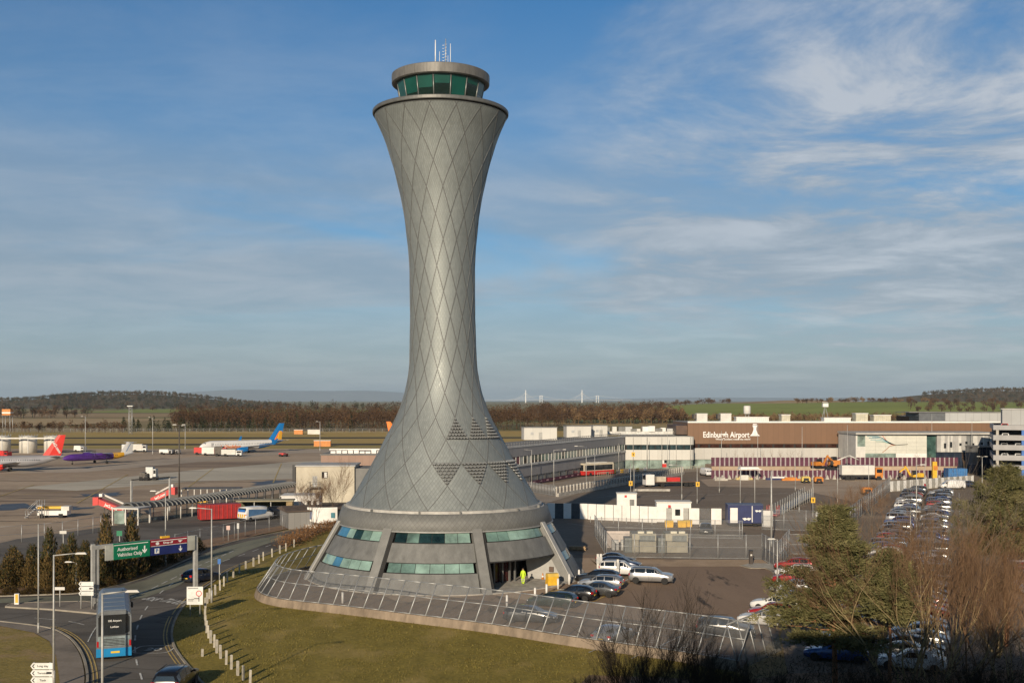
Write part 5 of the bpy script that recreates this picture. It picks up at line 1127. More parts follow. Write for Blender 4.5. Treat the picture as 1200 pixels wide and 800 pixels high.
def stroke(pts, m_, w_=.16):
    c_ = curve_pts([(X(x), Z(y)) for x, y in pts], 8); mb = MB(); o_ = [c_[0]] * 0
    a_, b__ = offset_line(c_, -w_ / 2), offset_line(c_, w_ / 2); n_ = len(c_); vs = [(p.x, -.05, p.y) for p in a_] + [(p.x, -.05, p.y) for p in b__] + [(p.x, -.032, p.y) for p in a_] + [(p.x, -.032, p.y) for p in b__]; fs = []
    for i in range(n_ - 1): fs += [(i, i + 1, n_ + i + 1, n_ + i)]
    mb.add(vs, fs); mb.build('mural_line', m_, mu, fix=False)
random.seed(2)
for k, (c_, y0) in enumerate([((.06, .25, .32), 511), ((.06, .25, .32), 513), ((.10, .35, .42), 515), ((.06, .2, .3), 512), ((.55, .12, .08), 509.5), ((.10, .30, .25), 517)]):
    m_ = mat('mural_line_%d' % k, c_, .6); x0_ = 1016 + k * 2 if k != 4 else 1034
    stroke([(x0_, y0), (1030 + k, y0 + .5), (1042, 518 + k * .3), (1050, 521), (1064, 520.4)], m_, .14)
stroke([(1034, 530), (1039, 526), (1043, 522.5), (1050, 521)], mat('mural_line_b', (.35, .16, .08), .6), .16)
part('base_glazing', arr, M_GLASSGR, (X(1014), X(1050), .1, 16, 0, Z(531))); part('white_base', arr, M_WHITE, (X(1050), X(1086), -.02, 16, 0, Z(531)))
part('stair_glazing', arr, glass_mat('stair_glass', (.05, .10, .09), .08, var=.5), (X(1086), X(1098), .8, 16, 0, Z(508.8)))
random.seed(4); mb = {0: MB(), 1: MB(), 2: MB()}; x = X(1098); ci = 0
while x < ww - .4: w2 = random.choice([.45, .6, .8]); mb[random.choice([0, 0, 1, 1, 2])].bbox(x, x + w2, -random.uniform(.02, .12), 16, Z(529.5), Z(508.8)); x += w2
for k, c_ in ((0, (.60, .60, .57)), (1, (.40, .40, .39)), (2, (.20, .21, .21))): mb[k].build('striped_cladding', mat('striped_metal_%d' % k, c_, .5, .2, .1, .6), arr)
for (px, y0, y1) in [(1106, 519, 525), (1113, 517.5, 524), (1124, 519, 522), (1131, 517, 520), (1139, 519, 525), (1149, 518, 521), (1157, 517, 523)]: part('window', arr, M_GLASSDK, (X(px), X(px + 2.6), -.16, -.1, Z(y1), Z(y0)))
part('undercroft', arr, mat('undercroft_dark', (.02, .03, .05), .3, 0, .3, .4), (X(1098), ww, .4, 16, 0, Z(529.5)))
# multi-storey car park on the right edge
d = 262.0; s = d / F; a = at(1164, d); ms = bld('multi_storey_car_park', 'grey multi-storey car park with open decks and blue columns at the right edge', (a.x, a.y, 0), R(-21.8))
def Z(py): return H - (py - YH) * s
M_DECK = mat('deck_grey_cladding', (.30, .30, .305), .6, .1, .08, .4); bands = [(498, 503.5), (509.5, 515.5), (521, 527), (533, 539), (544.5, 549.5)]
for y0, y1 in bands: part('deck_band', ms, M_DECK, (0, 34, 0, 30, Z(y1), Z(y0)))
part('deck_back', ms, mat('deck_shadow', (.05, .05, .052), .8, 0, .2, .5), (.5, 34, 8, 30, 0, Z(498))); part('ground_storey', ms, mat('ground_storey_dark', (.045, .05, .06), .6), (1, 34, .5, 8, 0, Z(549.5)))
for k, x in enumerate((.9, 6.4, 12.2, 18)): part('column', ms, M_BLUE if k == 1 or k == 3 else M_CONC, (x - .3, x + .3, .15, .75, 0, Z(498)))
part('stair_tower', ms, panel_mat('stair_tower_grey', (.32, .33, .33), 2.0), (2.1, 34, 4, 14, Z(498), Z(479.5))); part('stair_roof', ms, mat('pale_roof_edge', (.42, .41, .38)), (1.8, 34, 3.7, 14, Z(479.5), Z(478.6)))
random.seed(9)
for f, (y0, y1) in enumerate(bands[:4]):
    for k in range(4):
        if random.random() < .2: continue
        fl_ = Z(y0) - .55; x = 2.6 + k * 2.7 + random.uniform(-.2, .2)
        mbc = MB(); mbc.extr([(x - .85, fl_ - .1), (x - .85, fl_ + .5), (x - .62, fl_ + .95), (x + .62, fl_ + .95), (x + .85, fl_ + .5), (x + .85, fl_ - .1)], 1.2, 5.2)
        cl = random.choice(['silver', 'red', 'black', 'white', 'grey']); co = mbc.build('parked_car', PAINTS[cl]); co.location = (a.x, a.y, 0); co.rotation_euler = (0, 0, R(-21.8))
        tag(co, f'{cl} car, {["first", "second", "third", "fourth"][k]} from the left on the {["top", "second highest", "middle", "lowest"][f]} open deck of the multi-storey', 'car', 'cars on the multi-storey decks')
        wn_ = MB(); wn_.bbox(x - .55, x + .55, 1.16, 1.2, fl_ + .5, fl_ + .86); w__ = wn_.build('windscreen', M_CARGL, co)
# dark glass link under the multi-storey
a, b_ = at(1146, 290), at(1166, 290); o = bld('glass_link', 'dark blue glazed link beside the multi-storey car park', (a.x, a.y, 0)); part('glazing', o, mat('blue_black_glass', (.006, .015, .035), .1, 0, .3, .3), (0, b_.x - a.x, 0, 8, 0, 7.2)); part('roof', o, M_ROOFG, (-.2, b_.x - a.x, -.3, 8, 7.2, 7.5))
mb = MB(); [mb.bbox(.05 + k * 1.1, .12 + k * 1.1, -.06, 0, 0, 7.2) for k in range(4)]; mb.build('mullion', M_DARKPOLE, o)

# ------------------------------------------------------------------ buildings left of the tower
M_BEIGE = mat('beige_render', (.50, .455, .36), .8, 0, .10, .35)
a = G(347, 589); d = a.y; s = d / F
o = bld('service_building', 'cream rendered flat-roofed service building with an outside stair, left of the tower', (a.x, a.y, 0), R(2)); ww = (415 - 347) * s; hh = H - (546.5 - YH) * s
part('wall', o, M_BEIGE, (0, ww, 0, 10, 0, hh)); part('roof', o, mat('pale_flat_roof', (.40, .40, .39), .7, 0, .1, .4), (-.2, ww + .2, -.2, 10.2, hh, hh + .25)); part('annex', o, mat('annex_grey', (.17, .17, .165), .7, 0, .1, .4), (ww, ww + 6, .6, 10, 0, hh - .4))
wd = part('window', o, M_GLASSDK, (ww * .44, ww * .44 + 1.1, -.05, .0, hh - 2.2, hh - 1.0)); part('window_frame', wd, M_OFFWHITE, (ww * .44 + .5, ww * .44 + 1.0, -.09, -.05, hh - 2.1, hh - 1.1))
mb = MB(); mb.bbox(-.7, -.1, -.1, .6, hh - 2.8, hh + .3); mb.build('downpipe_box', M_BLACK, o)
mb = MB(); mb.bbox(2.6, 4.6, -1.6, -.1, 3.0, 3.12); [mb.tube((x, y, 0), (x, y, 4.1), .05, .05, 4) for x in (2.7, 4.5) for y in (-1.5, -.3)]; mb.tube((2.6, -1.5, 4.1), (4.6, -1.5, 4.1), .04, .04, 4)
for k in range(12): mb.bbox(2.3 - k * .26, 2.6 - k * .26, -1.5, -.6, 2.9 - k * .25, 3.0 - k * .25)
mb.tube((2.6, -1.5, 4.0), (-.6, -1.5, 1.1), .04, .04, 4); mb.tube((2.6, -1.5, 3.05), (-.6, -1.5, .1), .06, .06, 4); mb.build('stair', mat('stair_steel', (.22, .21, .19), .6, .3), o)
part('stair_door', o, mat('door_grey', (.34, .35, .35), .5), (3.1, 4.0, -.05, 0, 3.1, 5.1))
a = at(376, 226); s = a.y / F; o = bld('brown_store', 'pinkish brown ribbed store building behind the cream service building', (a.x, a.y, 0)); hh = H - (533 - YH) * s
part('wall', o, panel_mat('pink_brown_panel', (.30, .20, .155), 1.4, .7, .85), (0, 14, 0, 14, 0, hh)); part('roof', o, M_ROOFG, (-.2, 14.2, -.2, 14.2, hh, hh + .2))
mb = MB(); random.seed(3)
for k in range(9): x = 1.5 + k * 1.2; mb.bbox(x, x + 1.0, 3, 5, hh + .2, hh + random.uniform(.6, 1.0))
mb.bbox(1.2, 13, 3.2, 4.6, hh + .9, hh + 1.15); mb.build('rooftop_pipework', M_WHITE, o)
a = G(320, 608); s = a.y / F
o = bld('site_cabin', 'white flat site cabin in front of the cream building', (a.x - 0.3, a.y + 8, 0), R(4)); part('wall', o, M_WHITE, (0, 6.4, 0, 5, 0, 3.0)); part('roof', o, M_OFFWHITE, (-.15, 6.55, -.15, 5.15, 3.0, 3.2)); [part('window', o, M_GLASSDK, (x, x + .6, -.05, 0, 1.5, 2.3)) for x in (4.4, 5.4)]; part('door', o, M_ZPAN, (1.0, 1.9, -.05, 0, 0, 2.1))
o = bld('open_shed', 'timber-fronted open shed between the canopy walkway and the vans', (at(278, 184).x, 184, 0), R(6)); part('back_wall', o, mat('olive_shed', (.10, .095, .05), .8), (0, 9, 3, 3.2, 0, 2.7)); part('roof', o, mat('shed_roof', (.30, .27, .18), .8), (-.2, 9.2, -.3, 3.4, 2.7, 2.9)); part('timber_end', o, mat('timber_boards', (.30, .22, .11), .8, 0, .2, 3), (8.0, 9.0, 0, 3, 0, 2.7)); [part('post', o, M_POLE, (x, x + .12, 0, .12, 0, 2.7)) for x in (.1, 2.7, 5.4)]
o = bld('grey_store_shed', 'long low shed with a brown sloping roof and grey end wall beside the tower', (at(338, 168).x, 168, 0), R(24)); part('wall', o, panel_mat('grey_shed_wall', (.24, .235, .225), .9), (0, 12, 0, 6, 0, 2.6)); mb = MB(); mb.extr([(-.3, 2.6), (-.3, 2.75), (3.0, 3.3), (6.3, 2.75), (6.3, 2.6)], -.4, 12.4, 0, 'x'); mb.build('roof', mat('brown_felt', (.10, .075, .06), .9, 0, .2, 1), o)
# curved white billboard and its twin panels
a = G(377, 619); o = bld('curved_billboard', 'white curved billboard with two small blue panels below bare trees', (a.x, a.y, .1), 0, 'billboard'); mb = MB(); n = 16; vs = []
for k in range(n + 1):
    x = -2.3 + 4.6 * k / n; y = .5 * (x / 2.3) ** 2; zb = .6 - .45 * math.cos(PI * x / 4.6) + .45; vs += [(x, y, zb + .1), (x, y, 3.1), (x, y + .12, 3.1), (x, y + .12, zb + .1)]
fs = [(0, 1, 2, 3), (n * 4 + 3, n * 4 + 2, n * 4 + 1, n * 4)]
for k in range(n):
    for q in range(4): b0 = k * 4 + q; b1 = k * 4 + (q + 1) % 4; fs.append((b0, b1, b1 + 4, b0 + 4))
mb.add(vs, fs); bo = mb.build('board', M_WHITE, o); part('sign_panel', bo, mat('slate_blue_panel', (.06, .10, .22), .5), (-1.85, -1.2, .22, .30, 1.3, 2.5)); part('sign_panel', bo, mat('teal_panel', (.02, .16, .21), .5), (1.25, 1.95, .18, .26, 1.5, 2.3))
mb = MB(); [mb.tube((x, .4, 0), (x, .4, 2.9), .07, .07, 6) for x in (-1.7, 1.7)]; mb.bbox(-2.4, -.6, -.1, .3, 0, .5); mb.build('support', M_OFFWHITE, o)
# fuel tanks
for k, (px, lb) in enumerate([(2, 'white fuel tank cut by the left edge of the photo'), (33, 'white fuel tank in the middle of the three'), (62, 'white fuel tank behind the red fin of the silver jet')]):
    d = 412; a = at(px, d); o = bld('fuel_tank', lb, (a.x, a.y, .05), 0, 'tank', 'white fuel tanks beyond the apron'); mb = MB(); mb.lathe([(3.1, 0), (3.1, 6.0), (3.0, 6.15), (0, 6.5)], n=32); mb.build('shell', mat('tank_white', (.66, .64, .58), .5, 0, .06, .6), o)
    mb = MB(); mb.lathe([(3.25, 5.9), (3.25, 6.0), (3.1, 6.0)], n=32, smooth=False)
    for q in range(16): t = 2 * PI * q / 16; mb.tube((3.2 * math.cos(t), 3.2 * math.sin(t), 6), (3.2 * math.cos(t), 3.2 * math.sin(t), 6.9), .05, .05, 4)
    mb.build('top_railing', M_STEEL, o); mb = MB(); mb.tube((-1.2, -3.05, 0), (-1.2, -3.05, 6.9), .06, .06, 4); mb.tube((-.8, -3.05, 0), (-.8, -3.05, 6.9), .06, .06, 4); [mb.bbox(-1.2, -.8, -3.08, -3.02, .4 + .45 * q, .45 + .45 * q) for q in range(14)]; mb.build('ladder', M_STEEL, o)
a, b_ = at(-6, 411), at(70, 411); o = bld('pipe_bridge', 'pale pipe gantry linking the tops of the fuel tanks', (a.x, a.y - 4.2, 0), 0, 'pipe bridge'); part('walkway', o, M_OFFWHITE, (0, b_.x - a.x, -.3, .3, 5.4, 5.9)); [part('support', o, M_STEEL, (x, x + .2, -.1, .1, 0, 5.4)) for x in (4.5, 14, 22.5)]
# approach radar and lattice masts on the far field
a = at(9, 640); o = bld('orange_radar_tower', 'orange and white striped hut on a short lattice tower, far left field', (a.x, a.y, 0), 0, 'radar tower'); part('hut', o, M_ORANGE, (-2.4, 2.4, -2, 2, 11, 14.5)); part('white_band', o, M_WHITE, (-2.45, 2.45, -2.05, 2.05, 12.0, 12.8)); mb = MB(); [mb.tube((x * 2.2, y * 1.8, 0), (x * 2.0, y * 1.6, 11), .16, .16, 4) for x in (-1, 1) for y in (-1, 1)]; mb.build('lattice', M_STEEL, o)
a = at(153, 640); o = bld('lattice_mast', 'pale lattice mast standing in the field beyond the apron', (a.x, a.y, 0), 0, 'mast'); mb = MB(); [mb.tube((x * .9, y * .9, 0), (x * .8, y * .8, 16), .14, .12, 4) for x in (-1, 1) for y in (-1, 1)]; [mb.tube((x * .85, -.85, k * 2), (-x * .85, -.85, k * 2 + 2), .08, .08, 4) for k in range(8) for x in (-1, 1)]; mb.build('lattice', M_STEEL, o); part('head_platform', o, M_STEEL, (-1.6, 1.6, -1.2, 1.2, 16, 16.5))
M_STRW = mat('pale_stripe', (.34, .30, .30), .6, 0, .12, 1)
def each(name, mb, m, parent, pts):
    o = mb.build(name, m, parent)
    for k, p in enumerate(pts):
        c = o
        if k: c = o.copy(); COL.objects.link(c); c.parent = parent
        c.location = (p[0], p[1], p[2] if len(p) > 2 else 0)
# ------------------------------------------------------------------ lamp posts
def lamp(px, ytop, base, arm=(1, 0), armlen=1.6, label='', group='lamp posts', dark=False, n_heads=1, thick=.085, head='flat'):
    b = G(*base) if isinstance(base, tuple) else at(px, base); h = H - (ytop - YH) * b.y / F
    o = thing('lamp_post', label, 'lamp post', (b.x, b.y, 0.02), 0, group); m = M_DARKPOLE if dark else M_POLE
    mb = MB(); mb.tube((0, 0, 0), (0, 0, 1.2), thick * 1.35, thick * 1.25, 8); mb.tube((0, 0, 1.2), (0, 0, h), thick, thick * .65, 8); mb.build('pole', m, o)
    for k in range(n_heads):
        a = Vector(arm) * (1 if k == 0 else -1); a = a.normalized()
        if head == 'none': break
        mb = MB(); e = Vector((a.x * armlen, a.y * armlen, h + .08)); mb.tube((0, 0, h - .05), e, .045, .04, 6); mb.build('arm', m, o)
        mb = MB(); mb.box((e.x + a.x * .3, e.y + a.y * .3, h + .08), (.78, .24, .12), math.atan2(a.y, a.x), 0, .7); mb.build('lamp_head', M_OFFWHITE, o)
    return o
def plain(px, ytop, base, label, cat='post', name='post', group='plain posts', r=.07, m=None):
    b = G(*base) if isinstance(base, tuple) else at(px, base); h = H - (ytop - YH) * b.y / F; o = thing(name, label, cat, (b.x, b.y, .02), 0, group); mb = MB(); mb.tube((0, 0, 0), (0, 0, .9), r * 1.3, r * 1.2, 8); mb.tube((0, 0, .9), (0, 0, h), r, r * .7, 8); mb.build('pole', m or M_POLE, o); mb = MB(); mb.lathe([(r, h), (r * .9, h + .05), (0, h + .07)], n=8); mb.build('cap', M_STEEL, o); return o
LG = 'tall lamp posts along the left road'
lamp(63, 650, (63, 806), (1, .1), 1.5, 'grey lamp post with its arm to the right, standing by the flag-shaped direction signs', LG)
plain(44.5, 615, (45, 742), 'bare grey pole at the edge of the roundabout grass', group=LG)
lamp(120, 695, 61.5, (1, .15), 1.3, 'lamp post in front of the back of the bus', LG)
lamp(248, 596, (248, 706), (-1, 0), 1.5, 'lamp post beside the bollards with its arm to the left', LG)
lamp(193.5, 576, (194, 664), (-1, .1), 1.2, 'lamp post behind the overhead gantry sign', LG)
lamp(210, 498, (210, 591), (1, 0), .55, 'dark floodlight mast with two flat heads, tallest on the apron edge', 'apron floodlight masts', True, 2, .16)
AP = 'apron floodlight masts'
for px, yt, d, lb in [(100, 488, 395, 'apron floodlight mast behind the purple plane'), (179, 489, 400, 'apron floodlight mast between the purple and the white plane'), (217, 499, 440, 'short apron mast right of the dark floodlight mast'), (375, 494, 425, 'apron floodlight mast in front of the dark firs, left of the tower'), (469, 491, 430, 'apron mast whose head peeps out beside the tower')]:
    lamp(px, yt, d, (-1, 0), .9, lb, AP, thick=.15)
CP = 'lamp posts in the compound'
for px, yt, base, lb, hd_ in [(799, 545, (799, 586), 'lamp post at the left of the compound lot, in front of the flatbed', 1), (817, 546, (817, 590), 'pole with a yellow tag right of the white cabin', 0), (843, 541, (843, 577), 'pole standing in the open lot by the small white van', 0), (867.5, 545, (867.5, 593), 'pole above the blue trailer with a yellow tag', 0), (884.5, 550, (884.5, 600), 'lamp post with a broad white head above the blue trailer', 2), (888, 497, 300, 'tall pole in front of the tower emblem', 0), (904, 552, (904, 640), 'thick camera mast rising past the fence gate', 0), (932, 542, (932, 575), 'pole with a leaning prop at the back of the lot', 0), (936.5, 576, (936.5, 600), 'short pole with a round white lamp by the scaffold stair', 0), (952.6, 536, (952.6, 606), 'pole with a yellow tag right of the scaffold stair', 0), (981.5, 548, (981.5, 590), 'pole at the edge of the bare scrub', 0), (993, 498, 290, 'tall pole at the left end of the mural building', 0), (845.5, 505, 300, 'slim pole below the airport lettering', 0), (940, 500, 298, 'slim pole before the brown hall, right of the emblem', 0), (1018, 545, (1018, 580), 'slim pole by the orange generator', 0), (1084, 540, (1084, 572), 'lamp pole behind the white panel fence', 0), (739, 543, (739, 588), 'pole with a yellow tag above the white hoarding', 0), (743, 545, (743, 578), 'pole left of the flatbed lorry', 0), (687, 523, (687, 575), 'lamp pole with a left arm by the red bus', 1), (649, 527, (649, 578), 'lamp pole with a right arm before the grey wing', 3), (623, 527, (623, 570), 'lamp pole with a left arm nearest the tower before the grey wing', 1), (697, 530, (697, 568), 'slim pole right of the red bus', 0), (725, 520, (725, 551), 'slim pole at the inner corner of the terminal', 0), (1151, 535, (1151, 566), 'lamp pole with a two-sided head by the multi-storey', 2), (1139, 490, 300, 'tall pole by the striped metal wing', 0), (1092, 485, 310, 'tall pole before the stair glazing', 0), (758, 512, 312, 'slim pole at the white block', 0), (782, 510, 312, 'pole at the right of the white block', 0)]:
    if hd_ == 0: plain(px, yt, base, lb, group=CP, r=.13 if 'thick' in lb else .075)
    else: lamp(px, yt, base, (1 if hd_ == 3 else -1, 0), 1.9 if hd_ in (1, 3) else .6, lb, CP, n_heads=2 if hd_ == 2 else 1)
lamp(911, 632, (911, 704), (-1, -.2), .35, 'lamp post with a small round head in the tower plot beside the pine', CP)
lamp(1074, 545, (1074, 640), (1, 0), .5, 'slim lamp post among the rows of the big car park', CP); lamp(1067, 600, (1067, 668), (1, 0), .5, 'slim pole in the near part of the big car park', CP)
for px, py, lb in [(827, 537, 0)]: pass
for k, (px, py) in enumerate([(739, 580), (817.5, 593), (867.5, 592), (952.5, 587.5)]):
    pass
# ------------------------------------------------------------------ timber bollards, in two lines along the kerb
bol = [(259, 814), (253, 806.5), (247, 799), (292 - 6, 799.5)]
bpx = [(293, 802.5), (285, 797), (278.5, 791.5), (271, 784), (265, 778.5), (258.5, 771.5), (254, 765), (251, 758.5), (247, 753.5), (244.5, 747.5), (242, 741.5), (241, 735), (240.3, 727.5), (240.2, 720), (240.6, 713), (243, 707), (245.2, 701.5), (252.3, 697), (258, 691.5), (262.5, 686.8), (266.5, 682), (273.3, 676.5), (280.5, 671.5), (288, 667.8), (297, 663.5), (303.5, 660), (308.5, 656.6), (319, 652.4), (328, 648.4), (335, 645.6), (344.5, 641)]
b0 = MB(); b0.box((0, 0, .5), (.16, .16, 1.0), .3); bmesh_ = None
o0 = b0.build('timber_bollard', mat('weathered_timber', (.42, .39, .33), .85, 0, .15, 3)); c0_ = MB(); c0_.box((0, 0, 1.02), (.17, .17, .04), .3, 0, .6); cc_ = c0_.build('cap', mat('pale_timber_cap', (.5, .47, .4), .8), o0)
tag(o0, 'first of the line of pale square timber bollards from the bottom edge of the photo', 'bollard', 'timber bollards along the kerb')
onum = lambda k: ordn[k]
for k, (px, py) in enumerate(bpx):
    p = G(px, py); o = o0 if k == 0 else dup(o0); o.location = (p.x, p.y, .03); o['label'] = f'{ordn[k]} pale square timber bollard of the kerb line, counted from the bottom edge'; o.rotation_euler = (random.uniform(-.03, .03), random.uniform(-.03, .03), random.uniform(-.4, .4))
p = G(237, 769); o = dup(o0, (p.x, p.y, .03), .2, 'short timber stump standing alone inside the kerb bend'); o.scale = (1, 1, .55)
# ------------------------------------------------------------------ leaning fence on its concrete wall
fo = thing('leaning_fence', 'leaning mesh fence on a low concrete wall curving round the tower plot', 'fence', (0, 0, 0))
cc = [Vector(p) for p in fence_line]; inn = offset_line(cc, 0.0)
def side(pts, d): return offset_line(pts, d)
# wall (outer foot, sloping face)
mb = MB(); outl = cc; w_top = side(cc, .22); w_in = side(cc, .50); n = len(cc); WT = .72
vs = [(p.x, p.y, 0) for p in outl] + [(p.x, p.y, WT) for p in w_top] + [(p.x, p.y, WT) for p in w_in] + [(p.x, p.y, 0) for p in w_in]; fs = []
for i in range(n - 1):
    for k in range(3): fs.append((k * n + i, k * n + i + 1, (k + 1) * n + i + 1, (k + 1) * n + i))
fs += [(0, n, 2 * n, 3 * n), (n - 1, 2 * n - 1, 3 * n - 1, 4 * n - 1)]
mb.add(vs, fs)
def wall_material():
    m = mat('board_marked_wall', (.235, .185, .135), .9, 0, .22, 1.1, bump=.3, stretch=(1, 1, .35)); return m
mb.build('retaining_wall', wall_material(), fo)
rs = resample(side(cc, .32), 1.72); LEAN, FH = 1.75, 2.55
nr = side(rs, 1.0); dirs = [(b - a) for a, b in zip(rs, nr)]
def fpt(i, t): p = rs[i] + dirs[i] * (LEAN * t); return Vector((p.x, p.y, WT + FH * t))
for i in range(len(rs)):
    mb = MB(); mb.tube(fpt(i, 0), fpt(i, 1.0), .055, .05, 6); mb.build('fence_post', M_STEEL, fo)
for t, r_ in ((.02, .035), (.55, .035), (1.0, .05)):
    mb = MB()
    for i in range(len(rs) - 1): mb.tube(fpt(i, t), fpt(i + 1, t), r_, r_, 5)
    mb.build('rail', M_STEEL, fo)
mb = MB()
for i in range(len(rs) - 1): mb.add([fpt(i, .02), fpt(i + 1, .02), fpt(i + 1, .99), fpt(i, .99)], [(0, 1, 2, 3)])
mb.build('mesh_panel', M_MESHF, fo, fix=False)
# return leg of the fence at its near right corner
rf0, rf1 = rs[0], Vector(G(917, 762)[:2]); rd = (rf1 - rf0); rl = rd.length; rd.normalize(); rn = Vector((-rd.y, rd.x)); fo2 = thing('return_fence', 'short leg of mesh fence turning away at the near corner of the leaning fence', 'fence', (0, 0, 0)); mb = MB(); mp_ = MB()
for k in range(int(rl / 1.7) + 1):
    p = rf0 + rd * (1.7 * k); q = p + rn * (0.9); mb.tube((p.x, p.y, .05), (q.x - (q.x - p.x) * 0, q.y, WT + FH), .05, .05, 6)
mb.build('fence_post', M_STEEL, fo2); a, b = rf0, rf0 + rd * rl; mp_.add([(a.x, a.y, .05), (b.x, b.y, .05), (b.x + rn.x * .9, b.y + rn.y * .9, WT + FH), (a.x + rn.x * .9, a.y + rn.y * .9, WT + FH)], [(0, 1, 2, 3)]); mp_.build('mesh_panel', M_MESHD, fo2, fix=False)
mb = MB(); mb.tube((a.x + rn.x * .9, a.y + rn.y * .9, WT + FH), (b.x + rn.x * .9, b.y + rn.y * .9, WT + FH), .05, .05, 6); mb.build('rail', M_STEEL, fo2)
# ------------------------------------------------------------------ upright mesh fences
def fence(name, label, pts, h, step, m=M_MESHF, rails=(.05, .5, 1.0), post_r=.05, group=None, z=0.03, mpost=None, cat='fence'):
    o = thing(name, label, cat, (0, 0, 0), 0, group); P = resample([Vector(p[:2]) for p in pts], step)
    if (P[-1] - Vector(pts[-1][:2])).length > .3: P.append(Vector(pts[-1][:2]))
    mb = MB(); mb.tube((0, 0, z), (0, 0, z + h + .06), post_r, post_r, 6); each('post', mb, mpost or M_STEEL, o, P)
    mb = MB()
    for t in rails:
        for a, b in zip(P, P[1:]): mb.tube((a.x, a.y, z + h * t), (b.x, b.y, z + h * t), .03, .03, 4)
    mb.build('rail', mpost or M_STEEL, o); mb = MB()
    for a, b in zip(P, P[1:]): mb.add([(a.x, a.y, z + .04), (b.x, b.y, z + .04), (b.x, b.y, z + h), (a.x, a.y, z + h)], [(0, 1, 2, 3)])
    mb.build('mesh_panel', m, o, fix=False); return o
fence('enclosure_fence', 'front run of the tall mesh fence round the generators', [G(711, 653.5), G(893, 656)], 3.0, 3.4, M_MESHF)
fence('enclosure_fence', 'left side of the mesh fence round the generators', [G(711, 653), G(697, 628)], 3.0, 3.2, M_MESHD)
fence('enclosure_fence', 'back run of the mesh fence behind the generators', [G(697, 628), G(870, 632)], 2.6, 3.4, M_MESHF)
fence('enclosure_fence', 'dense right-hand fence leg beside the gate near the pine', [G(893, 656), G(912, 668), G(925, 650)], 3.2, 2.0, M_MESHD)
fence('site_fence', 'wire panel fence right of the blue trailer', [G(893, 621), G(960, 623), G(985, 626)], 3.1, 3.2, M_MESHF)
fence('site_fence', 'wire gate panels beside the scrub above the pine', [G(925, 650), G(948, 650)], 2.6, 2.6, M_MESHF)
fence('diagonal_site_fence', 'long mesh fence running diagonally along the edge of the big car park', [G(985, 626), G(1043, 576)], 3.0, 3.0, M_MESHD)
fence('yard_fence', 'thin mesh fence along the verge between road and service yard', [G(205, 648), G(255, 636), G(300, 625.5), G(345, 618.5), G(372, 616)], 2.4, 3.0, mat('thin_mesh', (.3, .3, .3), .6, .2, .1, 2, alpha=.10), (.98,), .04)
fence('apron_fence', 'wire fence with lattice gates at the left edge below the apron', [G(-30, 640), G(60, 633), G(118, 624)], 2.4, 3.0, mat('thin_mesh', (.3, .3, .3)), (.5, .98), .05)
# ------------------------------------------------------------------ white hoarding
def hoarding(name, label, a, b, h, pw, m1, m2, gap=.03, z=.04, group=None, t=.07, post=True):
    o = thing(name, label, 'hoarding', (0, 0, 0), 0, group); a, b = Vector(a[:2]), Vector(b[:2]); n = max(1, int((b - a).length / pw)); m0, m1_, mp_ = MB(), MB(), MB()
    for k in range(n):
        p, q = a.lerp(b, (k + gap - (.22 if m2 is M_STRW and k % 2 == 0 else -.22 if m2 is M_STRW else 0)) / n), a.lerp(b, (k + 1 - gap + (.22 if m2 is M_STRW and k % 2 == 0 else -.22 if m2 is M_STRW else 0)) / n); (m0 if (k % 2 == 0 or m2 is None) else m1_).wall(p, q, z, z + h, t)
        mp_.wall(a.lerp(b, k / n) - (b - a).normalized() * .04, a.lerp(b, k / n) + (b - a).normalized() * .04, z, z + h * .98, t * .6)
    m0.build('panel', m1, o)
    if m2: m1_.build('coloured_panel', m2, o)
    mp_.build('joint_post', M_DARKPOLE, o); return o
hoarding('white_hoarding', 'long run of tall white hoarding panels across the compound', G(689, 608.5), G(770, 612.5), 2.55, 1.32, M_WHITE, None)
hoarding('white_hoarding', 'short white hoarding run right of the white cabin', G(807, 614), G(846, 614.5), 2.5, 1.6, M_WHITE, M_MESHF, .04)
hoarding('white_hoarding', 'white hoarding panel right of the blue trailer', G(893, 617), G(906, 617.5), 2.5, 1.6, M_WHITE, None)
hoarding('white_hoarding', 'white hoarding panels in the tower shadow, right behind the tower skirt', G(641, 607), G(689, 608), 2.5, 1.35, M_WHITE, mat('dark_gate_mesh', (.05, .06, .07), .6, 0, .2, 2))
hoarding('white_panel_fence', 'white and see-through panels fencing the far end of the big car park', G(1043, 576), G(1141, 568), 2.2, 1.15, M_WHITE, mat('grey_panel', (.36, .35, .32), .7, 0, .15, 1))
# plum and white striped hoardings, lower and upper
hoarding('striped_hoarding', 'lower run of plum and white striped hoarding in front of the terminal', G(834, 560.5), G(1110, 560.5), 2.05, .55, M_PLUM, M_STRW, .0, group='striped hoardings')
a, b = at(834, 296), at(1122, 296); hoarding('striped_hoarding', 'upper run of plum and white striped hoarding, standing on the raised road', a, b, 2.3, .62, M_PLUM, M_STRW, .0, 2.0, group='striped hoardings')
mb = MB(); mb.bbox(a.x, b.x, 296.2, 306, 0.0, 2.05); tag(mb.build('raised_road_bank', M_GRAVEL), kind='structure')
bt = thing('hoarding_buttress_row', 'row of pale wedge feet propping the striped hoarding', 'buttresses', (0, 0, 0)); mb = MB(); pa, pb = G(838, 561.5), G(1108, 561.5)
mb.extr([(-.45, .05), (.45, .05), (.12, 1.1), (-.12, 1.1)], -.5, 0); each('foot', mb, M_CONC, bt, [pa.lerp(pb, k / 33) for k in range(34)])
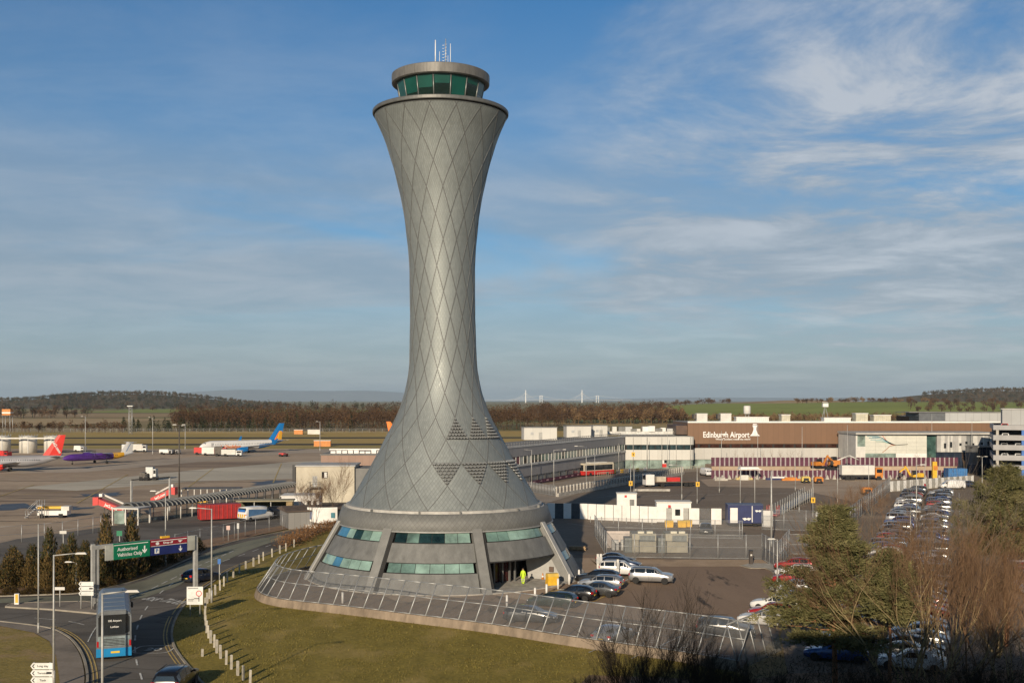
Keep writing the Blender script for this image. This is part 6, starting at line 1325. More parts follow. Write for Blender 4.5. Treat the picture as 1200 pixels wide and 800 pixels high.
# concrete palisade on the ramp before the grey wing
pf = thing('ramp_palisade', 'pale concrete palisade along the ramp in front of the grey wing', 'fence', (0, 0, 0)); pa, pb = Vector(G(652, 582)[:2]), Vector(G(800, 556)[:2]); mb = MB(); L_ = (pb - pa).length; n = 46
mb.box((0, 0, 1.05), (.28, .28, 2.0)); each('pale', mb, M_CONC, pf, [pa.lerp(pb, k / n) for k in range(n + 1)]); mb = MB(); mb.wall(pa, pb, .05, .75, .35, 0, .35); mb.build('barrier', M_CONC, pf); mb = MB(); mb.wall(pa, pb, 1.75, 1.9, .12, 0, -.16); mb.build('rail', M_OFFWHITE, pf)
pa2, pb2 = Vector(G(612, 575)[:2]), Vector(G(652, 582)[:2]); fence('palisade_fence', 'pale wire palisade fence between the tower flank and the ramp', [pa2, pb2], 2.2, .7, M_MESHF, (.1, .9), .05)
rl_ = thing('road_railing', 'row of upright rails along the terminal drop-off road', 'railing', (0, 0, 0)); pa, pb = Vector(G(700, 559)[:2]), Vector(G(838, 549)[:2]); mb = MB()
mb.tube((0, 0, .05), (0, 0, 1.25), .05, .05, 4); each('upright', mb, mat('rail_cream', (.45, .42, .33), .6), rl_, [pa.lerp(pb, k / 69) for k in range(70)]); mb = MB(); mb.wall(pa, pb, 1.1, 1.2, .06); mb.build('rail', mat('rail_cream', (.45, .42, .33)), rl_)
random.seed(21)
for k in range(7):
    p = G(702 + 9 * k, 556.5 - .75 * k); o = thing('roadworks_barrier', f'{["yellow", "white", "yellow", "yellow", "white", "yellow", "white"][k]} roadworks barrier, {ordn[k]} from the red bus along the drop-off road', 'barrier', (p.x, p.y, .06), R(60), 'barriers by the drop-off road'); mb = MB(); mb.box((0, 0, .55), (1.6, .12, .9)); mb.build('board', M_YELLOW if k not in (1, 4, 6) else M_WHITE, o); mb = MB(); mb.box((-.6, 0, .08), (.12, .6, .14)); mb.box((.6, 0, .08), (.12, .6, .14)); mb.build('foot', M_BLACK, o)
# ------------------------------------------------------------------ cabins, trailer, lorry, plant
a = G(770, 613); o = thing('welfare_cabin', 'white two-door site cabin standing above the hoarding line', 'cabin', (a.x, a.y + .4, .03), R(-3)); w_ = 40 * a.y / F
part('wall', o, M_WHITE, (0, w_, 0, 3.0, .15, 3.2)); part('roof', o, M_OFFWHITE, (-.1, w_ + .1, -.1, 3.1, 3.2, 3.4)); [part('door', o, mat('cabin_door_grey', (.36, .36, .34)), (x, x + .9, -.05, 0, .2, 2.4)) for x in (1.5, 4.2)]; part('window', o, M_GLASSDK, (2.9, 3.7, -.04, 0, 1.2, 2.2)); part('skid', o, M_DARKPOLE, (.2, w_ - .2, .2, 2.8, 0, .15))
part('no_entry_sign', o, M_RED, (1.75, 2.15, -.5, -.45, 2.5, 2.9))
a = G(727, 604); o = thing('site_cabin', 'small white cabin whose roof shows over the long white hoarding', 'cabin', (a.x, a.y + 6, .03), R(-3)); part('wall', o, M_WHITE, (0, 3.4, 0, 2.6, 0, 3.15)); part('roof', o, M_OFFWHITE, (-.1, 3.5, -.1, 2.7, 3.15, 3.3)); part('no_entry_sign', o, M_RED, (1.3, 1.7, -.06, -.01, 2.55, 2.95)); part('door', o, M_ZPAN, (2.2, 3.0, -.04, 0, .1, 2.2))
a = G(853, 617); s = a.y / F; o = thing('box_trailer', 'navy blue box trailer with a white emblem, parked in the hoarding line', 'trailer', (a.x, a.y, .03), R(-2)); w_ = 41 * s
part('box_body', o, M_NAVY, (0, w_, 0, 2.5, .55, 3.35)); part('white_door', o, M_WHITE, (.35, 1.5, -.04, 0, .6, 2.9)); part('corner_strip', o, M_OFFWHITE, (w_ - 1.75, w_ - 1.6, -.03, 0, .7, 3.2)); part('roof', o, mat('trailer_roof', (.07, .09, .16), .5), (-.05, w_ + .05, -.05, 2.55, 3.35, 3.45)); part('undercarriage', o, M_BLACK, (.4, w_ - .3, .3, 2.2, .25, .55))
for cx, cz, sc_ in ((2.9, 1.15, 1.0), (w_ - .75, 2.4, .75)):
    mb = MB(); mb.extr([(cx - .7 * sc_, cz + .15 * sc_), (cx - .25 * sc_, cz + .25 * sc_), (cx, cz + .12 * sc_), (cx + .25 * sc_, cz + .25 * sc_), (cx + .7 * sc_, cz + .15 * sc_), (cx + .35 * sc_, cz - .2 * sc_), (cx, cz - .05 * sc_), (cx - .35 * sc_, cz - .2 * sc_)], -.035, 0); mb.build('emblem', M_WHITE, o)
for x in (.9, 1.8, w_ - 1.2):
    mb = MB(); mb.lathe([(.15, -.05), (.42, -.05), (.42, .25), (.15, .25)], (x, .15, .42), 12, 0, False, 'y'); mb.build('wheel', M_RUBBER, o)
# yellow skips and barrels by the hoarding
for k, (px, py, lb) in enumerate([(784, 617.5, 'yellow grit bin left of the cabin doors'), (799, 617.5, 'yellow grit bin between the two by the cabin'), (806, 617, 'yellow grit bin at the right of the cabin')]):
    a = G(px, py); o = thing('grit_bin', lb, 'grit bin', (a.x, a.y, .04), R(-3), 'yellow grit bins by the white cabin'); mb = MB(); mb.box((0, 0, .4), (1.2, .8, .8), 0, 0, 1.08); mb.build('tub', M_YELLOW, o); mb = MB(); mb.extr([(-.48, .8), (-.3, 1.02), (.35, 1.0), (.48, .8)], -.66, .66, 0, 'x'); mb.build('lid', mat('yellow_lid', (.68, .46, .09), .5), o)
a = G(647, 686.5); o = thing('grit_bin', 'rounded yellow grit bin against the pale wall of the tower entrance', 'grit bin', (a.x, a.y, .05), R(18)); mb = MB(); mb.box((0, 0, .5), (1.25, .85, 1.0), 0, 0, .92); mb.build('tub', M_YELLOW, o); mb = MB(); mb.extr([(-.42, 1.0), (-.3, 1.32), (.25, 1.32), (.42, 1.0)], -.60, .60, 0, 'x'); mb.build('lid', mat('yellow_lid', (.68, .46, .09)), o)
# generators inside the mesh enclosure
for px0, px1, lb in [(741, 769, 'cream generator housing on the left of the enclosure'), (780, 806, 'cream generator housing on the right of the enclosure, next to the bare corner')]:
    a = G(px0, 648.5); o = thing('generator', lb, 'generator', (a.x, a.y, .05), 0, 'generators in the mesh enclosure'); w_ = (px1 - px0) * a.y / F
    part('housing', o, mat('generator_cream', (.36, .34, .27), .6, 0, .12, 1), (0, w_, 0, 3.2, .1, 2.5)); part('louvre', o, mat('louvre_grey', (.17, .19, .19), .6, .2, .15, 3), (w_ * .3, w_ * .95, -.04, 0, 1.5, 2.3)); [part('roof_fan', o, mat('cream_fan', (.5, .48, .4), .6), (x, x + .8, .4, 1.4, 2.5, 2.75)) for x in (w_ * .25, w_ * .62)]; part('skid', o, M_DARKPOLE, (-.05, w_ + .05, .05, 3.1, 0, .1)); part('side_cabinet', o, mat('louvre_grey', (.17, .19, .19)), (-.9, -.02, .4, 2.6, 0, 1.9))
a = G(716, 646); o = thing('control_cabinet', 'low white wall and grey cabinets at the left end of the enclosure', 'cabinet', (a.x, a.y, .05), 0); part('wall', o, mat('pink_white_wall', (.52, .46, .42), .7), (-.4, 4.6, 3.4, 3.6, 0, 2.2)); [part('cabinet', o, M_STEEL, (x, x + .9, 1.0, 1.7, 0, 1.3)) for x in (.2, 1.4, 2.7)]; part('label_panel', o, M_WHITE, (1.5, 2.2, .97, .99, .4, .9))
a = G(677, 644.5); o = thing('timber_stack', 'low stack of pale boards on the paving behind the tower fin', 'boards', (a.x, a.y, .07), R(-8)); mb = MB(); [mb.bbox(-1.1, 1.1 - .1 * (k % 2), -.5, .5, .02 + .12 * k, .12 + .12 * k) for k in range(4)]; mb.build('board_pile', mat('pale_boards', (.40, .28, .16), .8, 0, .2, 3), o); part('bearer', o, M_DARKPOLE, (-.9, -.75, -.45, .45, 0, .02))
# flatbed lorry with a red load
a = G(757, 571); o = thing('flatbed_lorry', 'flatbed lorry with a white cab and red load in the compound lot', 'lorry', (a.x, a.y, .05), R(12)); part('deck', o, mat('deck_brown', (.13, .09, .07), .7), (2.2, 12.0, 0, 2.5, 1.0, 1.2)); part('cab', o, M_WHITE, (0, 2.0, 0, 2.4, .5, 2.8)); part('windscreen', o, M_GLASSDK, (-.03, 0, .2, 2.2, 1.7, 2.6)); part('red_load', o, M_RED, (5.2, 8.2, .3, 2.2, 1.2, 2.1)); part('crate', o, mat('crate_cream', (.48, .42, .33), .7), (2.6, 4.8, .2, 2.3, 1.2, 2.3)); part('chassis', o, M_BLACK, (1.0, 11.8, .6, 1.9, .6, 1.0))
for x in (1.0, 4.0, 9.6, 10.7):
    mb = MB(); mb.lathe([(.15, -.02), (.5, -.02), (.5, .28), (.15, .28)], (x, .1, .5), 12, 0, False, 'y'); mb.lathe([(.15, 2.2), (.5, 2.2), (.5, 2.5), (.15, 2.5)], (x, 0, .5), 12, 0, False, 'y'); mb.build('wheel', M_RUBBER, o)
a = G(744, 576); o = thing('concrete_beam', 'long pale concrete beam lying in the compound lot', 'beam', (a.x, a.y, .04), R(-2)); part('beam_body', o, M_CONC, (0, 7.5, 0, .8, .1, .55)); part('bearer', o, M_DARKPOLE, (1, 1.2, 0, .8, 0, .1), (6, 6.2, 0, .8, 0, .1))
# covered walkway / scaffold stair
a, b = Vector(G(908, 604)[:2]), Vector(G(948, 586)[:2]); o = thing('scaffold_ramp', 'long sloping grey scaffold ramp with mesh sides and a red stair head', 'scaffold ramp', (a.x, a.y, .05), math.atan2((b - a).y, (b - a).x)); L_ = (b - a).length; mb = MB(); mb.extr([(0, 0), (0, .4), (L_, 1.3), (L_, .9)], -.8, .8); mb.build('deck', M_STEEL, o); mb = MB(); mb.add([(0, -.8, .4), (L_, -.8, 1.3), (L_, -.8, 2.5), (0, -.8, 1.7)], [(0, 1, 2, 3)]); mb.add([(0, .8, .4), (L_, .8, 1.3), (L_, .8, 2.5), (0, .8, 1.7)], [(0, 1, 2, 3)]); mb.build('mesh_side', M_MESHD, o, fix=False); mb = MB()
for k in range(16): x = L_ * k / 15; z = .4 + .9 * k / 15; [mb.tube((x, y, 0), (x, y, z + 1.25), .05, .05, 4) for y in (-.82, .82)]
mb.build('upright', M_OFFWHITE, o); mb = MB(); mb.bbox(-2.6, -.1, -.9, .9, .2, .35); [mb.tube((x, y, 0), (x, y, 1.9), .05, .05, 4) for x in (-2.5, -1.3, -.2) for y in (-.85, .85)]; [mb.tube((-2.5, y, 1.2), (-.2, y, 1.9), .05, .05, 4) for y in (-.85, .85)]; mb.build('stair_head', mat('faded_red', (.40, .10, .09), .6), o)
# diggers and site plant
def excavator(label, loc, rz, m, s_=1.0):
    o = thing('excavator', label, 'excavator', loc, rz, 'yellow diggers by the striped hoarding'); mb = MB()
    for y in (-1.1, 1.1): mb.extr([(-1.7, .1), (-1.9, .5), (-1.6, .85), (1.6, .85), (1.9, .5), (1.7, .1)], y - .28, y + .28)
    mb.build('track', M_BLACK, o); mb = MB(); mb.extr([(-1.8, 1.0), (-1.9, 2.0), (-.3, 2.1), (.4, 1.7), (1.2, 1.5), (1.2, 1.0)], -1.15, 1.15); mb.build('house', m, o); mb = MB(); mb.extr([(.0, 1.6), (.05, 2.8), (1.0, 2.8), (1.3, 1.6)], .1, 1.1); mb.build('cab', M_GLASSDK, o); mb = MB(); mb.extr([(1.0, 1.5), (2.6, 3.9), (3.0, 3.9), (1.6, 1.4)], -.55, -.2); mb.extr([(2.6, 3.9), (4.4, 2.4), (4.3, 2.1), (2.5, 3.4)], -.53, -.22); mb.build('boom', m, o); mb = MB(); mb.extr([(4.2, 2.3), (4.6, 1.5), (4.1, .9), (3.8, 1.5)], -.75, 0); mb.build('bucket', M_DARKPOLE, o); o.scale = (s_,) * 3; return o
a = at(952, 290); excavator('orange digger raised behind the middle of the striped hoarding', (a.x, a.y - 6, 2.0), R(20), M_ORANGE, .9)
a = G(1073, 563); excavator('bright yellow digger at the foot of the striped hoarding, left of the upright drill', (a.x, a.y, .05), R(185), M_YELLOW, .9)
a = at(972, 292); o = thing('telehandler', 'orange handler with a pale folded arm on top of the striped hoarding line', 'telehandler', (a.x, a.y - 4, 2.0), 0); part('body', o, M_ORANGE, (-1.4, 1.4, -1, 1, .6, 2.0)); part('cab', o, M_GLASSDK, (-.6, .6, -.8, .8, 2.0, 2.9)); mb = MB(); mb.tube((.5, 0, 1.8), (4.0, 0, 3.2), .22, .18, 6); mb.tube((4.0, 0, 3.2), (6.4, 0, 2.1), .18, .15, 6); mb.build('arm', M_OFFWHITE, o); [part('wheel', o, M_RUBBER, (x - .45, x + .45, y - .2, y + .2, 0, .9)) for x in (-1, 1) for y in (-1, 1)]
a = G(1095, 563); o = thing('drilling_rig', 'upright yellow drilling rig before the striped hoarding', 'drilling rig', (a.x, a.y, .05), 0); part('mast', o, M_YELLOW, (-.5, .5, -.4, .4, .6, 4.6)); part('base', o, M_DARKPOLE, (-.9, .9, -.8, .8, 0, .6)); part('head', o, M_ORANGE, (-.35, .6, -.6, -.4, 2.6, 3.6))
a = G(1123, 563); o = thing('blue_container', 'blue slatted container stack near the right end of the hoarding', 'container', (a.x - 2.4, a.y, .05), 0); part('shell', o, mat('container_blue', (.03, .14, .36), .5, 0, .2, 1.5), (0, 4.6, 0, 3, .1, 2.9)); mb = MB(); [mb.bbox(.1 + k * .42, .2 + k * .42, -.06, 0, .1, 2.9) for k in range(11)]; mb.build('corrugation', mat('container_blue_light', (.07, .22, .45), .5), o); part('skid', o, M_BLACK, (.1, 4.5, .1, 2.9, 0, .1))
for px, py, m_, lb in [(944, 566, mat('pale_yellow', (.6, .45, .12), .6), 'pale yellow compressor on the gravel'), (959, 566.5, M_ORANGE, 'orange-yellow compressor beside the pale one on the gravel'), (1016, 580, M_ORANGE, 'orange generator on a trailer by the scrub at the diagonal fence')]:
    a = G(px, py); o = thing('compressor', lb, 'compressor', (a.x, a.y, .06), 0, 'compressors on the gravel'); mb = MB(); mb.extr([(-1, .45), (-1, 1.3), (-.7, 1.6), (.7, 1.6), (1, 1.3), (1, .45)], -.7, .7); mb.build('canopy', m_, o); mb = MB(); [mb.lathe([(.1, y - .08), (.34, y - .08), (.34, y + .08), (.1, y + .08)], (x, 0, .34), 10, 0, False, 'y') for x in (-.5, .5) for y in (-.75, .75)]; mb.build('wheel_set', M_RUBBER, o); part('grille', o, M_BLACK, (-.6, .6, -.73, -.70, .6, 1.2))
for px, w1, z0, z1, m_, nm_, lb in [(1001, 12, .9, 3.2, M_OFFWHITE, 'tipper_lorry', 'white tipper body showing above the striped hoarding'), (888, 16, 2.3, 3.3, M_WHITE, 'white_awning', 'long white awning-topped cabin in front of the striped hoarding')]:
    a = G(px, 562); o = thing(nm_, lb, 'lorry' if 'lorry' in nm_ else 'canopy', (a.x - w1 * .3, a.y - 2, .06), 0)
    if 'lorry' in nm_: part('body', o, m_, (0, 8, 0, 2.4, 1.3, 3.6)); part('cab', o, M_ORANGE, (8.2, 10, 0, 2.4, .6, 3.0)); part('cab_window', o, M_GLASSDK, (8.5, 9.8, -.03, 0, 1.8, 2.7)); [part('wheel', o, M_RUBBER, (x - .5, x + .5, -.02, .3, 0, 1.0)) for x in (1.4, 2.6, 9)]; part('chassis', o, M_BLACK, (.2, 9.8, .4, 2, .7, 1.3))
    else: mb = MB(); mb.extr([(-.2, 2.6), (.2, 3.2), (4.4, 3.2), (5.2, 2.5)], 0, 2.5); mb.build('canopy', m_, o); [part('leg', o, M_POLE, (x, x + .1, .1, .2, 0, 2.6)) for x in (.2, 2.4, 4.4)]; part('counter', o, M_OFFWHITE, (.3, 2.2, .4, 1.2, 0, 1.2))
for px, py, w1, m_, lb in [(913, 562.3, 6.5, M_NAVY, 'navy tarpaulin-covered stack along the foot of the striped hoarding'), (927, 563, 4.5, M_ORANGE, 'orange barrier stack along the foot of the striped hoarding'), (872, 562, 4, mat('cream_boards', (.55, .44, .2), .7), 'row of cream boards at the foot of the striped hoarding'), (845, 563, 3.2, M_CONC, 'pale concrete blocks at the left foot of the striped hoarding')]:
    a = G(px, py); o = thing('material_stack', lb, 'stack', (a.x, a.y, .06), 0, 'stacks by the striped hoarding'); part('bottom_layer', o, m_, (-w1 / 2, w1 / 2, -.5, .5, 0, .45)); part('top_layer', o, M_WHITE if m_ is M_NAVY else m_, (-w1 / 3, w1 / 3.4, -.4, .4, .45, .8))
# ------------------------------------------------------------------ apron equipment on the left
def boarding_stair(label, px, py, flip, ln=7.5, h=4.2):
    a = G(px, py); o = thing('boarding_stair', label, 'boarding stair', (a.x, a.y, .08), 0, 'red boarding stairs'); f = 1 if flip else -1
    mb = MB(); mb.extr([(0, .5), (0, 1.5), (f * ln, h + 1.0), (f * ln, h)], -.8, .8); st_ = mb.build('side_cover', M_RED, o); mb = MB(); mb.extr([(f * ln, h), (f * ln, h + 1.25), (f * (ln + .9), h + 1.25), (f * (ln + .9), h - .1)], -.9, .9); mb.build('head_platform', M_RED, o)
    mb = MB(); mb.extr([(f * .4, 2.0), (f * .4, 2.3), (f * ln, h + 1.8), (f * ln, h + 1.5)], .9, 1.3); mb.build('hand_rail', M_OFFWHITE, o); mb = MB(); [mb.tube((f * x, y, 0), (f * x, y, z), .10, .10, 5) for x, z in ((1.5, 1.2), (ln * .75, h * .8)) for y in (-.9, .9)]; mb.tube((f * .5, 0, .5), (f * ln, 0, .6), .16, .16, 5); mb.tube((f * 2, 0, .6), (f * ln * .9, 0, h), .1, .1, 5); mb.build('undercarriage', M_DARKPOLE, o)
    mb = MB(); [mb.lathe([(.1, -.1), (.36, -.1), (.36, .1), (.1, .1)], (f * x, y, .36), 10, 0, False, 'y') for x in (1.2, ln - 1) for y in (-1, 1)]; mb.build('wheel_set', M_RUBBER, o)
    t = moved(text_mb('Jet2.com', .62, .02, bold=.02), Matrix.Translation((f * ln * .5, -.83, h * .5 + .75)) @ Matrix.Rotation(-f * math.atan2(h - .5, ln), 4, 'Y')); t.build('side_lettering', M_WHITE, st_); mb = MB(); mb.bbox(f * ln - .25, f * ln + .25, .2, .8, h + 1.25, h + 1.75); mb.build('beacon_box', M_WHITE, o); return o
o = boarding_stair('red boarding stair with its head on the left, at the end of the canopy walkway', 147, 607, False, 4.2, 2.2)
o = boarding_stair('red boarding stair rising to the right, behind the canopy walkway', 178, 593, True, 3.6, 2.2)
# canopy walkway with ribbed curved roof
wl = curve_pts([tuple(G(150, 613)[:2]), tuple(G(190, 609)[:2]), tuple(G(240, 601)[:2]), tuple(G(290, 592)[:2]), tuple(G(342, 583)[:2])], 10); wl = resample(wl, 1.0); cw = thing('canopy_walkway', 'long covered walkway with a ribbed grey barrel roof and pale posts', 'walkway', (0, 0, 0)); mb = MB(); m2 = MB(); pr_ = [(-1.7, 2.35), (-1.5, 2.75), (-.8, 3.1), (0, 3.2), (.8, 3.1), (1.5, 2.75), (1.7, 2.35)]; n = len(wl); vs = []
for i, p in enumerate(wl):
    a = wl[max(0, i - 1)]; b = wl[min(n - 1, i + 1)]; t = (b - a).normalized(); nn = Vector((t.y, -t.x)); vs += [(p.x + nn.x * q, p.y + nn.y * q, z) for q, z in pr_]
    if i % 1 == 0:
        pts = [Vector((p.x + nn.x * q * 1.02, p.y + nn.y * q * 1.02, z + .05)) for q, z in pr_]
        for u, v in zip(pts, pts[1:]): m2.tube(u, v, .17, .17, 4, 0, False)
mb.add(vs, [(i * 7 + k, (i + 1) * 7 + k, (i + 1) * 7 + k + 1, i * 7 + k + 1) for i in range(n - 1) for k in range(6)]); rf = mb.build('roof', mat('dark_canopy', (.05, .052, .055), .6, 0, .2, 2), cw, fix=False); m2.build('roof_rib', mat('pale_rib', (.17, .175, .175), .55, .3, .1, 2), rf); mb = MB()
pts = []
for i in range(0, n, 3):
    p = wl[i]; a = wl[max(0, i - 1)]; b = wl[min(n - 1, i + 1)]; t = (b - a).normalized(); nn = Vector((t.y, -t.x)); pts += [(p.x + nn.x * q, p.y + nn.y * q) for q in (-1.55, 1.55)]
mb.tube((0, 0, .05), (0, 0, 2.4), .09, .09, 6); each('post', mb, M_OFFWHITE, cw, pts); mb = MB()
for i in range(0, n - 3, 3):
    a, b = wl[i], wl[i + 3]; t = (b - a).normalized(); nn = Vector((t.y, -t.x)) * 1.4; mb.add([(a.x + nn.x, a.y + nn.y, .3), (b.x + nn.x, b.y + nn.y, .3), (b.x + nn.x, b.y + nn.y, 1.6), (a.x + nn.x, a.y + nn.y, 1.6)], [(0, 1, 2, 3)])
mb.build('side_glazing', mat('walkway_glass', (.08, .10, .10), .15, 0, .3, 1, alpha=.55), cw, fix=False)
# entrance frame at the near end of the walkway
p = wl[0]; o = thing('walkway_porch', 'pale square framed porch at the left end of the canopy walkway', 'porch', (p.x, p.y - 1.0, .05), R(-10)); part('roof', o, M_OFFWHITE, (-1.4, 3.2, -2, 2, 2.5, 2.7)); [part('post', o, M_OFFWHITE, (x, x + .18, y, y + .18, 0, 2.5)) for x in (-1.3, .9, 3.0) for y in (-1.9, 1.7)]; part('glazing', o, M_GLASSGR, (-.9, .8, -1.9, -1.86, .2, 2.3))
# second ribbed canopy behind
o = thing('far_canopy', 'row of pale framed canopies at the near edge of the apron behind the walkway', 'canopy', (at(212, 210).x, 210, .05), R(4)); part('roof', o, mat('dark_canopy', (.05, .052, .055)), (0, 11, 0, 3, 2.6, 2.8)); [part('post', o, M_OFFWHITE, (x, x + .16, 0, .16, 0, 2.6)) for x in [k * 1.2 for k in range(10)]]; part('yellow_barrier', o, M_YELLOW, (0, 5, -.5, -.3, .2, .8))
# tall open frame (goal-post gantry) on the apron edge
a, b = G(154, 605), G(199, 600); o = thing('height_gauge', 'tall grey goalpost height gauge over the apron road', 'height gauge', (a.x, a.y, .05), math.atan2(b.y - a.y, b.x - a.x)); w_ = (b - a).length; [part('post', o, M_POLE, (x - .14, x + .14, -.14, .14, 0, 6.0)) for x in (0, w_)]; part('crossbar', o, M_DARKPOLE, (0, w_, -.08, .08, 6.0, 6.2))
# red roll-on skips
for px0, px1, py, lb, m_ in [(236, 272, 611.5, 'long red skip container with an A-frame end in the service yard', M_RED)]:
    a = G(px0, py); o = thing('skip_container', lb, 'skip', (a.x, a.y, .1), R(28)); part('body', o, mat('skip_red', (.30, .03, .03), .6, 0, .15, 1), (0, 6.4, 0, 2.4, .25, 2.6)); mb = MB(); mb.extr([(.1, .25), (.1, 2.6), (2.3, 2.6), (2.3, .25)], -.12, 0, 0, 'x'); e_ = mb.build('end_plate', M_RED, o); mb = MB(); mb.tube((-.16, .7, .3), (-.16, 1.15, 2.0), .07, .07, 4); mb.tube((-.16, 1.7, .3), (-.16, 1.25, 2.0), .07, .07, 4); mb.tube((-.16, .9, .9), (-.16, 1.5, .9), .06, .06, 4); mb.build('lifting_frame', mat('dark_red', (.16, .02, .02), .6), e_); mb = MB(); [mb.bbox(.6 + k * .7, .7 + k * .7, -.08, 0, .3, 2.5) for k in range(8)]; mb.build('side_rib', M_RED, o); part('skid', o, M_BLACK, (.2, 6.2, .5, 1.9, 0, .25)); t = moved(text_mb('Biffa', .9, .02), Matrix.Translation((3.2, -.10, 1.4))) if False else None
# loaders, fuel bowsers, ground vehicles
a = G(62, 606.5); o = thing('belt_loader', 'white and yellow baggage loader beside steps at the left of the apron', 'loader', (a.x, a.y, .08), R(4)); part('chassis', o, M_WHITE, (-2.2, 2.6, -1, 1, .45, 1.2)); part('belt_deck', o, M_YELLOW, (-2.4, 1.6, -.8, .8, 1.5, 1.9)); part('cab', o, M_OFFWHITE, (1.6, 2.9, -.9, .9, 1.2, 1.9)); part('deck_frame', o, M_DARKPOLE, (-2.0, 1.4, -.7, .7, 1.2, 1.5)); [part('wheel', o, M_RUBBER, (x - .35, x + .35, -1.05, -.8, 0, .7), (x - .35, x + .35, .8, 1.05, 0, .7)) for x in (-1.5, 1.6)]
a = G(40, 608); o = thing('service_steps', 'small grey wheeled service steps left of the yellow loader', 'steps', (a.x, a.y, .08), 0); mb = MB(); [mb.bbox(-1.4 + k * .3, -1.1 + k * .3, -.5, .5, .2 + k * .28, .26 + k * .28) for k in range(7)]; mb.bbox(.7, 1.5, -.5, .5, 2.1, 2.2); mb.build('tread', M_STEEL, o); mb = MB(); [mb.tube((-1.4, y, 1.1), (.7, y, 3.1), .04, .04, 4) for y in (-.5, .5)]; [mb.tube((x, y, 0), (x, y, z), .05, .05, 4) for x, z in ((-1.2, 1.2), (.7, 3.1), (1.5, 3.1)) for y in (-.5, .5)]; mb.build('hand_rail', M_STEEL, o)
def gse(px, d, ln, h, m_, m2_, label, rz=0.0):
    a = at(px, d); o = thing('ground_vehicle', label, 'ground vehicle', (a.x, a.y, .08), rz, 'ground vehicles on the apron'); part('body', o, m_, (-ln / 2, ln * .2, -1.1, 1.1, .6, h)); part('cab', o, m2_, (ln * .22, ln / 2, -1.1, 1.1, .5, h * .85)); part('cab_window', o, M_GLASSDK, (ln * .26, ln * .48, -1.13, -1.1, h * .5, h * .78)); [part('wheel', o, M_RUBBER, (x - .45, x + .45, -1.12, -.85, 0, .9), (x - .45, x + .45, .85, 1.12, 0, .9)) for x in (-ln * .3, ln * .35)]; return o
for args in [(94, 418, 4, 2.4, M_WHITE, M_WHITE, 'white van-like service truck behind the purple plane tail'), (153, 420, 6, 2.8, M_STEEL, M_OFFWHITE, 'silver fuel bowser behind the purple plane, left of its twin'), (164, 418, 5, 3.0, M_OFFWHITE, M_WHITE, 'white bowser with a dark top by the apron mast'), (195, 400, 4.5, 1.8, M_WHITE, M_WHITE, 'low white tug alone in the middle of the apron'), (205, 402, 3.5, 1.7, M_BLACK, M_WHITE, 'dark tug next to the low white one'), (236, 398, 5, 2.6, M_RED, M_WHITE, 'red service truck at the nose of the white jet'), (247, 392, 6, 2.9, M_WHITE, M_RED, 'white and red stair truck at the nose of the white jet'), (259, 388, 4, 3.4, M_DARKPOLE, M_RED, 'dark red high-lift truck under the white jet'), (272, 386, 7, 2.4, M_OFFWHITE, M_WHITE, 'long white dolly train below the white jet'), (332, 385, 2.5, 1.2, M_RED, M_RED, 'small red cart by itself right of the white jet'), (4, 372, 5, 2.6, M_RED, M_RED, 'red loader under the silver jet'), (170, 270, 2, 2.0, M_DARKPOLE, M_DARKPOLE, 'dark box trolley on the apron behind the height gauge'), (178, 271, 2.4, 3.2, M_STEEL, M_STEEL, 'grey box trolley beside the dark one behind the height gauge')]: gse(*args, rz=random.uniform(-.3, .3))
for px, d, w1, m_, lb in [(350, 640, 5, M_ORANGE, 'orange localiser hut beyond the runway'), (378, 470, 7, M_ORANGE, 'orange marker board trailer at the runway edge left of the tower'), (368, 640, 7, M_OFFWHITE, 'white low hut at the airfield boundary')]:
    a = at(px, d); o = thing('airfield_hut', lb, 'hut', (a.x, a.y, .05), 0, 'huts on the airfield'); part('wall', o, m_, (-w1 / 2, w1 / 2, -1, 1, 0, 2.4)); part('roof', o, M_WHITE, (-w1 / 2 - .1, w1 / 2 + .1, -1.1, 1.1, 2.4, 2.6))
bf = fence('boundary_fence', 'long thin boundary fence across the airfield in front of the woods', [(-330, 668), (-60, 668)], 2.6, 4.0, mat('thin_mesh', (.3, .3, .3)), (.98,), .07)
# ------------------------------------------------------------------ road signs
a, b = G(109, 711), G(229, 693.5); o = thing('gantry_sign', 'overhead gantry with green, red and blue lane panels above the road', 'gantry sign', (a.x, a.y, .02), math.atan2(b.y - a.y, b.x - a.x)); w_ = (b - a).length
hl = H - (640 - YH) * a.y / F; 
mb = MB(); mb.bbox(-.16, .16, -.15, .15, 0, hl + .2); mb.bbox(.35, .55, -.12, .12, 0, hl); mb.build('left_leg', M_POLE, o).name = 'leg'; mb = MB(); mb.bbox(w_ - .18, w_ + .18, -.18, .18, 0, hl - .1); mb.build('leg', M_POLE, o); part('beam', o, M_POLE, (-.2, w_ + .1, -.16, .16, hl - .32, hl + .06))
def gx(px): 
    # ray against the vertical plane through the two feet
    d = (b - a).normalized(); k = (px - 600) / F; t = (k * a.y - a.x) / (d.x - k * d.y); return t
def gz(py, x): p = a + (b - a).normalized() * x; return H - (py - YH) * p.y / F
zt, zb = gz(632.5, w_ / 2), gz(651, w_ / 2)
p1, p2, p3, p4, p5 = gx(121.5), gx(131), gx(174), gx(217), gx(226.5); yb = -.30
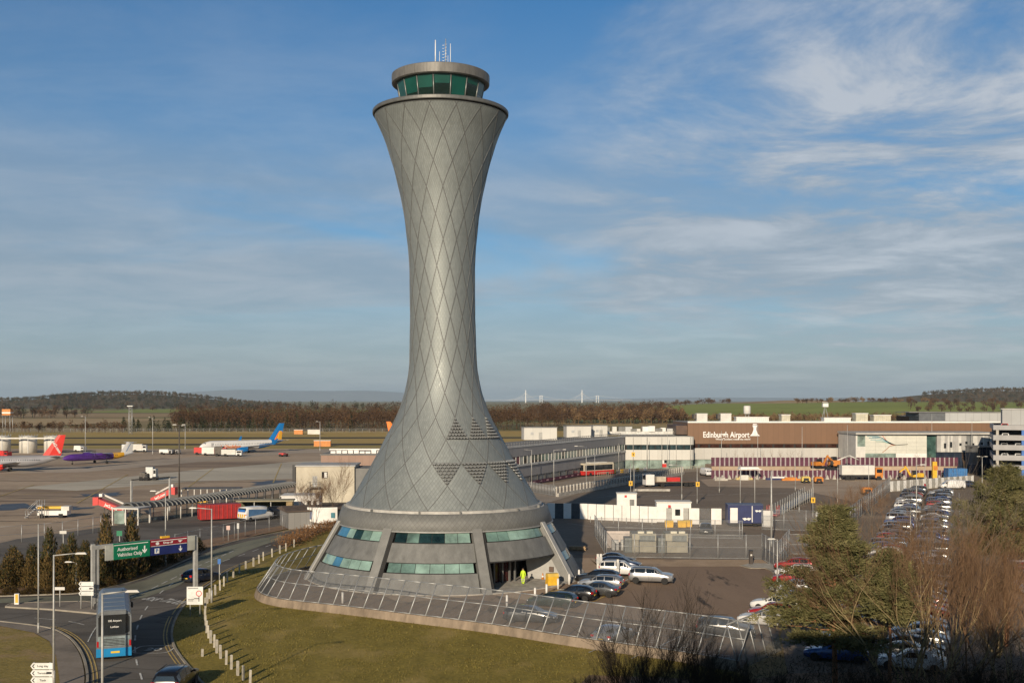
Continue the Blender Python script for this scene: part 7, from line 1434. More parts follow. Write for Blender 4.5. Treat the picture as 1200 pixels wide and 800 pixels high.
[part('end_panel', o, mat('end_panel_grey', (.40, .41, .37), .6), q_) for q_ in ((p1, p2, yb - .02, -.22, zb, zt - .1), (p4, p5, yb - .02, -.22, zb + .1, zt))]; gp = part('green_panel', o, M_GREEN, (p2, p3 - .05, yb - .05, -.22, zb, zt)); rp = part('red_panel', o, mat('sign_red', (.24, .012, .025), .5), (p3 + .05, p4, yb - .05, -.22, zb + (zt - zb) * .56, zt)); bp_ = part('blue_panel', o, mat('sign_blue', (.012, .022, .13), .5), (p3 + .05, p4, yb - .05, -.22, zb, zb + (zt - zb) * .53))
sw = p3 - p2; wl_ = mat('sign_white', (.8, .8, .78), .5); hs = zt - zb
t = moved(text_mb('Authorised', hs * .30, .01, 'LEFT', .008), Matrix.Translation((p2 + sw * .10, yb - .06, zb + hs * .60))); t.build('sign_lettering', wl_, gp); t = moved(text_mb('Vehicles Only', hs * .30, .01, 'LEFT', .008), Matrix.Translation((p2 + sw * .10, yb - .06, zb + hs * .26))); t.build('sign_lettering', wl_, gp)
def arrow_down(cx, cz, s_, parent): mb = MB(); mb.extr([(cx - s_ * .09, cz + s_ * .5), (cx - s_ * .09, cz - s_ * .1), (cx - s_ * .32, cz + s_ * .08), (cx - s_ * .32, cz - s_ * .12), (cx, cz - s_ * .5), (cx + s_ * .32, cz - s_ * .12), (cx + s_ * .32, cz + s_ * .08), (cx + s_ * .09, cz - s_ * .1), (cx + s_ * .09, cz + s_ * .5)], yb - .065, yb - .05); mb.build('arrow', wl_, parent)
arrow_down(p2 + sw * .84, zb + hs * .45, hs * .48, gp); arrow_down(p3 + sw * .86, zb + hs * .26, hs * .36, bp_)
part('white_rule', gp, wl_, (p2 + .05, p3 - .25, yb - .062, yb - .05, zt - hs * .14, zt - hs * .10)); part('white_rule', rp, wl_, (p3 + .1, p4 - .05, yb - .062, yb - .05, zt - hs * .14, zt - hs * .10)); part('white_rule', rp, wl_, (p3 + .1, p4 - .05, yb - .062, yb - .05, zb + hs * .56, zb + hs * .585))
mb = MB(); c_ = [(p3 + sw * .2 + hs * .12 * math.cos(2 * PI * k / 14), zb + hs * .73 + hs * .1 * math.sin(2 * PI * k / 14)) for k in range(14)]; mb.extr(c_, yb - .065, yb - .05); mb.build('round_symbol', wl_, rp); t = moved(text_mb('Drop-off', hs * .19, .01, 'CENTER', .006), Matrix.Translation((p3 + sw * .50, yb - .06, zb + hs * .735))); t.build('sign_lettering', wl_, rp); mb = MB(); mb.extr([(p3 + sw * .78, zb + hs * .80), (p3 + sw * .92, zb + hs * .80), (p3 + sw * .85, zb + hs * .66)], yb - .065, yb - .05); mb.build('arrow', wl_, rp)
q = part('parking_symbol', bp_, wl_, (p3 + sw * .12, p3 + sw * .25, yb - .058, yb - .05, zb + hs * .10, zb + hs * .42)); t = moved(text_mb('P', hs * .34, .008, 'CENTER', .01), Matrix.Translation((p3 + sw * .185, yb - .066, zb + hs * .26))); t.build('sign_lettering', mat('parking_blue', (.02, .12, .4), .5), q)
mb = MB(); mb.box((p3 + sw * .45, -.1, zt + .12), (.9, .3, .2)); mb.build('beacon', M_YELLOW, o)
# flag direction signs (three boards each)
def flag_signs(label, px, ytop, base, w_, bh, lines, legs=2, flip=-1, blank=False):
    p = G(*base); s_ = p.y / F; o = thing('direction_sign', label, 'direction sign', (p.x, p.y, .05), 0, 'stacked white direction signs'); z1 = H - (ytop - YH) * s_; W_ = w_ * s_; B_ = bh * s_
    for k, tx in enumerate(lines):
        zc = z1 - B_ * (k + .5); mb = MB(); mb.extr([(-W_ / 2, zc), (-W_ / 2 + B_ * .32, zc + B_ * .44), (W_ / 2, zc + B_ * .44), (W_ / 2, zc - B_ * .44), (-W_ / 2 + B_ * .32, zc - B_ * .44)], -.05, .0); bd = mb.build('sign_board', mat('sign_plate_white', (.66, .67, .64), .5), o)
        mb = MB(); mb.extr([(-W_ / 2 + .10, zc), (-W_ / 2 + .10 + B_ * .25, zc + B_ * .28), (-W_ / 2 + .10 + B_ * .42, zc + B_ * .28), (-W_ / 2 + .10 + B_ * .18, zc), (-W_ / 2 + .10 + B_ * .42, zc - B_ * .28), (-W_ / 2 + .10 + B_ * .25, zc - B_ * .28)], -.058, -.05); mb.build('chevron', M_BLACK, bd)
        if tx: t = moved(text_mb(tx, B_ * .42, .006, 'CENTER', .003), Matrix.Translation((.08, -.056, zc))); t.build('sign_lettering', M_BLACK, bd)
        if k == 1: mb = MB(); mb.bbox(W_ * .22, W_ * .46, -.057, -.05, zc - B_ * .12, zc + B_ * .2); mb.build('plane_symbol', M_BLACK, bd)
    for x in ((-W_ * .36, W_ * .36) if legs == 2 else (W_ * .3,)): mb = MB(); mb.tube((x, .06, 0), (x, .06, z1), .06, .06, 6); mb.build('leg', M_POLE, o)
flag_signs('stack of three white flag signs at the bottom left by the lamp post', 49, 776.5, (49, 826), 26, 8.3, ['Long stay', 'Terminal', 'Taxis'])
flag_signs('stack of three white flag signs beside the gantry leg', 101, 681.5, (101, 714.5), 17.5, 5.6, ['', '', ''])
def panel_sign(label, px, ytop, base, w_, h_, m_=None, legs=1, name='road_sign', inner=None):
    p = G(*base); s_ = p.y / F; o = thing(name, label, 'road sign', (p.x, p.y, .05), 0, 'small road signs'); z1 = H - (ytop - YH) * s_; W_, B_ = w_ * s_, h_ * s_; mb = MB(); mb.bbox(-W_ / 2, W_ / 2, -.05, 0, z1 - B_, z1); bd = mb.build('sign_plate', m_ or M_OFFWHITE, o); xs = (0,) if legs == 1 else (-W_ * .3, W_ * .3); [(lambda q: (q.tube((x, .05, 0), (x, .05, z1 - .1), .05, .05, 6), q.build('leg', M_POLE, o)))(MB()) for x in xs]; return o, bd, z1, W_, B_
panel_sign('small blank white name plate on one leg behind the lamp post', 66, 688, (70, 712), 12, 3.5)
panel_sign('small pale sign seen edge-on near the dark conifers', 74, 622, (74, 650), 8, 3.5); panel_sign('little green exit sign standing among the conifers', 140, 622, (140, 648), 6.5, 6, M_GREEN); panel_sign('blue round-topped post sign next to the bollard line', 257.5, 655, (257, 690), 3.6, 6, M_BLUE)
panel_sign('triangular-looking red and white warning sign on the verge by the yard', 267.5, 616, (267.5, 634.5), 4.2, 5, mat('warning_pale', (.6, .42, .38), .6)); panel_sign('slim grey notice post beside the warning sign on the verge', 279, 613, (279, 633.5), 2.6, 6.5, M_STEEL)
o, bd, z1, W_, B_ = panel_sign('large white roundabout diagram sign with a red ring, standing on the verge', 228.5, 687.5, (228.5, 722), 19, 21, mat('sign_plate_white', (.66, .67, .64)), 2)
mb = MB(); cx, cz = W_ * .25, z1 - B_ * .38; ri, ro = B_ * .125, B_ * .165
for k in range(20):
    t0, t1 = 2 * PI * k / 20, 2 * PI * (k + 1) / 20; mb.extr([(cx + ri * math.cos(t0), cz + ri * math.sin(t0)), (cx + ro * math.cos(t0), cz + ro * math.sin(t0)), (cx + ro * math.cos(t1), cz + ro * math.sin(t1)), (cx + ri * math.cos(t1), cz + ri * math.sin(t1))], -.058, -.05)
mb.build('red_ring', M_RED, bd); mb = MB(); mb.bbox(-W_ * .05, cx, -.058, -.05, cz - B_ * .30, cz - B_ * .26); mb.bbox(cx - .03, cx + .04, -.058, -.05, cz - B_ * .45, cz - B_ * .16); mb.bbox(-W_ * .42, W_ * .2, -.056, -.05, z1 - B_ * .11, z1 - B_ * .08); mb.bbox(-W_ * .42, -W_ * .05, -.056, -.05, z1 - B_ * .72, z1 - B_ * .69); mb.bbox(-W_ * .42, -W_ * .1, -.056, -.05, z1 - B_ * .80, z1 - B_ * .77); mb.build('route_lines', M_BLACK, bd)
p = G(20, 709); o = thing('keep_left_bollard', 'white traffic bollard with a yellow panel on the island tip', 'traffic bollard', (p.x, p.y, .13), 0); mb = MB(); mb.box((0, 0, .5), (.42, .26, 1.0)); mb.lathe([(.21, 0), (.21, .01)], (0, 0, 1.0), 10); mb.build('shell', M_WHITE, o); mb = MB(); mb.box((0.02, -.14, .55), (.26, .03, .8)); mb.build('yellow_panel', M_YELLOW, o)
p = G(136, 680); o = thing('post_sign', 'thin leaning marker post on the verge right of the gantry leg', 'marker post', (p.x, p.y, .1), 0); mb = MB(); mb.tube((0, 0, 0), (.1, 0, 1.0), .05, .05, 6); mb.build('stem', M_OFFWHITE, o); mb = MB(); mb.box((.1, -.03, 1.05), (.3, .04, .24)); mb.build('sign_plate', M_STEEL, o)
p = G(90, 690); lamp(89.5, 659, (89.5, 691), (-1, 0), .5, 'short post with a small dark head among the conifers', LG)
# small furniture on the tower plot
for k, (px, py, lb) in enumerate([(594, 721 - 10, 'white post just behind the leaning fence, nearest the pier'), (627, 703 - 1, 'white post ahead of the dark green estate car'), (640.5, 697.5, 'white post between the entrance and the black hatchback'), (654, 690.5, 'white post in line with the yellow grit bin'), (667, 685, 'white post at the foot of the leaning fin'), (678.5, 679.5, 'white post beside the silver estate car'), (401.5, 707, 'white post behind the curved end of the leaning fence')]):
    p = G(px, py); o = thing('white_post', lb, 'post', (p.x, p.y, .06), 0, 'white posts round the tower plot'); mb = MB(); mb.tube((0, 0, 0), (0, 0, 1.05), .11, .11, 10); mb.build('stem', M_WHITE, o); mb = MB(); mb.lathe([(.11, 1.05), (.08, 1.1), (0, 1.12)], n=10); mb.build('cap', M_OFFWHITE, o)
for k, (px, py, h_) in enumerate([(700.5, 671, 2.1), (704, 672, 2.2), (724, 677, 2.0)]):
    p = G(px, py); o = thing('charging_post', f'tall white charging post, {ordn[k]} from the left in the tower car row', 'charging post', (p.x, p.y, .06), 0, 'charging posts in the tower car row'); part('column', o, M_OFFWHITE, (-.12, .12, -.1, .1, 0, h_)); part('head_unit', o, M_STEEL, (-.16, .16, -.16, -.1, h_ * .5, h_ * .85))
p = G(636, 680); o = thing('traffic_cone', 'orange traffic cone by the entrance wall', 'cone', (p.x, p.y, .07), 0); mb = MB(); mb.lathe([(.17, .04), (.04, .75)], n=12); mb.build('cone_body', M_ORANGE, o); mb = MB(); mb.box((0, 0, .02), (.42, .42, .04)); mb.build('foot', M_BLACK, o); mb = MB(); mb.lathe([(.118, .33), (.09, .5)], n=12, caps=False); mb.build('white_sleeve', M_WHITE, o)
p = G(880, 661.5); o = thing('waste_bin', 'dark slim litter bin on the kerb island of the tower plot', 'bin', (p.x, p.y, .14), 0); part('body', o, mat('bin_brown', (.05, .04, .035), .6), (-.2, .2, -.2, .2, 0, 1.5)); part('lid', o, M_BLACK, (-.23, .23, -.23, .23, 1.5, 1.6)); part('label', o, M_OFFWHITE, (-.1, .1, -.215, -.2, .95, 1.15))
p = G(963, 621.5); o = thing('poster_board', 'white poster board with a grey figure on the wire fence', 'poster', (p.x, p.y - .3, .05), 0); part('board', o, M_WHITE, (-1.0, 1.0, -.05, 0, .4, 2.9)); part('picture', o, mat('poster_violet', (.30, .26, .40), .6), (-.8, .8, -.06, -.05, 1.4, 2.1)); part('text_block', o, mat('poster_grey', (.12, .12, .13), .6), (-.5, .6, -.06, -.05, .7, 1.2))
for k, (px, py) in enumerate([(692, 612), (705, 612.5), (719, 613), (734, 613.6), (749, 614.2), (764, 615)]):
    p = G(px, py); o = thing('steel_bollard', f'thin grey bollard before the white hoarding, {ordn[k]} from the tower', 'bollard', (p.x, p.y, .03), 0, 'thin bollards before the white hoarding'); mb = MB(); mb.tube((0, 0, 0), (0, 0, .95), .07, .07, 8); mb.build('stem', M_POLE, o); mb = MB(); mb.lathe([(.075, .95), (0, 1.0)], n=8); mb.build('cap', M_STEEL, o)
for px, yt, py in [(739, 584, 588), (817, 592, 594), (867.5, 592, 594), (952.6, 586, 589)]: pass
for px, py, z, lb in [(739, 588, 3.6, 'yellow letter tag on the pole above the white hoarding'), (817.5, 590, 3.7, 'yellow letter tag on the pole right of the white cabin'), (952.6, 606, 2.9, 'yellow letter tag on the pole right of the scaffold ramp'), (742, 578, 8.2, 'yellow box sign at the top of the pole by the drop-off road')]:
    p = G(px, py); o = thing('zone_tag', lb, 'sign', (p.x, p.y - .12, z), 0, 'yellow zone tags on poles'); part('plate', o, M_YELLOW, (-.35, .35, -.03, 0, -.45, .45)); part('letter_bar', o, M_BLACK, (-.1, .1, -.045, -.03, -.22, .22))
# bridges far beyond: one cable-stayed, one suspension
M_BRW = mat('bridge_white', (.72, .73, .72), .6, 0, .03, .01); D = 9000.0
o = thing('cable_stayed_bridge', 'distant white cable-stayed bridge with fans of stays on the horizon', 'bridge', (0, D, 0))
for px in (616, 682):
    x = (px - 600) * D / F; mb = MB(); mb.box((x, 0, 52), (8, 8, 104), 0, 0, .6); mb.build('pylon', M_BRW, o); mb = MB()
    for k in range(1, 12): [mb.tube((x, 0, 100 - k * 2.4), (x + s_ * k * 9.5, 0, 24), .35, .35, 3, 0, False) for s_ in (-1, 1)]
    mb.build('stay_fan', mat('stay_pale', (.62, .65, .68), .6, 0, .02, .01), o)
part('deck', o, mat('bridge_deck_grey', (.3, .32, .34), .7), (-250, 900, -3, 3, 21, 24))
o = thing('suspension_bridge', 'distant suspension bridge with paired towers right of the cable-stayed pylons', 'bridge', (0, D + 600, 0))
for px in (634, 700):
    x = (px - 600) * (D + 600) / F; mb = MB(); mb.bbox(x - 12, x - 7, -2, 2, 0, 62); mb.bbox(x + 7, x + 12, -2, 2, 0, 62); mb.bbox(x - 12, x + 12, -1.5, 1.5, 57, 60); mb.bbox(x - 12, x + 12, -1.5, 1.5, 40, 42); mb.build('tower', M_BRW, o)
x0, x1 = (634 - 600) * (D + 600) / F, (700 - 600) * (D + 600) / F; mb = MB(); pts = [(x0 + (x1 - x0) * k / 20, 0, 24 + 38 * (2 * k / 20 - 1) ** 2) for k in range(21)]; mb.path(pts, .9, 4); mb.tube((x0, 0, 62), (x0 - 300, 0, 22), .9, .9, 4); mb.tube((x1, 0, 62), (x1 + 300, 0, 22), .9, .9, 4); mb.build('main_cable', M_BRW, o); part('deck', o, mat('bridge_deck_grey', (.3, .32, .34)), (x0 - 300, x1 + 300, -3, 3, 20, 22))
# hotel block behind the viewpoint: it throws the broad shadow over the near right corner
ho = thing('hotel_block', 'plain hotel block behind the viewpoint that throws the broad shade on the car park corner', 'building', (0, 0, 0)); mb = MB(); hp_ = [(-22, -24), (-8.0, -9.0), (75, -9.5), (75, -46), (-22, -46)]; mb.prism(hp_, 0, 29.8); mb.build('wall', M_BEIGE, ho); mb = MB(); mb.prism(hp_, 29.8, 30.3); mb.build('roof', M_ROOFG, ho)
# ------------------------------------------------------------------ person in high-visibility clothing
def make_person(loc, rz):
    bm = bmesh.new(); V = {}
    def v(n, x, y, z): V[n] = bm.verts.new((x, y, z)); return V[n]
    rad_ = {}
    P_ = [('pel', 0, 0, .95, .15), ('waist', 0, 0, 1.10, .145), ('chest', 0, .01, 1.32, .165), ('neck', 0, .02, 1.50, .07), ('head', 0, .03, 1.60, .085), ('crown', 0, .03, 1.72, .085)]
    for s, g in ((1, 'r'), (-1, 'l')):
        P_ += [('sho' + g, s * .18, .0, 1.42, .075), ('elb' + g, s * .26, -.02 + .02 * s, 1.15, .055), ('wri' + g, s * .27, .07, .92, .038), ('pal' + g, s * .27, .10, .83, .036), ('hip' + g, s * .09, 0, .90, .11), ('kne' + g, s * .10, .06 * s, .50, .075), ('ank' + g, s * .10, -.06 * s + .02, .10, .055), ('toe' + g, s * .11, .16 - .06 * s, .045, .045)]
        for k in range(4): P_ += [(f'f{k}a{g}', s * (.255 + .014 * k), .085 + .016 * k, .79, .011), (f'f{k}b{g}', s * (.255 + .012 * k), .10 + .016 * k, .735 + .006 * abs(k - 1.5), .009)]
        P_ += [('th' + g, s * .245, .135, .81, .012), ('tt' + g, s * .24, .155, .765, .010)]
    for n, x, y, z, r in P_: v(n, x, y, z); rad_[n] = r
    E = [('pel', 'waist'), ('waist', 'chest'), ('chest', 'neck'), ('neck', 'head'), ('head', 'crown')]
    for g in 'rl':
        E += [('chest', 'sho' + g), ('sho' + g, 'elb' + g), ('elb' + g, 'wri' + g), ('wri' + g, 'pal' + g), ('pel', 'hip' + g), ('hip' + g, 'kne' + g), ('kne' + g, 'ank' + g), ('ank' + g, 'toe' + g), ('pal' + g, 'th' + g), ('th' + g, 'tt' + g)]
        for k in range(4): E += [('pal' + g, f'f{k}a{g}'), (f'f{k}a{g}', f'f{k}b{g}')]
    for a, b in E: bm.edges.new((V[a], V[b]))
    me = bpy.data.meshes.new('person'); names = [p[0] for p in P_]; bm.verts.index_update(); bm.to_mesh(me); bm.free()
    ob = bpy.data.objects.new('person', me); COL.objects.link(ob); md = ob.modifiers.new('skin', 'SKIN'); md.use_smooth_shade = True
    sv = me.skin_vertices[0].data
    for i, n in enumerate(names): sv[i].radius = (rad_[n] * (1.15 if n in ('chest', 'waist', 'pel') else 1), rad_[n] * (.8 if n in ('chest', 'waist', 'pel') else 1)); sv[i].use_root = (n == 'pel')
    sb = ob.modifiers.new('sub', 'SUBSURF'); sb.levels = 1; sb.render_levels = 1
    dg = bpy.context.evaluated_depsgraph_get(); m2 = bpy.data.meshes.new_from_object(ob.evaluated_get(dg)); bpy.data.objects.remove(ob)
    skin = mat('skin', (.42, .25, .18), .6); hv = mat('hi_vis_yellow', (.55, .80, .03), .6, 0, .06, 6); strip = mat('reflective_strip', (.62, .62, .58), .4); boot = mat('boot_black', (.02, .02, .02), .6)
    m2.materials.clear(); [m2.materials.append(m_) for m_ in (hv, skin, strip, boot)]
    for p in m2.polygons:
        c = p.center; z = c.z
        p.material_index = 1 if (z > 1.52 or (abs(c.x) > .2 and z < .90 and z > .6)) else 3 if z < .12 else 2 if (.55 < z < .60 or .40 < z < .44 or (1.10 < z < 1.15 and abs(c.x) < .24)) else 0
        p.use_smooth = True
    ob = bpy.data.objects.new('person', m2); COL.objects.link(ob); ob.location = loc; ob.rotation_euler = (0, 0, rz)
    mb = MB(); mb.ball((0, .015, 1.715), .103, 12, 8, 0, (1, 1.1, .72)); h_ = mb.build('hair', mat('dark_hair', (.03, .02, .015), .8), ob)
    mb = MB(); mb.ball((0, .128, 1.62), .018, 6, 4, 0, (.8, 1, 1.3)); [mb.ball((s * .095, .03, 1.63), .022, 6, 4, 0, (.5, 1, 1.4)) for s in (-1, 1)]; mb.build('nose_and_ears', skin, ob)
    mb = MB(); [mb.ball((s * .032, .115, 1.655), .010, 6, 4) for s in (-1, 1)]; mb.box((0, .118, 1.575), (.045, .012, .010)); mb.build('eyes_and_mouth', mat('dark_face_detail', (.05, .02, .02), .5), ob)
    return tag(ob, 'person in a bright yellow hi-vis jacket and trousers walking at the tower entrance', 'person')
p = G(613, 685.5); make_person((p.x, p.y, .07), R(150))
# ------------------------------------------------------------------ vegetation
def leafmat(name, c1, c2, scale=.6, rough=.85, trans=0.0):
    m = mat(name, c1, rough, 0, .1, scale, spec=.15, col2=c2, detail=3, obj_coords=False); return m
L_BR = [leafmat('bare_wood_brown', (.055, .034, .021), (.10, .060, .035), .05), leafmat('bare_wood_russet', (.075, .043, .023), (.13, .076, .038), .05), leafmat('bare_wood_tan', (.15, .095, .048), (.22, .145, .075), .05)]
L_FIR = [leafmat('fir_dark', (.013, .018, .009), (.030, .037, .016), .08), leafmat('fir_olive', (.028, .032, .014), (.05, .052, .022), .08)]
L_HILLW = [leafmat('hill_wood_dark', (.030, .033, .019), (.060, .058, .032), .01), leafmat('hill_wood_brown', (.075, .056, .034), (.12, .088, .052), .01)]
L_TAN = [leafmat('scrub_tan', (.17, .115, .06), (.26, .18, .095), .06), L_BR[1], L_BR[2]]
rnd = random.Random(42)
def blob_tree(mb, x, y, z, h, w, n, mats_n, shape='round', s=1.0, mi=None):
    cz = z + h * (.58 if shape == 'round' else .5); rx = w / 2; rz = h * (.44 if shape == 'round' else .5); base = rnd.randrange(mats_n) if mi is None else mi
    # lobes give an uneven outline
    lobes = [(rnd.uniform(-.5, .5) * rx, rnd.uniform(-.5, .5) * rx, rnd.uniform(-.35, .55) * rz, rnd.uniform(.45, .75)) for _ in range(5)]
    for i in range(n):
        if shape == 'cone':
            t = rnd.random() ** .6; r = rx * t * rnd.uniform(.3, 1); a = rnd.uniform(0, 2 * PI); p = (x + r * math.cos(a), y + r * math.sin(a), z + h * (1 - t) * .97 + .2)
        else:
            lx, ly, lz, lr = rnd.choice(lobes); u = Vector((rnd.gauss(0, 1), rnd.gauss(0, 1), rnd.gauss(0, 1))).normalized() * (rnd.random() ** .4); p = (x + lx + u.x * rx * lr, y + ly + u.y * rx * lr, cz + lz + u.z * rz * lr)
        sz = s * rnd.uniform(.5, 1.3); d1 = Vector((rnd.gauss(0, 1), rnd.gauss(0, 1), rnd.gauss(0, 1.2))).normalized() * sz; d2 = Vector((rnd.gauss(0, 1), rnd.gauss(0, 1), rnd.gauss(0, 1))).normalized() * sz * .55; p = Vector(p)
        mb.add([p - d1 * .5, p + d1 * .5, p + d2], [(0, 1, 2)], base if rnd.random() < .8 else rnd.randrange(mats_n))
    if shape == 'round': mb.tube((x, y, z), (x, y, z + h * .55), .22 * s, .10 * s, 4, base, False)
def wood(name, px0, px1, d0, d1, rows, gap, h, w, n, mats, s, label, shape='round', hf=None, jitter=.25):
    mb = MB()
    for r in range(rows):
        d = d0 + (d1 - d0) * (r / max(1, rows - 1)); x0, x1 = (px0 - 600) * d / F, (px1 - 600) * d / F; k = max(1, int((x1 - x0) / gap))
        for i in range(k):
            x = x0 + (x1 - x0) * (i + rnd.uniform(.0, 1)) / k; y = d + rnd.uniform(-.4, .4) * (d1 - d0) / max(1, rows); hh = h * rnd.uniform(1 - jitter, 1 + jitter); z = hf(x, y) if hf else 0
            if hf and z < 1.0 and hf is not h_right: continue
            blob_tree(mb, x, y, z, hh, w * rnd.uniform(.7, 1.25), n, len(mats), shape, s)
    return tag(mb.build(name, mats, fix=False), label, None, None, 'stuff')
wood('bare_woodland', 205, 490, 706, 900, 11, 5.2, 13, 10, 210, [L_BR[0], L_BR[0], L_BR[1]], 1.05, 'brown leafless wood beyond the runway, left of the tower')
wood('fir_plantation', 140, 322, 690, 712, 2, 5.0, 9, 5.0, 150, L_FIR, 1.1, 'dark fir belt in front of the brown wood', 'cone')
wood('fir_plantation', 330, 470, 690, 702, 1, 8.0, 11, 6, 170, L_FIR + [L_BR[0]], 1.1, 'scattered dark firs at the edge of the brown wood', 'cone')
wood('bare_hedgerow', -30, 150, 672, 690, 2, 4.0, 6.0, 5.5, 120, L_BR[:2], 1.0, 'low brown hedge belt beyond the runway at the far left')
wood('bare_woodland', 545, 660, 716, 860, 8, 6.5, 14.5, 12, 240, L_BR[:2], 1.1, 'round-headed brown wood right behind the tower')
wood('bare_woodland', 655, 800, 905, 1010, 7, 5.0, 11.5, 7, 210, [L_BR[1], L_BR[2], L_BR[0]], 1.4, 'russet bare wood above the white terminal block')
wood('bare_woodland', 620, 790, 1120, 1250, 4, 7.0, 16, 12, 150, L_BR[:2], 1.7, 'darker ridge of wood behind the russet trees', hf=None)
wood('bare_scrub_belt', 770, 1130, 960, 1010, 4, 4.5, 7.5, 6, 130, L_TAN, 1.2, 'tan scrub belt along the foot of the green fields')
wood('distant_trees', 930, 1110, 1900, 2020, 2, 12, 8, 12, 90, L_BR, 2.6, 'bare trees along the top edge of the green fields', hf=h_right)
wood('distant_trees', 1060, 1260, 1350, 1600, 3, 11, 10, 10, 110, L_BR[:2], 2.0, 'brown copse on the right beyond the fields', hf=h_right)
wood('distant_trees', 730, 860, 1950, 2100, 2, 12, 9, 14, 90, L_BR[:2], 2.6, 'dark trees on the rise left of the green field', hf=h_right)
wood('distant_trees', -40, 100, 1180, 1330, 3, 12, 11, 11, 120, [L_FIR[0], L_BR[0], L_BR[1]], 1.9, 'dark copse in the left middle distance')
wood('distant_trees', -60, 330, 2150, 2300, 2, 22, 9, 16, 90, [L_HILLW[0], L_BR[0]], 2.8, 'hedgerow trees below the left hill')
wood('hill_woods', 60, 340, 2640, 3060, 14, 13, 11, 14, 60, L_HILLW, 3.0, 'dark woods covering the rounded left hill', hf=h_left)
wood('hill_woods', -60, 105, 2680, 3000, 9, 12, 9, 14, 60, L_HILLW, 3.0, 'mixed woods on the lower left ridge', hf=h_left)
wood('hill_woods', 1080, 1260, 2700, 3150, 14, 11, 11, 14, 60, [L_HILLW[0], L_HILLW[1], L_HILLW[1]], 3.0, 'brownish woods on the right-hand hill', hf=h_wood)
wood('distant_trees', 200, 480, 1500, 1800, 3, 16, 16, 14, 110, [L_HILLW[0], L_BR[0]], 2.4, 'far dark tree line over the brown wood')
# branching bare tree: main stems in one mesh, twigs in another
def branch(mb, tw, p, d, ln, r, lv, rg, up=.25, split=3, n=5, twist=.55):
    segs = 3 if lv > 0 else 2; q = Vector(p); dd = Vector(d).normalized(); rr = r
    for s in range(segs):
        nd = (dd + Vector((rg.gauss(0, 1), rg.gauss(0, 1), rg.gauss(0, .6))) * .13 + Vector((0, 0, up * .12))).normalized(); e = q + nd * (ln / segs); r2 = rr * .80
        (mb if lv >= 2 else tw).tube(q, e, rr, r2, n if lv >= 2 else 3, 0, False); q, dd, rr = e, nd, r2
        if lv > 0 and s >= (0 if lv < 3 else 1):
            for _ in range(split if s == segs - 1 else max(1, split - 1)):
                a = Vector((rg.gauss(0, 1), rg.gauss(0, 1), rg.gauss(0, .7))); nd2 = (dd + a.normalized() * twist + Vector((0, 0, up * .4))).normalized(); branch(mb, tw, q, nd2, ln * rg.uniform(.5, .72), max(.007, rr * rg.uniform(.45, .65)), lv - 1, rg, up, split, n, twist)
def bare_tree(name, label, loc, h, seed, stems=1, lv=3, spread=.35, m=None, mt=None, r=None, cat='tree', group=None, split=3, up=.3, base_h=0.0):
    rg = random.Random(seed); mb, tw = MB(), MB(); o = thing(name, label, cat, loc, 0, group); r = r or h * .0095
    if stems == 1: mb.tube((0, 0, -.05), (0, 0, h * .22), r * 1.5, r, 6, 0, False); branch(mb, tw, (0, 0, h * .22), (rg.uniform(-.1, .1), rg.uniform(-.1, .1), 1), h * .42, r, lv, rg, up, split)
    else:
        for k in range(stems):
            a = 2 * PI * k / stems + rg.uniform(-.4, .4); s = spread * rg.uniform(.4, 1.4); branch(mb, tw, (.12 * math.cos(a), .12 * math.sin(a), -.05), (s * math.cos(a), s * math.sin(a), 1), h * rg.uniform(.5, .68), r * rg.uniform(.7, 1.1), lv, rg, up, split, 5, .42)
    mb.build('trunk', m or L_TW[0], o, fix=False); tw.build('crown', mt or L_TW[1], o, fix=False); return o
L_TW = [leafmat('bark_yellowish', (.26, .20, .105), (.38, .30, .16), 2.5), leafmat('twigs_russet', (.165, .098, .056), (.26, .165, .098), 1.5), leafmat('bark_dark', (.03, .024, .018), (.055, .043, .032), 2), leafmat('twigs_dark', (.028, .022, .016), (.05, .04, .03), 1.5), leafmat('twigs_grey', (.15, .125, .10), (.23, .195, .155), 1.5)]
BG = 'bare trees before the big car park'
for k, (px, d, h, st, sp_, lb, mm) in enumerate([
    (1058, 71, 10.5, 7, .5, 'bare many-stemmed tree with yellowish stems in the middle of the car park edge', (0, 1)), (1100, 69, 8.6, 7, .75, 'bare spreading tree with pale fanned stems right of the yellowish one', (0, 1)), (1133, 73, 9.6, 4, .5, 'bare russet tree leaning over the car rows', (1, 1)),
    (1158, 75, 10.0, 2, .25, 'bare tree with reddish bark under the right-hand pine', (1, 1)), (1186, 70, 7.4, 6, .65, 'bare bushy tree close to the right edge', (0, 1)), (1024, 78, 10, 5, .35, 'bare twiggy tree between the pine and the yellowish stems', (4, 1)), (1215, 82, 8.0, 5, .5, 'bare russet tree cut by the right edge of the photo', (1, 1)), (1085, 82, 11.2, 5, .35, 'slender bare tree behind the fanned stems', (4, 4)), (1120, 92, 8.6, 3, .4, 'thin bare tree standing deeper among the cars', (4, 1)), (1072, 88, 8.4, 5, .6, 'bare russet bush-like tree behind the yellowish stems', (0, 1)), (1108, 79, 9.0, 7, .6, 'bare tangled tree between the fanned stems and the leaning russet one', (0, 1)), (1170, 84, 8.0, 6, .6, 'bare tangled tree below the high crown of the right-hand pine', (0, 1))]):
    bare_tree('bare_tree', lb, at(px, d), h * .94, 100 + k, st, 3, sp_, L_TW[mm[0]], L_TW[mm[1]], None, 'tree', BG, 3, .35)
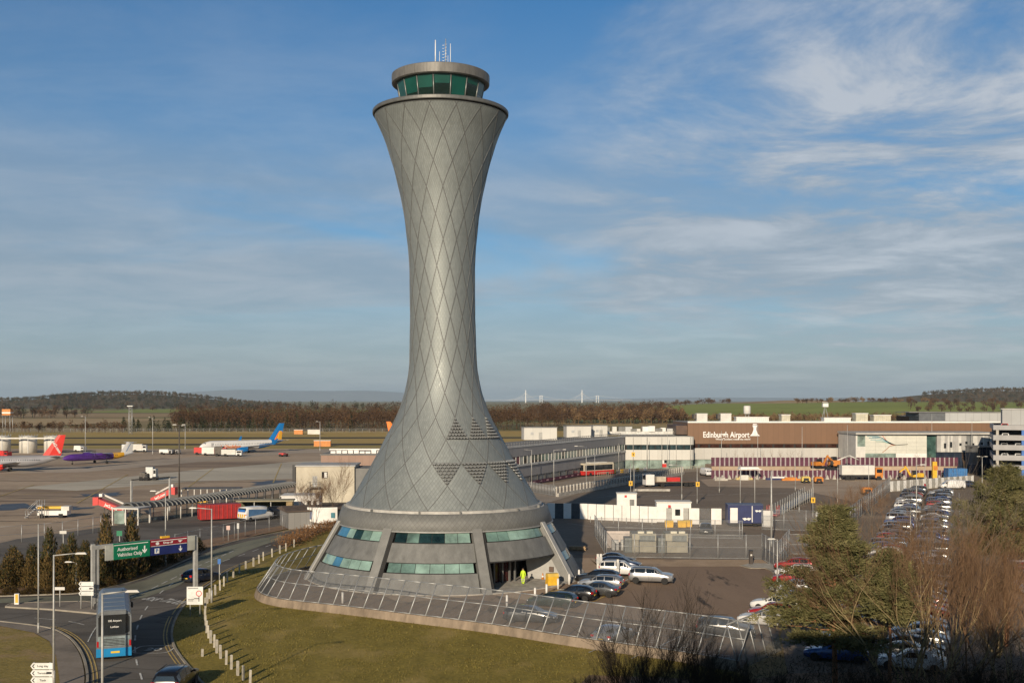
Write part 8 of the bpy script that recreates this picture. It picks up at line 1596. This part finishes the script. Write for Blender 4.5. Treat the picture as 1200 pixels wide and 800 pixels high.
for k, (px, d, h, lb) in enumerate([(738, 67, 6.2, 'dark bare bush at the left end of the shaded corner'), (766, 69, 7.3, 'dark bare bush with a tall upright stem before the leaning fence'), (798, 66, 6.2, 'dark bare bush right of the tall upright one'), (708, 65, 4.4, 'small dark bare bush at the edge of the lawn'), (842, 66, 5.2, 'dark bare bush below the fence corner'), (885, 65, 4.8, 'dark bare bush under the left boughs of the large pine'), (935, 64, 4.4, 'dark bare bush in front of the large pine trunk'), (1010, 64, 5.0, 'dark bare bush between the two left pines'), (1080, 63, 4.6, 'dark bare bush below the yellowish stems'), (1150, 64, 5.2, 'dark bare bush near the lower right corner')]):
    bare_tree('bare_bush', lb, at(px, d), h * (.8 if k == 1 else .62), 300 + k, 9 if k != 1 else 5, 3, .6, L_TW[2], L_TW[3], .035, 'bush', 'dark bare bushes in the shaded corner', 3, .5)
for k, (px, py, h, lb) in enumerate([(368, 619, 6.5, 'bare tree at the left end of the curved billboard'), (383, 617, 5.6, 'bare tree in front of the curved billboard'), (398, 612, 6.8, 'bare tree between the billboard and the tower'), (352, 612, 4.6, 'small bare tree before the sloping shed roof')]):
    bare_tree('bare_tree', lb, G(px, py), h, 400 + k, 3, 3, .3, L_TW[4], L_TW[1], .05, 'tree', 'bare trees by the billboard', 3, .3)
for k, px in enumerate((862, 873, 884, 895, 906, 917, 928, 936, 1032, 1075, 1088, 1130)):
    o_ = bare_tree('bare_tree', f'small bare street tree before the terminal, {ordn[k]} from the left', at(px, 312 if px < 1000 else 298), 5.6, 500 + k, 1, 2, .3, L_TW[4], L_TW[1], .06, 'tree', 'street trees before the terminal', 3, .3)
for k, (px, py, h) in enumerate([(985, 600, 3.2), (1000, 592, 3.6), (1016, 590, 3.4), (1028, 584, 3.2), (972, 606, 3.0), (1010, 604, 3.4), (996, 610, 3.6), (1036, 596, 3.0), (1022, 606, 3.4), (962, 612, 2.6)]):
    bare_tree('bare_shrub', f'bare brown scrub bush by the diagonal fence, {ordn[k]} of the thicket', G(px, py), h, 600 + k, 8, 2, .6, L_TW[4], L_TW[1], .03, 'shrub', 'bare scrub by the diagonal fence', 3, .4)
# pines
M_NEED = [leafmat('pine_needles', (.088, .088, .034), (.15, .143, .060), .9), leafmat('pine_needles_light', (.15, .142, .058), (.24, .215, .10), .9)]
M_PBARK = leafmat('pine_bark', (.20, .095, .05), (.30, .15, .08), 2.0)
def pine(label, loc, h, r, z0, seed, whorls=11, tilt=.15, dens=1.0, group=None, lim=6):
    rg = random.Random(seed); o = thing('pine_tree', label, 'tree', loc, 0, group); tr, cr = MB(), MB(); p = Vector((0, 0, 0)); ax = []
    for k in range(9): q = Vector((rg.gauss(0, .05) * h * .06, rg.gauss(0, .05) * h * .06, h * (k + 1) / 9)); tr.tube(p, q, h * .016 * (1.05 - k / 9), h * .016 * (1.05 - (k + 1) / 9) + .01, 8, 0, False); ax.append(q); p = q
    def tuft(c, d, s):
        n = int(40 * dens); mi = 0 if rg.random() < .62 else 1
        for i in range(n):
            v = (Vector((rg.gauss(0, 1), rg.gauss(0, 1), rg.gauss(0, .8))).normalized() + d * .7 + Vector((0, 0, .45))).normalized(); w = v.orthogonal().normalized() * .030 * s; L_ = rg.uniform(.18, .34) * s; b = c + Vector((rg.gauss(0, .15), rg.gauss(0, .15), rg.gauss(0, .11))) * s
            cr.add([b - w, b + w, b + v * L_], [(0, 1, 2)], mi)
    for k in range(whorls):
        t = k / (whorls - 1); z = z0 + (h * .98 - z0) * t; env = r * (1 - t ** 1.6) * (.75 + .25 * math.sin(PI * min(1, t * 2.2))) + .35
        for j in range(lim):
            if rg.random() < .24: continue
            a = 2 * PI * j / lim + rg.uniform(-.5, .5) + k; L_ = env * rg.uniform(.55, 1.12); b = Vector((0, 0, z + rg.uniform(-.25, .25))); d = Vector((math.cos(a), math.sin(a), tilt + .35 * t)); q = b; ns = 4
            for s in range(ns):
                e = b + d * (L_ * (s + 1) / ns) + Vector((0, 0, .10 * L_ * ((s + 1) / ns) ** 2 + rg.gauss(0, .05))); tr.tube(q, e, .05 * (1 - s / ns) + .015, .05 * (1 - (s + 1) / ns) + .012, 4, 0, False); q = e
                if s >= 1:
                    for m_ in range(3 + s): sp_ = Vector((rg.gauss(0, .45), rg.gauss(0, .45), rg.uniform(-.12, .35))) * (.5 + .30 * L_ * .5); tuft(e + sp_, (d * .4 + sp_ * .6).normalized(), rg.uniform(.95, 1.5))
    for _ in range(10): tuft(ax[-1] + Vector((rg.gauss(0, .25), rg.gauss(0, .25), rg.uniform(-.6, .1))), Vector((0, 0, 1)), 1.0)
    tr.build('trunk', M_PBARK, o, fix=False); cr.build('crown', M_NEED, o, fix=False); return o
PG = 'pines before the big car park'
pine('large broad pine standing in front of the car park, left of the bare trees', at(978, 73), 12.1, 4.1, 3.6, 1, 13, .02, 1.3, PG, 8)
pine('pine with a bare reddish trunk and a high crown near the right edge', at(1178, 88), 13.8, 3.9, 7.4, 2, 10, .10, 1.3, PG, 9)
pine('smaller dark pine tucked against the right side of the large broad one', at(1043, 70), 9.4, 1.7, 5.8, 3, 6, .12, 1.15, PG, 7)
pine('pine behind the one with the reddish trunk, mostly outside the right edge', at(1212, 97), 12.6, 3.4, 6.0, 4, 9, .1, 1.1, PG, 6)
# shaded undergrowth under the trees
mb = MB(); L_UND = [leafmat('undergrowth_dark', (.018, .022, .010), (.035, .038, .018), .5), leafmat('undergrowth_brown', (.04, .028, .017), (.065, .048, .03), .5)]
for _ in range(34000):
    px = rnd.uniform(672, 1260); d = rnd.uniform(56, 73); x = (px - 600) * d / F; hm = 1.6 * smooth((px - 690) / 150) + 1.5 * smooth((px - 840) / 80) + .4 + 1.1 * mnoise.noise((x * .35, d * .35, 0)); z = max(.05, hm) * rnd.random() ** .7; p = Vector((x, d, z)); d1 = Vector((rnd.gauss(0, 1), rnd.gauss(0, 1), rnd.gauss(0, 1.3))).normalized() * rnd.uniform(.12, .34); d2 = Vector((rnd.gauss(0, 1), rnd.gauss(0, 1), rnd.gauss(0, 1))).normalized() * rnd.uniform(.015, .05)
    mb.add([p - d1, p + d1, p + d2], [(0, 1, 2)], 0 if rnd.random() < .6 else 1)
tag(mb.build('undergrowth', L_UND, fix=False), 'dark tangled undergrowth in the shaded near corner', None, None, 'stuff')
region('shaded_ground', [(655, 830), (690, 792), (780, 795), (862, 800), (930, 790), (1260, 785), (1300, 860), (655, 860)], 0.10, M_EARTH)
# conifers along the left road
L_CON = [leafmat('conifer_green', (.030, .036, .014), (.060, .060, .024), 1.0), leafmat('conifer_bronze', (.11, .075, .026), (.18, .12, .045), 1.0)]
def conifer_mesh(seed, bronze):
    rg = random.Random(seed); mb = MB(); 
    for _ in range(1700):
        t = rg.random() ** .62; a = rg.uniform(0, 2 * PI); rr = (.16 + .84 * t) * rg.uniform(.45, 1.0) * (1 + .22 * math.sin(a * 3 + seed + t * 9)); p = Vector((rr * math.cos(a), rr * math.sin(a), 1 - t * .97)); d1 = Vector((math.cos(a), math.sin(a), rg.uniform(.2, 1.6))).normalized() * rg.uniform(.05, .13); d1.z *= .6; w = Vector((-math.sin(a), math.cos(a), rg.uniform(-.4, .4))) * rg.uniform(.02, .06)
        mb.add([p - w, p + w, p + d1 * 1.4], [(0, 1, 2)], 1 if rg.random() < bronze else 0)
    return mb.data('conifer_crown', L_CON)
CM = [conifer_mesh(s, b) for s, b in ((1, .3), (2, .6), (3, .9))]; tm = MB(); tm.tube((0, 0, -.02), (0, 0, .8), .05, .015, 6); TM = tm.data('conifer_trunk', [L_TW[2]])
def conifer(px, py, h, w, kind, label, group='conifers along the left road', name='conifer'):
    p = G(px, py); o = thing(name, label, 'tree' if name == 'conifer' else 'shrub', (p.x, p.y, .1), rnd.uniform(0, 6), group)
    for nm_, me_ in (('crown', CM[kind]), ('trunk', TM)):
        c = bpy.data.objects.new(nm_, me_); COL.objects.link(c); c.parent = o; c.scale = (w / 2, w / 2, h * (.95 if h > 5.5 else .74 if kind != 2 or h > 2 else .9))
    return o
cons = [(-8, 690, 4.6, 3.4, 1), (8, 690, 4.4, 3.0, 1), (22, 688, 4.9, 3.0, 1), (35, 689, 4.2, 2.8, 2), (47, 689, 4.4, 2.8, 1), (58, 687, 6.4, 3.0, 0), (55, 692, 4.6, 2.6, 2), (70, 690, 5.2, 3.2, 2), (84, 688, 5.8, 3.0, 0), (92, 691, 5.0, 2.8, 1), (104, 686, 5.4, 2.8, 0), (124, 682, 7.4, 3.6, 1), (118, 686, 4.4, 2.8, 0), (138, 680, 4.6, 2.8, 0), (154, 676, 7.3, 3.5, 1), (146, 679, 4.4, 2.8, 0), (168, 672, 3.4, 2.8, 0), (15, 676, 4.6, 3.2, 1), (38, 675, 4.8, 3.2, 0), (100, 672, 5.0, 3.2, 0), (75, 674, 4.6, 3.0, 0), (176, 668, 3.6, 2.8, 0), (186, 664, 3.2, 2.8, 0), (197, 660, 3.4, 2.6, 0), (207, 655, 3.0, 2.6, 0), (219, 650, 2.8, 2.6, 1), (232, 646, 2.4, 2.4, 0)]
for k, (px, py, h, w, kd) in enumerate(cons):
    sz = 'tall' if h > 5.5 else 'low' if h < 3.7 else 'medium'; c = ['dark green', 'brownish green', 'bronze'][kd]
    conifer(px, py, h, w, kd, f'{sz} {c} conifer of the roadside belt, {ordn[sorted(range(len(cons)), key=lambda i: cons[i][0]).index(k)]} counted from the left')
for k, (px, py, h, w) in enumerate([(12, 697, .9, 2.4), (35, 696.5, .8, 2.2), (62, 695.5, .8, 2.4), (85, 694.5, .9, 2.2), (108, 690.5, .9, 2.4), (128, 686.5, 1.0, 2.2), (163, 672, 1.2, 2.6), (180, 664, 1.2, 2.4), (200, 660, 1.2, 2.2)]):
    conifer(px, py, h, w, 2 if k < 6 else 1, f'low brown shrub at the kerb foot of the conifers, {ordn[k]} from the left', 'low shrubs along the kerb', 'low_shrub')
# brown hedge behind the curved end of the fence
mb = MB(); hl_ = resample(curve_pts([tuple(G(332, 642)[:2]), tuple(G(350, 634)[:2]), tuple(G(368, 626)[:2]), tuple(G(392, 619)[:2]), tuple(G(420, 615)[:2])], 8), .35); L_HED = [leafmat('beech_hedge', (.15, .075, .03), (.24, .125, .055), 1.2), L_TW[1]]
for p in hl_:
    for _ in range(60):
        q = Vector((p.x + rnd.gauss(0, .9), p.y + rnd.gauss(0, .7), rnd.uniform(.05, 1.4))); d1 = Vector((rnd.gauss(0, 1), rnd.gauss(0, 1), rnd.gauss(0, 1.2))).normalized() * rnd.uniform(.1, .28); d2 = Vector((rnd.gauss(0, 1), rnd.gauss(0, 1), rnd.gauss(0, 1))).normalized() * .08; mb.add([q - d1, q + d1, q + d2], [(0, 1, 2)], 0 if rnd.random() < .8 else 1)
tag(mb.build('beech_hedge', L_HED, fix=False), 'russet beech hedge curving behind the left end of the leaning fence', 'hedge')
mb = MB(); L_GR = [leafmat('grass_blade_straw', (.14, .115, .034), (.23, .185, .056), .6), leafmat('grass_blade_olive', (.12, .105, .025), (.20, .17, .045), .6)]
from mathutils.geometry import intersect_point_tri_2d
def inside(poly, x, y):
    c = False; j = len(poly) - 1
    for i in range(len(poly)):
        xi, yi, xj, yj = poly[i][0], poly[i][1], poly[j][0], poly[j][1]
        if (yi > y) != (yj > y) and x < (xj - xi) * (y - yi) / (yj - yi) + xi: c = not c
        j = i
    return c
lawn_poly = [tuple(p) for p in reversed(mr)] + [tuple(G(330, 840)[:2]), tuple(G(760, 860)[:2]), tuple(G(900, 812)[:2])] + [tuple(p) for p in fence_line] + [tuple(G(430, 640)[:2])]
nb = 0
while nb < 15000:
    px, d = rnd.uniform(60, 760), rnd.uniform(68, 128); x = (px - 600) * d / F
    if mnoise.noise((x * .25, d * .25, 5)) + rnd.uniform(-.5, .6) < 0 or not inside(lawn_poly, x, d): continue
    p = Vector((x, d, .03)); a = rnd.uniform(0, PI); w_ = Vector((math.cos(a), math.sin(a), 0)) * rnd.uniform(.015, .05); mb.add([p - w_, p + w_, p + Vector((rnd.gauss(0, .05), rnd.gauss(0, .05), rnd.uniform(.04, .14)))], [(0, 1, 2)], 0 if rnd.random() < .6 else 1); nb += 1
tag(mb.build('grass', L_GR, fix=False), 'short winter grass tufts over the lawn', None, None, 'stuff')
# ------------------------------------------------------------------ haze
hb = MB(); hb.bbox(-29500, 29500, -280, 35900, -1.0, 330.0); hz = hb.build('haze', []); hm = bpy.data.materials.new('haze'); hm.use_nodes = True; hn = hm.node_tree.nodes
for nd in list(hn):
    if nd.type == 'BSDF_PRINCIPLED': hn.remove(nd)
pv = hn.new('ShaderNodeVolumePrincipled'); pv.inputs['Density'].default_value = 3.8e-5; pv.inputs['Color'].default_value = (.62, .81, 1.0, 1); pv.inputs['Anisotropy'].default_value = .0
hm.node_tree.links.new(pv.outputs[0], hn['Material Output'].inputs['Volume']); hz.data.materials.append(hm); hz['kind'] = 'stuff'; hz['label'] = 'thin pale haze over the far fields'
